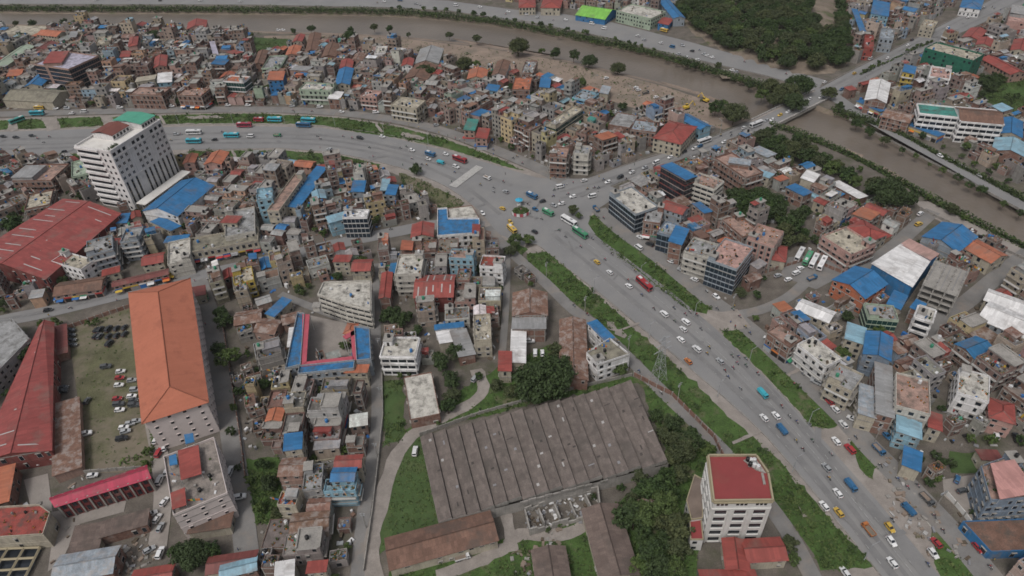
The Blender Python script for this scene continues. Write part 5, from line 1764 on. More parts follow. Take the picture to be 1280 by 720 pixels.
# ------------------------------------------------------------------ the rest of the town: houses in rows, block by block
BLOCKS = [
 ('riverside quarter', '-90,42 120,37 320,46 328,131 160,133 0,137 -90,139', '0,137 320,131'),
 ('riverside quarter', '330,55 432,58 500,68 560,78 545,160 500,144 420,134 330,131', '330,131 500,146'),
 ('junction quarter', '548,80 620,90 690,103 770,140 790,168 700,205 680,206 620,180 548,160', '570,166 680,211'),
 ('bridge quarter', '700,206 800,140 870,150 900,163 850,181 800,196 735,219 705,216', '735,221 880,175'),
 ('hotel quarter', '-90,204 100,200 128,260 80,245 0,290 -90,330', '0,236 80,205'),
 ('hotel quarter', '140,290 170,262 200,262 240,290 236,300 130,345 95,350 60,352 98,318', '130,345 240,312'),
 ('lower ring quarter', '228,205 345,206 400,212 410,285 330,318 245,338 225,300 262,240', '345,265 395,208'),
 ('lower ring quarter', '395,205 470,213 500,232 528,248 548,262 545,276 430,296 395,300', '430,296 545,274'),
 ('west quarter', '-90,345 55,352 128,352 130,362 60,384 0,396 -90,416', '0,396 160,360'),
 ('market quarter', '255,356 330,334 430,310 464,318 464,352 400,352 380,372 345,368 300,385 262,385', '330,333 430,308'),
 ('market quarter', '285,400 350,372 466,418 466,460 357,470 350,560 300,560 280,440', '285,540 272,440'),
 ('lane quarter', '310,470 466,466 466,540 455,620 440,730 320,730 312,660 350,650 352,570 305,565', '466,540 445,720'),
 ('centre quarter', '474,318 545,300 628,300 630,440 600,460 590,440 540,400 520,380 474,372', '474,355 628,348'),
 ('centre quarter', '640,322 660,340 705,382 733,408 700,400 690,366 640,366', '640,325 700,380'),
 ('centre quarter', '474,376 520,380 560,400 545,410 540,462 520,462 474,420', '474,400 474,450'),
 ('island quarter', '766,250 800,222 850,203 905,188 945,172 1000,195 1035,222 1010,265 975,292 985,330 960,345 945,380 900,375 830,310', '776,275 884,360'),
 ('island quarter', '960,255 1040,232 1100,262 1140,268 1128,290 1062,338 1036,318 990,310 960,290', '1066,340 1140,285'),
 ('east quarter', '935,412 960,395 1030,362 1075,350 1100,330 1150,305 1230,300 1270,320 1238,342 1150,410 1140,420 1080,425 1060,500 1010,462', '940,405 1070,525'),
 ('east quarter', '1062,505 1080,425 1150,430 1200,392 1290,330 1370,330 1370,560 1180,560 1180,640 1150,605 1095,550', '1000,460 1110,570'),
 ('east quarter', '1250,690 1330,640 1400,640 1400,800 1300,800', '1250,700 1300,760'),
 ('avenue quarter', '1055,6 1060,-30 1240,-35 1175,20 1120,52 1068,78 1058,60', '1062,82 1235,-4'),
 ('avenue quarter', '1050,120 1092,106 1175,62 1290,10 1400,-20 1420,250 1280,232 1200,190 1130,156', '1085,140 1200,198'),
 ('far bank quarter', '520,-30 700,-30 850,0 846,24 760,20 700,9 560,-6', '560,-3 760,22'),
 ('market quarter', '-60,395 0,410 10,398 -60,412', '0,402 60,390'),
 ('hotel quarter', '5,606 62,598 60,600 30,640 5,632', '0,600 60,595'),
]
class Grid:
    """footprints by 16 m cells, so that only neighbours are tested"""
    def __init__(s):
        s.c, s.big = {}, []
    def add(s, item):
        b = item[2]
        if (b[2] - b[0]) * (b[3] - b[1]) > 90000:
            s.big.append(item)
            return
        for i in range(int(b[0] // 16), int(b[2] // 16) + 1):
            for j in range(int(b[1] // 16), int(b[3] // 16) + 1):
                s.c.setdefault((i, j), []).append(item)
    def near(s, b):
        out = {}
        for i in range(int(b[0] // 16), int(b[2] // 16) + 1):
            for j in range(int(b[1] // 16), int(b[3] // 16) + 1):
                for it in s.c.get((i, j), ()):
                    out[id(it)] = it
        return list(out.values())
RGRID, FGRID = Grid(), Grid()
for q in ROADS:
    RGRID.add((q, samples(q), bbox(q)))
for it in FOOT:
    FGRID.add(it)
def add_foot(poly, grow=0.0):
    it = (poly, samples(poly), bbox(poly))
    FOOT.append(it)
    FGRID.add(it)
def free(poly):
    s, b = samples(poly), bbox(poly)
    for q, qs, qb in FGRID.near(b) + RGRID.near(b):
        if overlap(poly, s, b, q, qs, qb):
            return False
    c = cen(poly)
    return not any(inside(c[0], c[1], q[0]) for q in RGRID.big)
def rect(cx, cy, w, d, a):
    ca, sa = math.cos(a), math.sin(a)
    return [(cx + ca * x * w / 2 - sa * y * d / 2, cy + sa * x * w / 2 + ca * y * d / 2) for x, y in ((-1, -1), (1, -1), (1, 1), (-1, 1))]
def hull(P):
    P = sorted(P)
    def half(P):
        h = []
        for q in P:
            while len(h) > 1 and (h[-1][0] - h[-2][0]) * (q[1] - h[-2][1]) - (h[-1][1] - h[-2][1]) * (q[0] - h[-2][0]) <= 0:
                h.pop()
            h.append(q)
        return h
    return half(P)[:-1] + half(P[::-1])[:-1]
def hides(poly, h):
    P = [proj(x, y, z) for x, y in poly for z in (0, h)]
    dmin = min(q[2] for q in P)
    H = hull([(q[0], q[1]) for q in P])
    b = bbox(H)
    for i in range(int(b[0] // 24), int(b[2] // 24) + 1):
        for j in range(int(b[1] // 24), int(b[3] // 24) + 1):
            for x, y, d in CVG.get((i, j), ()):
                if d > dmin and inside(x, y, H):
                    return True
    return False
RVG = {}
for _s in ('690,240 735,232 800,209 850,193 900,177 945,158', '700,248 805,213 905,181', '-60,190 100,187 240,184 350,182 420,188 500,206 560,231 600,262', '620,292 640,312 680,352 715,386', '745,408 790,452', '30,396 100,381 160,367', '468,400 470,450 472,520 465,580 455,640 447,715',
           '1036,118 1068,138 1125,170 1200,211 1275,254', '1110,315 1140,288 1162,266', '1180,398 1205,380 1240,350', '258,380 268,430 280,490 292,560 300,620'):
    for _x, _y in smooth(pts(_s), 8):
        _g = at(_x, _y, 0)
        RVG.setdefault((int(_x // 24), int(_y // 24)), []).append((_x, _y, proj(_g[0], _g[1], 0)[2]))
def hides_road(poly, h):
    P = [proj(x, y, z) for x, y in poly for z in (0, h)]
    dmin = min(q[2] for q in P)
    H = hull([(q[0], q[1]) for q in P])
    b = bbox(H)
    for i in range(int(b[0] // 24), int(b[2] // 24) + 1):
        for j in range(int(b[1] // 24), int(b[3] // 24) + 1):
            for x, y, dd in RVG.get((i, j), ()):
                if dd > dmin and inside(x, y, H):
                    return True
    return False
CVG = {}
for _c in COVER:
    CVG.setdefault((int(_c[0] // 24), int(_c[1] // 24)), []).append(_c)

PAINTS = [('cream', (0.37, 0.32, 0.25), 3), ('beige', (0.31, 0.255, 0.205), 3), ('pale pink', (0.36, 0.255, 0.23), 2), ('pale grey', (0.32, 0.315, 0.31), 3), ('white', (0.47, 0.46, 0.44), 2), ('pale yellow', (0.40, 0.33, 0.19), 1),
          ('pale green', (0.26, 0.32, 0.25), 1), ('pale blue', (0.24, 0.30, 0.36), 1), ('dusky pink', (0.27, 0.175, 0.15), 2), ('peach', (0.39, 0.25, 0.17), 1)]
BRICKS = [(0.175, 0.10, 0.08), (0.195, 0.118, 0.094), (0.155, 0.098, 0.083), (0.21, 0.145, 0.122)]
DECKS = [(0.18, 0.168, 0.155), (0.205, 0.17, 0.15), (0.175, 0.15, 0.132), (0.25, 0.235, 0.215), (0.20, 0.12, 0.096), (0.14, 0.132, 0.122), (0.22, 0.205, 0.19)]
COVERS = [('B', 20), ('R', 16), ('G', 22), ('S', 16), ('W', 10), ('O', 6), ('T', 2), ('L', 6), ('N', 8)]
NAMECOUNT = {}
MAXKIND = 292
def pick(r, items):
    t = r.uniform(0, sum(i[-1] for i in items))
    for i in items:
        t -= i[-1]
        if t <= 0:
            return i
    return items[-1]
NFILL = 0
def fill_house(poly, floors, block, seed, small=False, gap_sides=(False, False)):
    global NFILL
    NFILL += 1
    r = random.Random(seed)
    c = cen(poly)
    depth = proj(c[0], c[1], 0)[2]
    lod = 0 if depth < 390 else 1
    t = r.random()
    fh = r.uniform(2.85, 3.2)
    h = floors * fh
    tinned = small and r.random() < 0.65 or r.random() < 0.10
    kind = 'tin_roofed_house' if tinned else ('brick_house' if t < 0.40 else 'concrete_house' if t < 0.62 else 'painted_house')
    wd_ = math.hypot(poly[1][0] - poly[0][0], poly[1][1] - poly[0][1])
    if small and tinned:
        kind = 'tin_shed'
    elif not small and not tinned and wd_ < 6.2:
        kind = 'row_house'
    elif not small and not tinned and floors > 1 and r.random() < 0.22:
        kind = 'shop_house'
    if NAMECOUNT.get(kind, 0) >= MAXKIND:
        kind = min(('brick_house', 'concrete_house', 'painted_house', 'row_house', 'shop_house'), key=lambda k: NAMECOUNT.get(k, 0))
        tinned = False
    NAMECOUNT[kind] = NAMECOUNT.get(kind, 0) + 1
    jb = r.uniform(0.82, 1.12)
    j = lambda c_: tuple(min(0.7, x * jb * r.uniform(0.95, 1.05)) for x in c_)
    pw = pick(r, PAINTS)
    side = None
    if kind == 'brick_house' or kind in ('row_house', 'shop_house') and t < 0.45:
        wc, wall, word = j(r.choice(BRICKS)), 'brick', 'bare brick'
    elif kind == 'concrete_house':
        wc, wall, word = j((0.255, 0.24, 0.225)), 'paint', 'grey cement'
    elif kind in ('tin_roofed_house', 'tin_shed'):
        if r.random() < 0.5:
            wc, wall, word = j(r.choice(BRICKS)), 'brick', 'brick'
        else:
            wc, wall, word = j(pw[1]), 'paint', pw[0]
    else:
        wc, wall, word = j(pw[1]), 'paint', pw[0]
        side = None
    f = r.random()
    front = 'shop' if kind == 'shop_house' or (f < 0.2 and floors > 1) else 'balc' if f < 0.6 else 'win'
    sd = lambda: 'win' if r.random() < 0.3 else 'few' if r.random() < 0.55 else 'none'
    st = [front, sd(), r.choice(['win', 'win', 'balc', 'few']), sd()]
    if small:
        st = ['few'] * 4
    noun = 'house'
    if tinned:
        rcol = pick(r, COVERS)[0]
        roof = 'gable' if r.random() < 0.6 else 'shed'
        o = building(kind, poly, h, floors, roof, j(PAL[rcol]), wc, st, wall, side, seed, lod, rmat='tin_worn' if rcol in 'SNGW' else 'tin', frame_lines=not small, over=0.35)
        desc = '%s %s %s with %s tin roof' % (STOREY[floors], word, 'shed' if kind == 'tin_shed' else 'house', ROOFWORD[rcol])
        hh = h
    else:
        ex = [e for e, pr in (('upper', 0.42), ('stair', 0.55), ('tank', 0.75), ('tank2', 0.3), ('plants', 0.42), ('clutter', 0.8), ('laundry', 0.3), ('stubs', 0.30), ('cover', 0.42)) if r.random() < pr]
        ccov = pick(r, COVERS)[0]
        o = building(kind, poly, h, floors, 'flat', j(r.choice(DECKS)), wc, st, wall, side, seed, lod, extras=ex, covercol=j(PAL[ccov]), parapet=r.choice([0.4, 0.8, 0.9, 1.0]))
        feat = ('%s rooftop cover' % ROOFWORD[ccov]) if 'cover' in ex else 'rooftop plants' if 'plants' in ex else 'washing on roof' if 'laundry' in ex else 'column stubs on roof' if 'stubs' in ex else 'stair room' if 'stair' in ex else 'roof tank' if 'tank' in ex else 'bare flat roof'
        desc = '%s %s %s with %s' % (STOREY[floors], word, 'shop house' if kind == 'shop_house' else 'row house' if kind == 'row_house' else 'house', feat)
    o['category'] = 'shed' if kind == 'tin_shed' else 'house'
    o['group'] = 'houses of the ' + block
    px, py, _ = proj(c[0], c[1], h)
    THINGS.append([o, desc, px, py, 'house'])
    return o

for _s in ('898,246 925,232 968,238 986,262 968,276 925,272', '968,262 1012,252 1016,290 1004,318 976,312', '1078,232 1100,212 1138,236 1142,258 1100,256', '938,168 985,165 1040,195 1092,226 1086,242 1040,226 985,206 945,186', '262,380 300,385 302,470 268,465', '1225,94 1262,92 1255,120 1228,116', '472,386 520,382 520,412 474,412'):
    _q = ccw(gp(_s))
    add_foot(_q)
    for _x, _y in pts(_s):
        _c = cen(pts(_s))
        _p = (_c[0] + (_x - _c[0]) * 0.7, _c[1] + (_y - _c[1]) * 0.7)
        _g = at(*_p)
        CVG.setdefault((int(_p[0] // 24), int(_p[1] // 24)), []).append((_p[0], _p[1], proj(_g[0], _g[1], 0)[2]))
R0 = random.Random(2024)
seed = 5000
BLK_W = []
for bi, (bname, bs_, ds) in enumerate(BLOCKS):
    W = ccw(gp(bs_))
    BLK_W.append(W)
    d0, d1 = gp(ds)
    ang = math.atan2(d1[1] - d0[1], d1[0] - d0[0])
    if math.cos(ang) < 0:
        ang += math.pi
    ca, sa = math.cos(-ang), math.sin(-ang)
    L = [(x * ca - y * sa, x * sa + y * ca) for x, y in W]
    x0, y0, x1, y1 = bbox(L)
    back = lambda x, y: (x * math.cos(ang) - y * math.sin(ang), x * math.sin(ang) + y * math.cos(ang))
    y = y0 + 0.5
    row = 0
    while y < y1:
        d = R0.uniform(7.5, 12.5)
        x = x0 + R0.uniform(0, 4)
        while x < x1:
            w = R0.uniform(4.8, 10.5)
            jd = d * R0.uniform(0.78, 1.0)
            placed = False
            for (ww, dd) in ((w, jd), (w * 0.7, jd * 0.75), (5.0, 6.0)):
                a = ang + math.radians(R0.gauss(0, 3.0))
                cx, cy = back(x + ww / 2, y + (dd / 2 if row % 2 == 0 else d - dd / 2) + R0.uniform(-0.4, 0.4))
                q = rect(cx, cy, ww, dd, a + (math.pi if row % 2 else 0))
                if not all(inside(px, py, W) for px, py in q):
                    continue
                pp = proj(cx, cy, 0)
                if pp[0] < -70 or pp[0] > 1350 or pp[1] < -28 or pp[1] > 790:
                    continue
                if not free(q):
                    continue
                fl = pick(R0, [(1, 10), (2, 26), (3, 34), (4, 22), (5, 8)])[0]
                if ww * dd < 40:
                    fl = min(fl, 2)
                while fl > 1 and (hides(q, fl * 3.1 + 2.2) or hides_road(q, fl * 3.1 + 1.5)):
                    fl -= 1
                if hides_road(q, fl * 3.1):
                    continue
                if fl == 1 and hides(q, 3.5) and R0.random() < 0.4:
                    continue
                seed += 1
                fill_house(q, fl, bname, seed, small=(ww * dd < 40))
                add_foot(q)
                x += ww + (R0.uniform(0.05, 0.6) if R0.random() < 0.9 else R0.uniform(1.5, 3.5))
                placed = True
                break
            if not placed:
                x += 1.3
        y += d + (R0.uniform(0.3, 0.9) if row % 2 == 0 else R0.uniform(1.6, 3.0))
        row += 1
# smaller houses and sheds in what is left over
for bi, (bname, bs_, ds) in enumerate(BLOCKS):
    W = BLK_W[bi]
    x0, y0, x1, y1 = bbox(W)
    d0, d1 = gp(ds)
    ang = math.atan2(d1[1] - d0[1], d1[0] - d0[0])
    for _ in range(int(abs(area(W)) / 9)):
        cx, cy = R0.uniform(x0, x1), R0.uniform(y0, y1)
        if not inside(cx, cy, W):
            continue
        pp = proj(cx, cy, 0)
        if pp[0] < -40 or pp[0] > 1320 or pp[1] < -12 or pp[1] > 750:
            continue
        ww, dd = R0.uniform(2.6, 7.5), R0.uniform(2.6, 6.5)
        q = rect(cx, cy, ww, dd, ang + R0.choice([0, 1.571]) + math.radians(R0.gauss(0, 4)))
        if not free(q):
            continue
        fl = R0.choice([1, 1, 1, 2, 2, 3])
        while fl > 1 and (hides(q, fl * 3.1 + 1.5) or hides_road(q, fl * 3.1 + 1.5)):
            fl -= 1
        if hides_road(q, fl * 3.1):
            continue
        if hides(q, 3.3) and R0.random() < 0.35:
            continue
        seed += 1
        fill_house(q, fl, bname, seed, small=True)
        add_foot(q)
print('fill houses', NFILL, NAMECOUNT)

# ================================================================== TREES AND GREENERY
def crown_mesh(seed, R, Hc, clumps, per, leaf, mat, flat=0.8):
    """leafy crown of radius R and height Hc, its base at z = 0: many leaf faces in uneven clumps"""
    r = random.Random(seed)
    mb = MB()
    lobes = [(r.uniform(-0.35, 0.35) * R, r.uniform(-0.35, 0.35) * R, r.uniform(0.55, 0.8)) for _ in range(4)]
    for k in range(clumps):
        lx, ly, ls = r.choice(lobes)
        t, u = r.uniform(0, 6.283), r.uniform(-0.55, 1.0)
        s = math.sqrt(max(0, 1 - u * u))
        rad = r.uniform(0.55, 1.0) ** 0.6
        cx, cy = lx + math.cos(t) * s * R * ls * rad, ly + math.sin(t) * s * R * ls * rad
        cz = Hc * 0.5 + u * Hc * 0.5 * rad * r.uniform(0.8, 1.05)
        cr = R * r.uniform(0.16, 0.30)
        for _ in range(per):
            d = Vector((r.gauss(0, 1), r.gauss(0, 1), r.gauss(0.25, 0.9))).normalized()
            p = Vector((cx, cy, cz)) + Vector((d.x * cr, d.y * cr, d.z * cr * flat)) * r.uniform(0.6, 1.1)
            n = (d + Vector((r.gauss(0, 0.5), r.gauss(0, 0.5), r.gauss(0.2, 0.5)))).normalized()
            a = n.orthogonal().normalized()
            b_ = n.cross(a)
            th = r.uniform(0, 6.28)
            s1 = leaf * r.uniform(0.6, 1.25)
            uu = (a * math.cos(th) + b_ * math.sin(th)) * s1
            vv = (b_ * math.cos(th) - a * math.sin(th)) * s1 * 0.62
            mb.face([tuple(p - uu), tuple(p - vv), tuple(p + uu), tuple(p + vv)], mat)
    return mb.mesh('crown')
def trunk_mesh(seed, h, R, r0):
    r = random.Random(seed)
    mb = MB()
    top = (r.uniform(-0.2, 0.2), r.uniform(-0.2, 0.2), h)
    mb.bar((0, 0, -0.3), top, r0, 'bark', 7, r0 * 0.6)
    for k in range(5):
        t = k * 1.26 + r.uniform(0, 0.5)
        mb.bar(top, (R * 0.5 * math.cos(t), R * 0.5 * math.sin(t), h + R * r.uniform(0.4, 0.9)), r0 * 0.5, 'bark', 5, r0 * 0.12)
    return mb.mesh('trunk')
PROTO = {'small': [], 'mid': [], 'large': []}
for i in range(4):
    PROTO['small'].append((trunk_mesh(i, 1.0, 1.8, 0.12), crown_mesh(100 + i, 2.1, 3.2, 20, 26, 0.34, 'leaf' if i % 2 else 'leaf_fresh'), 0.7, 2.1, 3.9))
for i in range(5):
    PROTO['mid'].append((trunk_mesh(10 + i, 2.2, 3.6, 0.24), crown_mesh(200 + i, 4.2, 6.0, 46, 40, 0.42, ('leaf', 'leaf_olive', 'leaf', 'leaf_fresh', 'leaf')[i]), 1.6, 4.2, 7.6))
for i in range(3):
    PROTO['large'].append((trunk_mesh(20 + i, 3.5, 6.5, 0.45), crown_mesh(300 + i, 8.0, 9.5, 105, 62, 0.5, ('leaf', 'leaf', 'leaf_olive')[i]), 2.4, 8.0, 11.9))
TREES = []
RT = random.Random(99)
RIVER = ROADS[0]
for _q in ROADS:
    if abs(area(_q)) > abs(area(RIVER)):
        RIVER = _q
def tree(x, y, diam, z=0.0, desc=None, group='trees of the town', fixed=None, tall=1.0, name='tree'):
    if inside(x, y, RIVER):
        y0_ = y
        while inside(x, y, RIVER) and y0_ - y < 14:
            y -= 1.0
        z = -0.6
    kind = 'small' if diam < 5.5 else 'mid' if diam < 11.5 else 'large'
    tm, cm, cz, R, _h = RT.choice(PROTO[kind])
    s = diam / 2 / R
    root = link(name, None, None, loc=(x, y, z), rz=RT.uniform(0, 6.28), category='tree', group=group)
    root.scale = (s * RT.uniform(0.92, 1.08), s * RT.uniform(0.92, 1.08), s * tall * RT.uniform(0.9, 1.1))
    link('trunk', tm, root)
    link('crown', cm, root, loc=(0, 0, cz))
    TREES.append((x, y, diam / 2))
    if fixed:
        root['label'] = fixed
    else:
        px, py, _ = proj(x, y, z + _h * s * 0.6)
        size = 'small' if diam < 5 else 'medium-sized' if diam < 8 else 'large' if diam < 13 else 'very large'
        THINGS.append([root, (desc or '%s leafy tree') % size if '%s' in (desc or '%s') else desc, px, py, 'tree'])
    return root
HERO = '''192,45,22 437,46,20 392,29,10 441,30,9 470,27,10 487,28,10 512,36,7 562,36,10 596,40,12 648,57,26 676,55,8 690,58,14 715,62,14 735,70,20 770,77,18 372,31,8 25,25,8 45,25,10 68,29,7 80,28,10 98,27,9
530,88,18 541,93,15 580,80,20 596,80,10 460,52,12 490,92,14 480,98,10 665,122,12 690,122,12 726,105,14 778,133,12 815,142,14 745,160,10 760,158,10
895,135,20 918,142,30 905,131,14 1037,117,18 975,103,30 955,97,22 1000,105,28 985,114,28 945,108,16 930,95,12 960,112,20
952,172,26 972,176,24 990,186,28 1006,196,22 1022,204,20 1040,212,20 1056,220,20 1070,228,18 962,184,20 980,194,22 940,176,16 925,242,26 955,244,30 940,264,28 958,268,22 975,254,20 980,290,24 995,272,24 1000,300,18 1005,182,18 985,203,18 1018,200,16 1035,207,14 1050,214,14 1068,222,12 1085,228,12 1015,190,20 1030,198,20 1046,206,18 1062,216,18 1000,176,18 962,165,16 1075,212,10 1160,248,9 1175,256,8 1205,272,9 1240,290,9 1060,142,14 1075,150,12 1050,133,12 1092,160,10
945,254,40 916,248,24 966,264,24 931,262,20 990,280,26 985,302,20 1003,264,18 974,270,18 1006,290,14 1112,238,44 1095,233,24 1131,249,24 1086,238,16 1190,262,16 1230,298,9 1232,318,8
1230,100,18 1245,98,16 1238,108,14 15,280,24 285,448,28 274,440,20 280,400,22 274,389,18 490,392,24 501,400,22 511,395,14 479,399,12 430,432,14
555,450,26 570,440,22 560,475,24 566,495,22 560,511,20 546,446,14 680,470,62 664,482,38 702,464,38 695,440,22 690,486,34 655,470,30
820,520,20 842,530,26 870,555,36 850,562,32 830,545,24 882,560,22 240,690,46 224,696,28 260,686,28 292,510,12 290,540,14 298,585,10 328,580,18 332,606,22 325,636,18 342,600,16 312,600,14
985,680,24 991,700,20 976,690,16 645,302,18 660,299,15 638,314,16 716,262,15 724,270,10 520,212,15 775,462,18 620,482,18 640,490,20 600,470,12 25,445,24 70,404,14 52,406,12 10,490,14
1190,580,14 1172,598,14 1160,602,14 1062,396,16 945,398,10 1150,575,10 1215,640,8 500,470,9 512,467,8 548,530,8 186,520,9 184,565,12 182,580,12 120,402,10 110,405,9
1230,118,10 1255,100,9 1270,120,8 300,330,8 335,345,9 365,352,8 378,366,10 372,360,9 660,560,0 775,610,12 765,600,10 742,620,9 790,596,10 700,655,8 685,662,8 720,610,7'''
for t in HERO.split():
    cx, cy, dpx = (float(v) for v in t.split(','))
    if dpx < 1:
        continue
    g = at(cx, cy, 3.0)
    depth = proj(g[0], g[1], 3)[2]
    diam = dpx * depth / FOC * 1.08
    hgt = diam * 0.95
    g = at(cx, cy, hgt * 0.5)
    tree(g[0], g[1], diam)
# the wood beside the white tower
WOOD = gp('790,600 835,575 862,565 852,600 846,650 850,730 790,730 800,700 785,640')
n = 0
x0, y0, x1, y1 = bbox(WOOD)
pl = []
for _ in range(900):
    x, y = RT.uniform(x0, x1), RT.uniform(y0, y1)
    if inside(x, y, WOOD) and all(math.hypot(x - a, y - b_) > 4.6 for a, b_ in pl):
        s = [(x, y)]
        if any(inside(x, y, q) for q, _, _ in FOOT):
            continue
        pl.append((x, y))
        tree(x, y, RT.uniform(6, 12.5), group='trees of the wood beside the white tower', name='woodland_tree')
# the wooded hill
CLEAR = gp('1002,-40 1048,-40 1048,44 1026,50 1012,30')
x0, y0, x1, y1 = bbox(HILL)
pl = []
for _ in range(2600):
    x, y = RT.uniform(x0, x1), RT.uniform(y0, y1)
    px, py, _ = proj(x, y, 8)
    if py < -22 or not inside(x, y, HILL) or inside(x, y, CLEAR) or any(math.hypot(x - a, y - b_) < 6.6 for a, b_ in pl):
        continue
    if px < 900 and py > 20 + (px - 850) * 0.62:
        continue
    pl.append((x, y))
    tree(x, y, RT.uniform(9, 15), hill_z(x, y) - 0.3, name='woodland_tree', group='trees of the wooded hill', fixed='dense dark green tree of the wood covering the far hill')
# trees along the far bank road and hedges of the avenue
for s, step, lo, hi in (('640,28 760,51 860,77 930,98', 7.5, 3.0, 6.5), ('480,12 560,16 640,28', 12, 3, 6), ('1075,93 1105,79', 5, 2.5, 4), ('1128,68 1166,52', 4.5, 2.5, 4), ('1060,150 1125,182 1200,222 1280,268', 9, 2.5, 6), ('1140,168 1210,205 1275,240', 11, 3, 5)):
    l = smooth(gp(s), 30)
    acc = 0
    for i in range(len(l) - 1):
        acc += math.hypot(l[i + 1][0] - l[i][0], l[i + 1][1] - l[i][1])
        if acc > step * RT.uniform(0.6, 1.4):
            acc = 0
            tree(l[i][0] + RT.uniform(-1, 1), l[i][1] + RT.uniform(-1, 1), RT.uniform(lo, hi), desc='%s roadside tree', name='roadside_tree')
# garden trees squeezed between the houses
for bi, (bname, bs_, ds) in enumerate(BLOCKS):
    W = BLK_W[bi]
    x0, y0, x1, y1 = bbox(W)
    made = 0
    for _ in range(int(abs(area(W)) / 25)):
        if made > abs(area(W)) / 520:
            break
        x, y = RT.uniform(x0, x1), RT.uniform(y0, y1)
        if not inside(x, y, W):
            continue
        q = rect(x, y, 1.8, 1.8, 0)
        px, py, _ = proj(x, y, 2)
        if not (-20 < px < 1300 and -5 < py < 735) or not free(q):
            continue
        tree(x, y, RT.uniform(2.6, 6.0), desc='%s garden tree', name='garden_tree')
        add_foot(q)
        made += 1

# ---- weeds, hedges and river-bank growth nobody could count
def scatter(key, poly, dens, hgt, mat='weed', r=None, leaf=0.38, avoid=None):
    r = r or random.Random(sum(map(ord, key)))
    mb = MB()
    x0, y0, x1, y1 = bbox(poly)
    n = int((x1 - x0) * (y1 - y0) * dens)
    n = min(n, 42000)
    ph = [r.uniform(0, 6.28) for _ in range(4)]
    for _ in range(n):
        x, y = r.uniform(x0, x1), r.uniform(y0, y1)
        if not inside(x, y, poly):
            continue
        px, py, _ = proj(x, y, 0)
        if not (-30 < px < 1310 and -15 < py < 740):
            continue
        f = math.sin(x * 0.21 + ph[0]) + math.sin(y * 0.27 + ph[1]) + math.sin((x + y) * 0.11 + ph[2]) + math.sin((x - y) * 0.6 + ph[3]) * 0.6
        if r.random() > 0.5 + 0.22 * f or any(b_[0] < x < b_[2] and b_[1] < y < b_[3] and inside(x, y, q) for q, b_ in SURF):
            continue
        if hgt > 0.45 and r.random() < 0.035:
            R_ = r.uniform(0.6, 1.7)
            mt = r.choice(['leaf', 'leaf', 'weed', 'leaf_fresh'])
            for _ in range(int(16 * R_)):
                leaf_quad(mb, x + r.gauss(0, R_ * 0.5), y + r.gauss(0, R_ * 0.5), 0.2 + r.random() * R_ * 1.1, r.uniform(0.3, 0.6), r, mt, 0.5)
        k = hgt * r.uniform(0.4, 1.2) * (1.6 if r.random() < 0.05 else 1.0)
        for _ in range(3):
            leaf_quad(mb, x + r.gauss(0, 0.3), y + r.gauss(0, 0.3), 0.1 + k * r.random(), leaf * r.uniform(0.6, 1.3), r, mat if r.random() < 0.75 else ('leaf' if r.random() < 0.6 else 'leaf_fresh'), 0.8)
    return mb.build('weeds', kind='stuff', label='rough green weeds and grass growing on the verge', category='weeds')
for k, (poly, dens, hgt) in GREEN.items():
    scatter(k, ccw(poly), dens, hgt, 'weed' if k not in ('factory_lawn', 'tall_grass', 'sand_lawn', 'vacant_green') else 'leaf_fresh')
scatter('sandbank', ccw(gp('330,46 430,44 520,51 600,60 680,73 760,91 830,109 890,129 905,160 800,138 690,100 560,76 430,56')), 0.16, 0.8)
scatter('parking', ccw(gp('84,412 165,384 186,500 192,590 104,592 98,500')), 0.10, 0.3)
def bank(lineA, t0, t1, width, hgt, dens, label, mat='leaf', zf=0.0, seed=4):
    r = random.Random(seed)
    mb = MB()
    l = [q for q in lineA if t0 < proj(q[0], q[1], 0)[0] < t1]
    for i in range(len(l) - 1):
        L = math.hypot(l[i + 1][0] - l[i][0], l[i + 1][1] - l[i][1])
        for _ in range(int(L * width * dens)):
            t, d = r.random(), r.uniform(-width / 2, width / 2)
            x, y = l[i][0] + (l[i + 1][0] - l[i][0]) * t, l[i][1] + (l[i + 1][1] - l[i][1]) * t + d
            f = 0.6 + 0.5 * math.sin(x * 0.23 + d) * math.sin(x * 0.071 + 1.3)
            if r.random() > 0.35 + 0.6 * f:
                continue
            k = hgt * max(0.25, f)
            leaf_quad(mb, x, y, zf - abs(d) * 0.3 + r.random() * k, r.uniform(0.35, 0.8), r, mat if r.random() < 0.7 else 'weed', 0.6)
    return mb.build('undergrowth', kind='stuff', label=label, category='undergrowth')
bank(offset(NTw, -1.5), -60, 1000, 9, 4.6, 6.0, 'continuous dark green growth along the far river bank', seed=4)
bank(offset(NTw, 0.0), 1030, 1320, 9, 4.0, 6.5, 'green growth along the east river bank road', seed=5)
bank(offset(STw, -2.0), 955, 1320, 9, 4.2, 6.5, 'green bushes along the near river bank right of bridge', seed=6)
bank(offset(STw, -1.0), -60, 330, 4, 1.6, 0.7, 'low scrub along the near river bank at upper left', seed=7)
HG = smooth(gp('1075,94 1105,80 1128,69 1166,52'), 6)
bank(HG, 0, 2000, 2.5, 1.6, 4, 'clipped green hedge along the middle of the avenue', seed=8)
HG = smooth(gp('186,500 192,545 190,590'), 6)
bank(HG, 0, 2000, 3, 2.2, 4, 'green hedge along the right side of the car yard', 'leaf_fresh', seed=9)
HG = smooth(gp('150,578 170,572 190,560'), 6)
bank(HG, 0, 2000, 5, 1.6, 3, 'low green bushes above the crimson hall', 'leaf_fresh', seed=10)

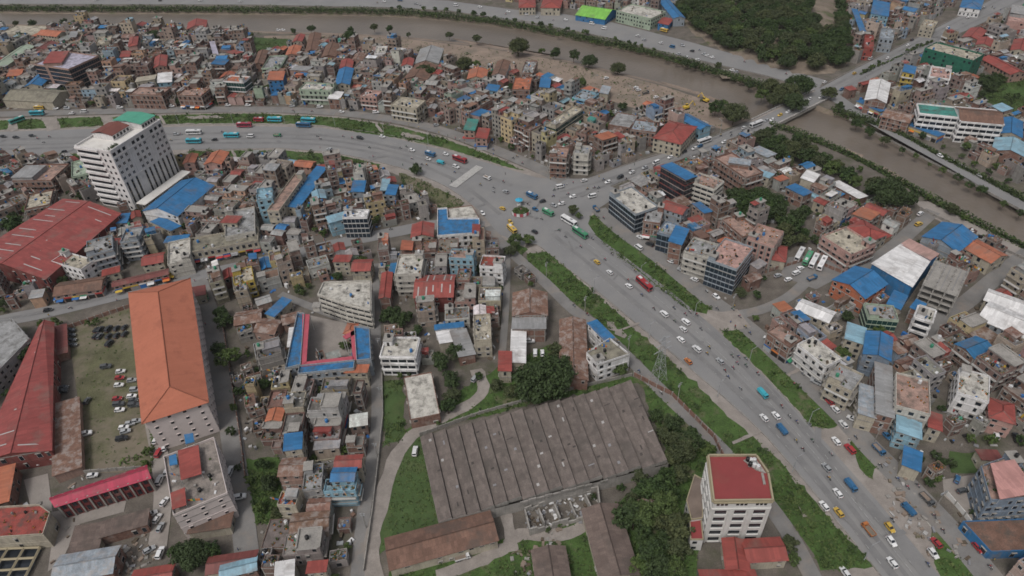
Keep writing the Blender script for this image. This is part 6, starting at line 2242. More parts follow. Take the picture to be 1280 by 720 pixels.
# ================================================================== VEHICLES AND PEOPLE
def loft(mb, st, mat):
    """st: (x, z low, z high, half width low, half width high)"""
    for a, b_ in zip(st, st[1:]):
        A = [(a[0], -a[3], a[1]), (a[0], a[3], a[1]), (a[0], a[4], a[2]), (a[0], -a[4], a[2])]
        B = [(b_[0], -b_[3], b_[1]), (b_[0], b_[3], b_[1]), (b_[0], b_[4], b_[2]), (b_[0], -b_[4], b_[2])]
        for i in range(4):
            j = (i + 1) % 4
            mb.face([A[i], B[i], B[j], A[j]], mat)
    for a in (st[0], st[-1]):
        mb.face([(a[0], -a[3], a[1]), (a[0], a[3], a[1]), (a[0], a[4], a[2]), (a[0], -a[4], a[2])], mat)
def wheel_mesh(R, w):
    mb = MB()
    A = [(math.cos(2 * math.pi * i / 12), math.sin(2 * math.pi * i / 12)) for i in range(12)]
    for i in range(12):
        a, b_ = A[i], A[(i + 1) % 12]
        mb.face([(R * a[0], -w, R * a[1]), (R * b_[0], -w, R * b_[1]), (R * b_[0], w, R * b_[1]), (R * a[0], w, R * a[1])], 'tyre')
    for s in (-w, w):
        mb.face([(R * a[0], s, R * a[1]) for a in A], 'tyre')
        mb.face([(R * 0.55 * a[0], s * 1.02, R * 0.55 * a[1]) for a in A], 'metal')
    return mb.mesh('wheel')
WH = {'car': wheel_mesh(0.31, 0.1), 'bus': wheel_mesh(0.48, 0.15)}
surf('lamp_red', (0.3, 0.02, 0.02), 0.4, 0.05, 1)
surf('lamp_clear', (0.6, 0.6, 0.55), 0.3, 0.05, 1)
VT = {}
def vt(kind):
    """prototype meshes of a vehicle: [(part name, mesh, tinted, location)]"""
    if kind in VT:
        return VT[kind]
    b, g, l = MB(), MB(), MB()
    extra = []
    if kind in ('car', 'jeep', 'microbus'):
        if kind == 'car':
            loft(b, [(-1.9, 0.40, 0.74, 0.66, 0.62), (-1.78, 0.26, 0.90, 0.78, 0.74), (-0.9, 0.24, 0.93, 0.82, 0.80), (0.75, 0.24, 0.92, 0.82, 0.80), (1.55, 0.24, 0.80, 0.80, 0.74), (1.9, 0.36, 0.66, 0.68, 0.62)], 'gloss')
            base, top, zt = (-1.72, 0.85, 0.76), (-1.35, 0.22, 0.60), 1.46
        elif kind == 'jeep':
            loft(b, [(-2.2, 0.45, 0.95, 0.8, 0.76), (-2.05, 0.34, 1.12, 0.88, 0.84), (-0.9, 0.32, 1.14, 0.9, 0.88), (0.95, 0.32, 1.12, 0.9, 0.88), (1.95, 0.32, 1.02, 0.88, 0.82), (2.2, 0.45, 0.85, 0.76, 0.70)], 'gloss')
            base, top, zt = (-2.1, 1.0, 0.84), (-1.9, 0.4, 0.70), 1.8
        else:
            loft(b, [(-2.35, 0.45, 1.0, 0.78, 0.76), (-2.3, 0.32, 1.15, 0.84, 0.82), (1.8, 0.32, 1.15, 0.84, 0.82), (2.3, 0.4, 0.95, 0.78, 0.72)], 'gloss')
            base, top, zt = (-2.3, 1.95, 0.82), (-2.2, 1.1, 0.72), 2.05
        zb = b.v[0][2] and {'car': 0.9, 'jeep': 1.1, 'microbus': 1.13}[kind]
        q = [(base[0], -base[2], zb), (base[1], -base[2], zb), (base[1], base[2], zb), (base[0], base[2], zb)]
        t = [(top[0], -top[2], zt - 0.06), (top[1], -top[2], zt - 0.06), (top[1], top[2], zt - 0.06), (top[0], top[2], zt - 0.06)]
        g.hexa(q + t, 'glass')
        b.hexa([(x * 1.02, y * 1.03, zt - 0.07) for x, y, _ in t] + [(x * 0.97, y * 0.95, zt) for x, y, _ in t], 'gloss')
        for (x0_, y0_, z0_), (x1_, y1_, z1_) in zip(q, t):
            b.bar((x0_, y0_, z0_), (x1_, y1_, z1_), 0.05, 'gloss')
        xm = (top[0] + top[1]) / 2
        for s in (-1, 1):
            b.bar((xm, s * (base[2] + 0.01), zb), (xm, s * (top[2] + 0.01), zt - 0.05), 0.05, 'gloss')
        xe = b.v[0][0]
        xf = -xe
        for s in (-1, 1):
            l.box(xf - 0.12, xf - 0.02 + 0.06, s * 0.55 - 0.14, s * 0.55 + 0.14, 0.55, 0.7, 'lamp_clear')
            l.box(xe - 0.04, xe + 0.12, s * 0.58 - 0.1, s * 0.58 + 0.1, 0.6, 0.8, 'lamp_red')
        wb = {'car': 1.22, 'jeep': 1.35, 'microbus': 1.5}[kind]
        wl = [(sx * wb, sy * {'car': 0.74, 'jeep': 0.82, 'microbus': 0.78}[kind], 0.31) for sx in (-1, 1) for sy in (-1, 1)]
        w = 'car'
    elif kind in ('bus', 'minibus'):
        Lh, H = (5.0, 3.0) if kind == 'bus' else (3.5, 2.6)
        loft(b, [(-Lh, 0.6, H - 0.3, 1.12, 1.05), (-Lh + 0.15, 0.45, H - 0.1, 1.22, 1.15), (Lh - 0.2, 0.45, H - 0.1, 1.22, 1.15), (Lh, 0.6, H - 0.35, 1.12, 1.05)], 'gloss')
        b.box(-Lh + 0.4, Lh - 0.5, -0.95, 0.95, H - 0.11, H + 0.04, 'gloss')
        nw = int(Lh * 2 / 1.25)
        for i in range(nw):
            x = -Lh + 0.35 + i * (2 * Lh - 0.7) / nw
            for s in (-1, 1):
                y0_, y1_ = sorted((s * 1.15, s * 1.235))
                g.box(x, x + (2 * Lh - 0.7) / nw - 0.12, y0_, y1_, 1.35, H - 0.55, 'glass')
        g.box(Lh - 0.12, Lh + 0.03, -0.95, 0.95, 1.2, H - 0.5, 'glass')
        g.box(-Lh - 0.03, -Lh + 0.1, -0.9, 0.9, 1.4, H - 0.55, 'glass')
        l.box(-Lh + 1.0, -Lh + 3.0, -0.6, 0.6, H + 0.045, H + 0.25, 'sign_white')
        l.box(1.0, 2.6, -0.5, 0.5, H + 0.045, H + 0.16, 'sign_grey')
        for s in (-1, 1):
            l.box(Lh - 0.05, Lh + 0.05, s * 0.8 - 0.15, s * 0.8 + 0.15, 0.75, 0.95, 'lamp_clear')
            l.box(-Lh - 0.05, -Lh + 0.05, s * 0.85 - 0.12, s * 0.85 + 0.12, 0.9, 1.2, 'lamp_red')
        wl = [(sx * Lh * 0.62, sy * 1.08, 0.46) for sx in (-1, 1) for sy in (-1, 1)]
        w = 'bus'
    elif kind in ('truck', 'tarp_truck'):
        loft(b, [(1.9, 0.6, 2.3, 1.08, 1.0), (2.1, 0.5, 2.45, 1.12, 1.02), (3.2, 0.5, 2.35, 1.12, 1.0), (3.6, 0.55, 1.5, 1.08, 1.02)], 'gloss')
        g.hexa([(3.22, -0.95, 1.55), (3.62, -0.95, 1.5), (3.62, 0.95, 1.5), (3.22, 0.95, 1.55), (3.18, -0.9, 2.2), (3.3, -0.9, 2.2), (3.3, 0.9, 2.2), (3.18, 0.9, 2.2)], 'glass')
        for s in (-1, 1):
            g.box(2.3, 3.1, s * 1.08 - 0.03, s * 1.08 + 0.03, 1.5, 2.15, 'glass')
            l.box(3.55, 3.66, s * 0.8 - 0.14, s * 0.8 + 0.14, 0.75, 0.95, 'lamp_clear')
        cb = MB()
        cb.box(-3.6, 1.75, -1.15, 1.15, 0.85, 1.0, 'bark')
        for y0_, y1_ in ((-1.18, -1.1), (1.1, 1.18)):
            cb.box(-3.6, 1.75, y0_, y1_, 1.0, 1.75, 'gloss')
        for x0_, x1_ in ((-3.64, -3.56), (1.7, 1.78)):
            cb.box(x0_, x1_, -1.09, 1.09, 1.0, 1.75 if x0_ < 0 else 2.3, 'gloss')
        if kind == 'truck':
            cb.box(-3.5, 1.6, -1.05, 1.05, 1.0, 1.45, 'sand')
        else:
            loft(cb, [(-3.6, 1.5, 2.3, 1.2, 0.9), (-2, 1.5, 2.7, 1.22, 0.85), (0, 1.5, 2.6, 1.22, 0.85), (1.7, 1.5, 2.5, 1.2, 0.9)], 'gloss')
        cb.box(-3.5, 3.0, -0.4, 0.4, 0.5, 0.84, 'dark')
        extra.append(('cargo_bed', cb.mesh('cargo_bed'), True, (0, 0, 0)))
        wl = [(x, sy * 0.98, 0.46) for x in (2.6, -1.6, -2.7) for sy in (-1, 1)]
        w = 'bus'
    elif kind == 'motorcycle':
        b.bar((-0.55, 0, 0.62), (0.1, 0, 0.68), 0.14, 'dark')
        b.bar((0.05, 0, 0.72), (0.45, 0, 0.75), 0.16, 'gloss')
        b.bar((-0.2, 0, 0.4), (0.3, 0, 0.42), 0.2, 'metal')
        b.bar((0.45, 0, 0.9), (0.68, 0, 0.3), 0.05, 'metal')
        b.bar((-0.6, 0, 0.6), (-0.65, 0, 0.3), 0.06, 'metal')
        b.bar((0.42, -0.33, 1.0), (0.42, 0.33, 1.0), 0.03, 'metal')
        l.box(0.52, 0.62, -0.09, 0.09, 0.78, 0.94, 'lamp_clear')
        wl = [(-0.65, 0, 0.29), (0.68, 0, 0.29)]
        w = 'car'
    parts = [('body', b.mesh('body'), True, (0, 0, 0))]
    if g.f:
        parts.append(('glazing', g.mesh('glazing'), False, (0, 0, 0)))
    if l.f:
        parts.append(('lamps' if kind not in ('bus', 'minibus') else 'fittings', l.mesh('lamps'), False, (0, 0, 0)))
    parts += extra + [('wheel', WH[w], False, q) for q in wl]
    VT[kind] = parts
    return parts
VCOL = {'w': ('white', (0.62, 0.62, 0.62)), 's': ('silver', (0.32, 0.33, 0.34)), 'k': ('black', (0.025, 0.027, 0.03)), 'r': ('red', (0.30, 0.03, 0.035)), 'b': ('blue', (0.03, 0.11, 0.22)), 'y': ('yellow', (0.50, 0.33, 0.06)),
        'g': ('green', (0.06, 0.24, 0.13)), 'c': ('cyan', (0.05, 0.34, 0.42)), 'd': ('dark grey', (0.07, 0.075, 0.08)), 'o': ('orange', (0.45, 0.16, 0.05)), 'm': ('crimson', (0.33, 0.04, 0.07)), 't': ('teal', (0.06, 0.25, 0.23))}
VN = {'car': 'car', 'jeep': 'jeep', 'microbus': 'microbus', 'bus': 'bus', 'minibus': 'minibus', 'truck': 'truck', 'tarp_truck': 'truck', 'motorcycle': 'motorcycle'}
PLACED = []
ZR = 0.42
def vehicle(kind, col, x, y, rz, where=None, z=None):
    z = ZTOP if z is None else z
    L = {'bus': 5.2, 'minibus': 3.6, 'truck': 3.8, 'tarp_truck': 3.8, 'motorcycle': 1.0}.get(kind, 2.2)
    PLACED.append((x, y, L))
    word, rgb = VCOL[col]
    root = link(VN[kind] if kind not in ('car',) else 'parked_car' if where == 'parked' else 'car', None, None, loc=(x, y, z), rz=rz, category=VN[kind])
    root['group'] = 'vehicles parked in the yards' if where == 'parked' else 'traffic on the roads'
    rgb = tuple(v * random.Random(len(PLACED)).uniform(0.85, 1.1) for v in rgb)
    if kind in ('truck', 'tarp_truck'):
        root.scale = (0.68, 0.8, 0.8)
    for nm, me, tint, loc_ in vt(kind):
        link(nm, me, root, rgb if tint else None, loc=loc_)
    px, py, _ = proj(x, y, z + 1)
    THINGS.append([root, ('%s %s %s' % ('parked' if where == 'parked' else 'moving' if where == 'moving' else 'small' if kind == 'car' else 'large' if kind in ('bus', 'truck', 'tarp_truck') else 'boxy', word, VN[kind])), px, py, VN[kind]])
    return root

SHIRT = [('white', (0.5, 0.5, 0.5)), ('red', (0.3, 0.04, 0.04)), ('blue', (0.05, 0.1, 0.25)), ('dark', (0.04, 0.04, 0.045)), ('green', (0.06, 0.16, 0.09)), ('pink', (0.42, 0.14, 0.18)), ('grey', (0.18, 0.18, 0.19)), ('yellow', (0.42, 0.3, 0.06))]
RP = random.Random(7)
def person(x, y, rz, mesh, z, act):
    w, c = RP.choice(SHIRT)
    o = link('person', mesh, None, c, loc=(x, y, z), rz=rz, category='person', group='riders' if mesh is RIDE else 'people on foot')
    px, py, _ = proj(x, y, z + 1)
    THINGS.append([o, 'person in %s top %s' % (w, act), px, py, 'person'])
def motorbike(x, y, rz, z=None):
    z = ZTOP if z is None else z
    vehicle('motorcycle', RP.choice('krbkdr'), x, y, rz, 'moving', z)
    person(x, y, rz, RIDE, z, 'riding a motorcycle')

# carriageway centre lines: heading of traffic (left-hand traffic)
LINES = [smooth(gp(s), 6) for s in ('-120,181 0,180 130,176 260,172 400,174 500,191 580,217 640,242', '640,250 712,288 800,356 888,432 985,530 1130,705 1200,800', '690,245 760,228 850,193 945,156 1030,116 1175,43 1290,-12',
         '-300,-8 0,-2 320,0 480,4 640,18 760,37 860,62 960,88 1020,108', '-90,145 0,143 150,139 320,137 420,141 500,151 560,166 620,188 670,209 705,226', '748,262 776,288 823,322 884,372 925,402 960,432 1005,475 1050,518 1088,560 1140,613 1195,672 1245,732',
         '608,284 635,312 680,352 715,386 745,408 790,452 830,492 870,530 905,565', '-90,425 0,402 60,390 160,366 250,345 330,327 430,303 500,289', '1036,116 1068,138 1125,170 1200,211 1280,257', '248,350 263,395 273,450 287,530 297,600 305,660 314,745')]
def heading(x, y):
    best = (1e9, 0, 1)
    for l in LINES:
        for a, b_ in zip(l, l[1:]):
            vx, vy = b_[0] - a[0], b_[1] - a[1]
            t = max(0, min(1, ((x - a[0]) * vx + (y - a[1]) * vy) / (vx * vx + vy * vy)))
            d = math.hypot(x - a[0] - vx * t, y - a[1] - vy * t)
            if d < best[0]:
                best = (d, math.atan2(vy, vx), (vx * (y - a[1]) - vy * (x - a[0])))
    return best[1] if best[2] > 0 else best[1] + math.pi
TRAFFIC = '''47,143,bus,c 22,152,bus,t 50,136,minibus,y 243,167,bus,w 243,178,bus,c 290,171,bus,c 306,158,bus,m 313,171,microbus,w 268,175,car,k 344,151,bus,c 386,152,bus,c 380,158,bus,b 324,151,minibus,r 347,170,truck,g 450,173,jeep,k 427,140,car,w 90,142,car,w 105,140,microbus,w
20,172,car,k 40,170,car,k 4,171,car,k 80,190,car,k 412,187,car,s 478,171,car,w 220,168,car,s 515,188,car,w 538,194,minibus,b 535,199,car,w 551,204,tarp_truck,c 557,193,car,w 575,201,bus,r 570,209,jeep,w 609,223,truck,w 628,261,car,y 603,267,car,w 638,278,car,y
665,246,minibus,b 685,267,minibus,g 702,255,car,w 692,257,car,s 740,246,microbus,w 735,243,car,w 711,278,bus,w 725,293,bus,g 746,328,car,y 762,341,car,w 786,358,car,w 805,357,bus,r 745,262,truck,b 730,226,car,w 798,310,microbus,w 669,262,car,b 716,246,car,w
790,362,car,w 830,393,jeep,w 857,403,jeep,w 854,412,car,w 851,425,car,w 871,437,jeep,w 900,452,car,s 860,452,car,o 953,493,tarp_truck,c 955,523,car,w 970,520,car,w 975,516,car,y 977,538,tarp_truck,b 1036,502,jeep,r 1044,512,car,w 1054,531,car,w
1033,585,car,s 1047,617,car,w 1063,608,tarp_truck,b 1030,633,car,w 1048,641,car,y 1085,663,truck,o 1112,660,car,y 1114,677,car,w 1115,704,car,w 1166,692,car,w 1045,552,car,w 1062,562,jeep,r 1056,716,car,w 1098,563,truck,b 1158,625,truck,d 1135,638,tarp_truck,b 1143,650,tarp_truck,d 1170,679,car,r
1108,545,car,b 1222,685,car,r 895,371,car,w 880,178,bus,w 890,180,jeep,w 905,178,car,w 875,183,car,b 930,160,car,w 945,157,bus,w 958,151,car,s 965,150,car,w 975,144,car,y 985,140,car,w 995,134,car,w 1002,131,car,s 1012,124,car,w 1031,103,car,w 1052,112,car,b 1026,122,car,w
1090,82,car,s 1110,73,car,w 1135,57,car,w 1140,50,car,k 1160,45,car,s 1185,35,car,w 1088,74,microbus,w 1068,92,car,y 1210,22,car,w 1230,10,car,s 1175,195,car,w 1180,197,car,s 1225,220,car,w
658,18,car,w 672,22,car,s 707,25,car,w 726,25,jeep,k 740,30,microbus,w 755,36,microbus,w 830,39,minibus,y 797,45,car,w 805,50,car,s 826,54,car,w 840,59,microbus,b 853,57,car,s 865,64,car,k 884,70,car,w 890,72,car,w 880,68,car,s 897,82,car,w 915,88,car,w 920,90,car,s 872,75,car,w 858,72,car,w 848,68,car,s
480,2,car,w 520,5,car,s 250,1,car,w 300,2,car,w 200,1,car,k 160,-1,car,s 120,0,car,w 600,9,car,w 570,7,microbus,w 635,15,car,w 500,1,truck,b
678,252,car,k 700,234,microbus,w 632,240,car,s 668,290,car,k 640,288,minibus,y 760,228,car,w 775,222,jeep,k 790,216,car,w 806,210,car,s 820,204,microbus,w 838,197,car,w 855,190,car,k 868,186,car,w 100,371,car,w 60,388,car,k 258,372,jeep,g 290,470,car,k 205,560,car,w'''
for t in TRAFFIC.split():
    a = t.split(',')
    x, y = at(float(a[0]), float(a[1]), 0.8)
    hd = heading(x, y)
    if a[2] == 'bus' and a[0] == '22':
        hd += 0.9
    onb = 948 < float(a[0]) < 1028 and 118 < float(a[1]) < 158
    if any(math.hypot(x - u, y - v) < (0.8 * (L_ + 2.0)) for u, v, L_ in PLACED):
        continue
    vehicle(a[2], a[3], x, y, hd + RP.gauss(0, 0.02), 'moving', 0.44 if onb else None)
PARK = '''121,413,k,1.45 126,413,k,1.45 131,412,k,1.45 136,412,k,1.45 141,411,k,1.45 146,411,k,1.45 151,410,k,1.45 156,410,k,1.45 161,409,k,1.45 120,421,k,1.45 125,421,d,1.45 136,421,k,1.45 141,420,k,1.45 146,420,k,1.45 156,418,k,1.45 161,417,k,1.45 137,430,k,1.45 142,429,k,1.45 88,414,d,0.2 89,420,d,0.2 90,426,d,0.2 91,432,d,0.2
151,465,w,.15 150,473,r,.15 149,482,w,.15 165,476,s,.1 170,488,s,.1 165,496,w,.1 147,499,r,.15 149,506,d,.15 150,513,w,.15 167,501,d,.1 168,507,d,.1 155,535,w,.2 171,527,s,.2 133,459,d,.1 157,540,s,.2 163,530,s,.2 78,490,k,.2 80,485,d,.2 109,502,d,1.6 108,543,w,.3 153,549,k,.2
195,551,w,1.5 199,567,r,1.5 200,601,w,1.5 206,628,w,1.2 190,643,w,.5 197,649,w,1.3 201,660,s,1.5 187,688,s,.6 201,692,w,1.6 209,590,w,1.5 50,577,w,1.5 116,595,w,.2 519,565,w,1.6 578,450,w,1.5 594,474,s,1.0 669,442,w,1.5 678,442,w,1.5 662,427,w,.1
758,98,w,.4 795,110,w,.3 798,113,w,.3 820,122,w,.5 845,138,w,0 834,140,w,0 742,165,w,.4 1196,600,b,.9 1202,614,d,.2 1000,336,w,.4 995,342,w,.4 1088,315,w,.7 1095,308,w,.7 1150,268,w,.5 1148,281,y,.4 288,590,w,1.5 300,622,w,.2
70,136,w,0 84,136,s,0 130,135,k,0 150,135,w,0 215,133,w,0 260,132,k,0 285,132,w,0 310,132,w,0 365,133,s,.05 400,134,w,.05 440,138,k,.1 470,141,w,.15 520,150,w,.25 545,157,s,.3 600,176,w,.4 800,297,w,2.4 812,306,k,2.4 838,327,w,2.4 852,338,s,2.4 868,350,w,2.4 960,424,w,2.4 985,446,k,2.4 1020,478,s,2.4 1065,524,w,2.4 660,135,w,.3 668,140,s,.3 645,137,w,.3 354,38,w,0 348,38,w,0 972,345,s,.4 985,350,w,.4 1245,545,w,1.2 1270,548,k,1.4'''
for t in PARK.split():
    a = t.split(',')
    x, y = at(float(a[0]), float(a[1]), 0.7)
    if any(math.hypot(x - u, y - v) < 1.7 for u, v, L_ in PLACED):
        continue
    vehicle(RP.choice(['car', 'car', 'jeep']), a[2], x, y, float(a[3]) + RP.gauss(0, 0.05), 'parked')
for px, py, kind, c, rz in ((999, 320, 'bus', 'w', 0.95), (1009, 325, 'bus', 'g', 0.95), (1017, 328, 'bus', 'w', 0.95), (1027, 331, 'bus', 'w', 0.95), (1078, 262, 'microbus', 'w', 0.5), (1099, 267, 'minibus', 'w', 0.5), (807, 116, 'truck', 'd', 0.3), (578, 697, 'truck', 'w', 0.25), (1015, 348, 'truck', 'b', 0.4)):
    x, y = at(px, py, 1.0)
    vehicle(kind, c, x, y, rz, 'parked')
# motorcycles and riders
def road_point(l, off):
    i = RP.randrange(len(l) - 1)
    t = RP.random()
    a, b_ = l[i], l[i + 1]
    L = math.hypot(b_[0] - a[0], b_[1] - a[1]) or 1
    x, y = a[0] + (b_[0] - a[0]) * t, a[1] + (b_[1] - a[1]) * t
    return x - (b_[1] - a[1]) / L * off, y + (b_[0] - a[0]) / L * off
for li, count, wd in ((0, 26, 7), (1, 44, 7), (2, 22, 4.5), (4, 10, 3), (5, 16, 3), (6, 6, 2), (7, 6, 3), (3, 8, 4)):
    made = tries = 0
    while made < count and tries < 400:
        tries += 1
        x, y = road_point(LINES[li], RP.choice([-1, 1]) * RP.uniform(1.0, wd))
        px, py, _ = proj(x, y, 1)
        if not (3 < px < 1277 and 2 < py < 717) or any(math.hypot(x - u, y - v) < L_ + 1.2 for u, v, L_ in PLACED) or (940 < px < 1035 and 105 < py < 165):
            continue
        if any(inside(x, y, q) for q, _, b in FOOT if b[0] < x < b[2] and b[1] < y < b[3]):
            continue
        motorbike(x, y, heading(x, y) + RP.gauss(0, 0.06))
        made += 1
# pedestrians
for li, count, lo, hi in ((4, 18, 4, 6.5), (5, 12, 4, 6.5), (7, 10, 4, 5), (2, 12, 6, 8), (0, 8, 11, 13), (9, 8, 2, 3.5)):
    made = tries = 0
    while made < count and tries < 300:
        tries += 1
        x, y = road_point(LINES[li], RP.choice([-1, 1]) * RP.uniform(lo, hi))
        px, py, _ = proj(x, y, 1)
        if not (3 < px < 1277 and 2 < py < 717) or any(math.hypot(x - u, y - v) < L_ + 0.5 for u, v, L_ in PLACED) or (940 < px < 1035 and 105 < py < 165):
            continue
        if any(inside(x, y, q) for q, _, b in FOOT if b[0] < x < b[2] and b[1] < y < b[3]):
            continue
        PLACED.append((x, y, 0.4))
        person(x, y, RP.uniform(0, 6.28), STAND, 0.12, 'walking')
        made += 1
# two yellow excavators on the sandbank
for px, py, rz, lab in ((858, 134, 0.4, 'yellow excavator with raised boom in the middle of sandbank'), (882, 125, 2.2, 'yellow excavator nearer the water beside the river trees')):
    x, y = at(px, py, 1.2)
    ex = link('excavator', None, None, loc=(x, y, 0.03), rz=rz, label=lab, category='excavator')
    for s in (-1, 1):
        mb = MB(); mb.box(-2.0, 2.0, s * 1.15 - 0.3, s * 1.15 + 0.3, 0.0, 0.9, 'dark'); mb.build('track', ex)
    mb = MB(); mb.box(-2.2, 1.4, -1.35, 1.35, 1.0, 2.1, 'sign_yellow'); mb.build('body', ex)
    mb = MB(); mb.box(0.1, 1.5, 0.3, 1.35, 2.1, 3.1, 'glass'); mb.box(0.05, 1.55, 0.25, 1.4, 3.1, 3.2, 'sign_yellow'); mb.build('cab', ex)
    mb = MB(); mb.bar((1.2, -0.3, 1.8), (4.2, -0.3, 5.0), 0.28, 'sign_yellow'); mb.bar((4.2, -0.3, 5.0), (6.4, -0.3, 2.2), 0.22, 'sign_yellow'); mb.build('boom', ex)
    mb = MB(); mb.hexa([(6.1, -0.8, 1.2), (6.9, -0.8, 1.4), (6.9, 0.2, 1.4), (6.1, 0.2, 1.2), (6.0, -0.8, 2.2), (6.5, -0.8, 2.3), (6.5, 0.2, 2.3), (6.0, 0.2, 2.2)], 'sign_yellow', None, True); mb.build('bucket', ex)

# ================================================================== STREET FURNITURE, WALLS, LOOSE STUFF
def pole_meshes():
    a = MB(); a.cyl(0, 0, 0, 9.0, 0.16, 8, 'concrete', 0.1)
    b_ = MB(); b_.box(-0.9, 0.9, -0.06, 0.06, 8.2, 8.34, 'metal'); b_.box(-0.7, 0.7, -0.06, 0.06, 7.4, 7.52, 'metal')
    c_ = MB(); c_.box(-0.35, 0.35, 0.17, 0.6, 6.0, 6.8, 'metal')
    return a.mesh('pole'), b_.mesh('cross_arm'), c_.mesh('junction_box')
PM = pole_meshes()
def lamp_meshes():
    a = MB(); a.cyl(0, 0, 0, 8.5, 0.13, 8, 'metal', 0.08)
    b_ = MB(); b_.bar((0, 0, 8.4), (2.2, 0, 9.0), 0.06, 'metal')
    c_ = MB(); c_.box(1.9, 2.7, -0.15, 0.15, 8.95, 9.1, 'sign_grey')
    return a.mesh('pole'), b_.mesh('arm'), c_.mesh('lamp_head')
LM = lamp_meshes()
def along(s, step):
    l = smooth(gp(s), 8)
    acc, out = 0, []
    for a, b_ in zip(l, l[1:]):
        d = math.hypot(b_[0] - a[0], b_[1] - a[1])
        acc += d
        if acc >= step:
            acc = 0
            out.append((b_[0], b_[1], math.atan2(b_[1] - a[1], b_[0] - a[0])))
    return out
for s, step in (('0,136 150,134 320,131 420,135 500,145 560,159 620,181 680,208', 28), ('770,272 823,312 884,362 935,402 1005,465 1050,508 1110,570 1200,665', 26), ('0,396 60,385 160,360 250,339 330,321 430,297', 28), ('640,310 690,352 745,402 800,452 870,520', 28), ('474,390 476,450 478,520 470,590 458,660', 26)):
    for x, y, a in along(s, step):
        if any(inside(x, y, q) for q, _, b in FOOT if b[0] < x < b[2] and b[1] < y < b[3]):
            continue
        o = link('utility_pole', None, None, loc=(x, y, 0), rz=a + 1.571, category='pole', group='utility poles along the streets')
        link('pole', PM[0], o); link('cross_arm', PM[1], o); link('junction_box', PM[2], o)
        px, py, _ = proj(x, y, 5)
        THINGS.append([o, 'concrete utility pole', px, py, 'pole'])
for s, step in (('748,304 800,350 890,415 960,480 1020,546', 32), ('684,316 742,367 857,462 960,556 1080,700', 34), ('150,157 250,155 330,155 400,157 480,168 560,187', 34), ('800,200 900,167', 30)):
    for x, y, a in along(s, step):
        o = link('street_lamp', None, None, loc=(x, y, 0), rz=a + 1.571, category='street lamp', group='street lamps along the ring road')
        link('pole', LM[0], o); link('arm', LM[1], o); link('lamp_head', LM[2], o)
        px, py, _ = proj(x, y, 5)
        THINGS.append([o, 'grey street lamp', px, py, 'lamp'])

def wall_line(s, h, mat, label, w=0.25, step=3.0):
    l = gp(s)
    o = link('boundary_wall', None, None, loc=(*l[0], 0), label=label, category='wall')
    mb = MB()
    pb = MB()
    r = random.Random(len(label))
    for a, b_ in zip(l, l[1:]):
        a = (a[0] - l[0][0], a[1] - l[0][1]); b_ = (b_[0] - l[0][0], b_[1] - l[0][1])
        fr, L = frame(a, b_)
        n = max(1, int(L / step))
        for i in range(n):
            mb.obox(fr, i * L / n, (i + 1) * L / n - 0.02, -0.2, h * r.uniform(0.92, 1.05), -w / 2, w / 2, mat)
            pb.obox(fr, i * L / n - 0.18, i * L / n + 0.18, -0.2, h * 1.12, -w / 2 - 0.1, w / 2 + 0.1, 'concrete')
    mb.build('masonry', o, PAL['X'], kind='stuff')
    pb.build('piers', o, kind='stuff')
wall_line('84,412 165,384', 2.2, 'brick', 'brick boundary wall between the car yard and market road')
wall_line('98,500 104,592 180,586', 1.8, 'concrete', 'grey boundary wall on the car yard lower side')
wall_line('792,470 840,495 892,548 905,575', 2.2, 'brick', 'brick boundary wall along lane beside the old factory')
wall_line('478,470 479,520 473,580 466,640 455,715', 1.6, 'concrete', 'grey boundary wall along the lane beside the dirt track')
wall_line('1182,618 1205,645 1222,668', 2.0, 'white', 'white boundary wall beside the right service road')
wall_line('525,545 600,518 680,496 790,470', 1.8, 'concrete', 'grey boundary wall along the upper side of old factory')
wall_line('960,340 1010,325 1060,345', 1.8, 'brick', 'brick boundary wall around the parked buses')
wall_line('1150,262 1210,292 1290,330', 1.6, 'stone', 'stone boundary wall beside the river walk')
wall_line('276,388 286,450 300,540 308,600', 1.8, 'brick', 'brick boundary wall along the street beside orange hall')
wall_line('1062,150 1120,180 1200,222 1280,266', 1.0, 'stone', 'low stone parapet along the east river bank road')
wall_line('640,24 760,48 860,74 930,96 1000,112', 1.0, 'stone', 'low stone parapet along the far bank road')

# rubble, sheets, stacks and oddments lying in the lanes
r = random.Random(55)
surf('tin_brown', (0.16, 0.1, 0.075), 0.9, 0.3, 0.5)
mb = MB()
cnt = 0
allb = [(W, bbox(W), abs(area(W))) for W in BLK_W]
for W, b, A in allb:
    for _ in range(int(A / 9)):
        x, y = r.uniform(b[0], b[2]), r.uniform(b[1], b[3])
        if not inside(x, y, W):
            continue
        px, py, _ = proj(x, y, 0)
        if not (-10 < px < 1290 and -5 < py < 725):
            continue
        if not free(rect(x, y, 1.0, 1.0, 0)):
            continue
        cnt += 1
        mb.rbox(x, y, r.uniform(0.4, 2.6), r.uniform(0.4, 1.6), r.uniform(0, 3.14), -0.02, r.choice([0.2, 0.3, 0.5, 0.9, 1.6]) * r.uniform(0.7, 1.3), r.choice(['concrete', 'stone', 'sign_grey', 'bark', 'sign_white', 'sign_blue', 'bark', 'metal', 'dark', 'sheet_pale', 'bark', 'tin_brown']))
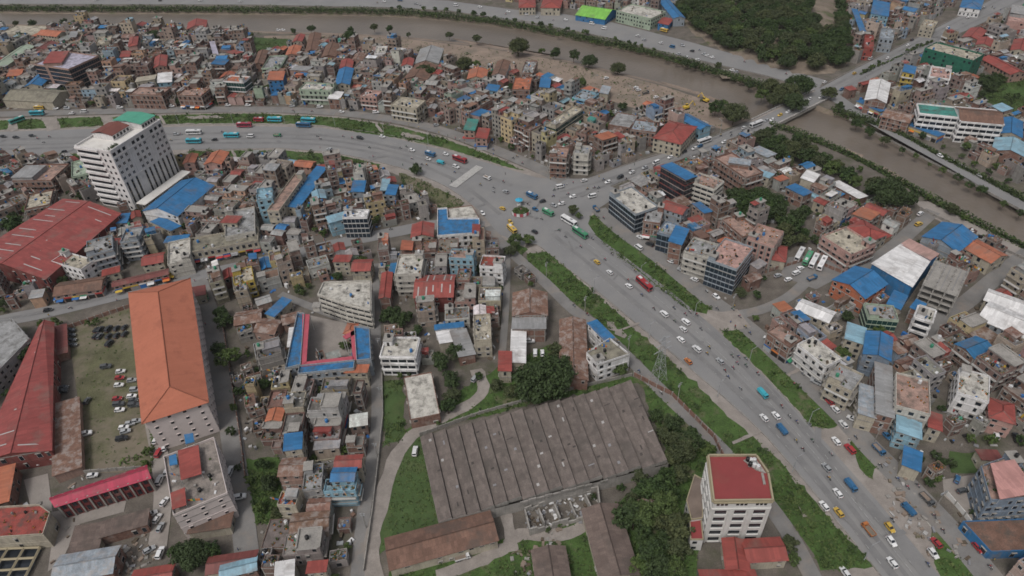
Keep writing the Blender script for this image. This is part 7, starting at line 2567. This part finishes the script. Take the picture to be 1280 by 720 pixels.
for s, n in (('330,50 430,46 520,52 640,66 760,92 860,125 905,155 800,136 690,98 560,74 430,55', 260), ('1100,575 1120,570 1180,650 1165,700 1110,640', 120), ('30,600 66,640 155,640 100,655 60,715', 40), ('1185,690 1230,722 1200,640', 60), ('640,690 700,660 720,720 640,725', 80), ('110,590 100,640 60,600', 30), ('150,690 180,660 196,700 160,720', 90)):
    W = ccw(gp(s)); b = bbox(W)
    for _ in range(n):
        x, y = r.uniform(b[0], b[2]), r.uniform(b[1], b[3])
        if inside(x, y, W) and not any(inside(x, y, q) for q, _, bb_ in FOOT if bb_[0] < x < bb_[2] and bb_[1] < y < bb_[3]):
            mb.rbox(x, y, r.uniform(0.3, 2.2), r.uniform(0.3, 1.4), r.uniform(0, 3.14), -0.02, r.uniform(0.15, 0.9), r.choice(['stone', 'sand', 'sand', 'concrete', 'sheet_pale', 'bark', 'sign_grey', 'mud']))
mb.build('debris', kind='stuff', label='loose rubble, sheets and stacked oddments lying around the houses', category='debris')
print('debris', cnt)

# ================================================================== AIR: a thin even haze round the whole place
hm = bpy.data.materials.new('haze_air')
hm.use_nodes = True
hm.node_tree.nodes.clear()
ho = hm.node_tree.nodes.new('ShaderNodeOutputMaterial')
hv = hm.node_tree.nodes.new('ShaderNodeVolumePrincipled')
hv.inputs['Color'].default_value = (0.86, 0.89, 0.92, 1)
hv.inputs['Density'].default_value = 0.00004
hm.node_tree.links.new(hv.outputs[0], ho.inputs['Volume'])
M['haze_air'] = hm
mb = MB()
mb.box(-3600, 3600, -1600, 4100, -7.0, 206.0, 'haze_air')
mb.build('haze', kind='stuff', label='thin pale haze in the air over the whole town', category='haze')

# ================================================================== LABELS
ANCHORS = [(148, 200, 'white hotel tower'), (225, 250, 'hotel banquet hall'), (60, 300, 'huge red hall'), (210, 440, 'long orange hall'), (250, 600, 'pinkish terrace block'), (30, 490, 'tapering red hall'), (140, 480, 'car yard'), (125, 605, 'crimson hall'),
           (680, 560, 'old factory'), (550, 675, 'red brown shed'), (925, 620, 'red-roofed white tower'), (680, 470, 'big round tree'), (410, 430, 'courtyard school'), (545, 357, 'red central hall'), (575, 280, 'blue L roof'), (445, 275, 'dark blue glass building'),
           (380, 240, 'diagonal blue roofs'), (330, 255, 'tall pale blue block'), (650, 256, 'traffic island'), (780, 255, 'glass corner building'), (845, 215, 'dark six-storey block'), (915, 318, 'pink-roofed glass block'), (945, 255, 'dark tree clump'), (1015, 328, 'parked bus yard'),
           (1130, 330, 'big white hall'), (1070, 352, 'orange-walled blue hall'), (1185, 350, 'unfinished concrete frame'), (1190, 290, 'blue river hall'), (1112, 240, 'tree mass by river'), (990, 140, 'river bridge'), (1190, 75, 'green netted block'), (1200, 145, 'white banded college'),
           (1098, 113, 'white hall by bridge'), (1215, 5, 'blue hipped roof'), (960, 40, 'wooded hill'), (745, 15, 'lime green hall'), (795, 18, 'mint green building'), (845, 160, 'red hipped school'), (725, 190, 'white corner block'), (858, 133, 'yellow excavators'),
           (538, 70, 'pale grey hall'), (430, 95, 'large blue gable'), (395, 110, 'long pale block'), (340, 57, 'sandbank lawn'), (295, 100, 'green glass shop'), (190, 115, 'long brick block'), (192, 45, 'tall riverside tree'), (85, 75, 'dark glass office'), (45, 120, 'khaki filling station'),
           (510, 130, 'cream balcony block'), (590, 160, 'teal roofed shop'), (600, 90, 'orange gable by sandbank'), (510, 330, 'off-white block'), (430, 368, 'curved banded block'), (500, 440, 'wavy striped building'), (580, 425, 'pale grey tin roof'), (665, 380, 'rust brown roof'), (765, 445, 'white triangular block'),
           (826, 456, 'power pylon'), (1105, 490, 'grey corrugated roof'), (1140, 495, 'tan terrace block'), (1215, 485, 'white cluttered house'), (1255, 515, 'pink house'), (1265, 600, 'blue grey office'), (1250, 400, 'whitish edge hall'), (1020, 388, 'white hall by service road'), (1150, 395, 'white corner house'),
           (300, 345, 'yellow house'), (225, 320, 'pinkish white house'), (95, 335, 'white block'), (125, 310, 'grey balconied block'), (430, 592, 'blue-gabled lane house'), (366, 552, 'blue roof in lane quarter'), (328, 610, 'overgrown vacant plot'), (240, 690, 'dark bottom tree'), (110, 700, 'slate gable'), (20, 700, 'yellow basins'),
           (1245, 670, 'blue-edged court'), (1205, 578, 'small lawn'), (985, 690, 'trees by path'), (1090, 600, 'roadside dirt patch'), (1000, 500, 'long road strip'), (820, 340, 'junction green strip'), (880, 500, 'wide green strip'), (840, 650, 'dark wood'), (580, 222, 'zebra crossing'), (400, 165, 'ring road bend'), (60, 175, 'left ring road'),
           (260, 30, 'far river bend'), (700, 80, 'sandbank'), (1255, 120, 'east green field'), (1150, 200, 'east bank road'), (1230, 160, 'brown roofed college'), (30, 430, 'grey concrete roof'), (380, 690, 'bottom lane houses'), (1060, 20, 'hillside avenue houses')]
ORD = ['nearest', 'second nearest', 'third nearest', 'fourth nearest', 'fifth nearest', 'sixth nearest', 'seventh nearest', 'eighth nearest', 'ninth nearest', 'tenth nearest', 'eleventh nearest', 'twelfth nearest', 'thirteenth nearest', 'fourteenth nearest', 'fifteenth nearest', 'sixteenth nearest', 'seventeenth nearest', 'eighteenth nearest', 'nineteenth nearest', 'twentieth nearest']
seen = {}
for o, desc, px, py, kind in THINGS:
    ax, ay, ph = min(ANCHORS, key=lambda a: (a[0] - px) ** 2 + (a[1] - py) ** 2)
    dx, dy = px - ax, py - ay
    rel = ('right of' if dx > 0 else 'left of') if abs(dx) > abs(dy) else ('below' if dy > 0 else 'above')
    if math.hypot(dx, dy) < 14:
        rel = 'beside'
    seen.setdefault('%s %s the %s' % (desc, rel, ph), []).append((math.hypot(dx, dy), o))
for lab, L in seen.items():
    L.sort(key=lambda t: t[0])
    for i, (_, o) in enumerate(L):
        s = lab if len(L) == 1 else lab + ', ' + ORD[min(i, len(ORD) - 1)] + ' such'
        w = s.split()
        if len(w) > 16:
            s = ' '.join(s.replace(' house with', ' house,').replace('the ', '').split()[:16])
        o['label'] = s
print('labelled', len(THINGS), 'objects', len(bpy.data.objects))
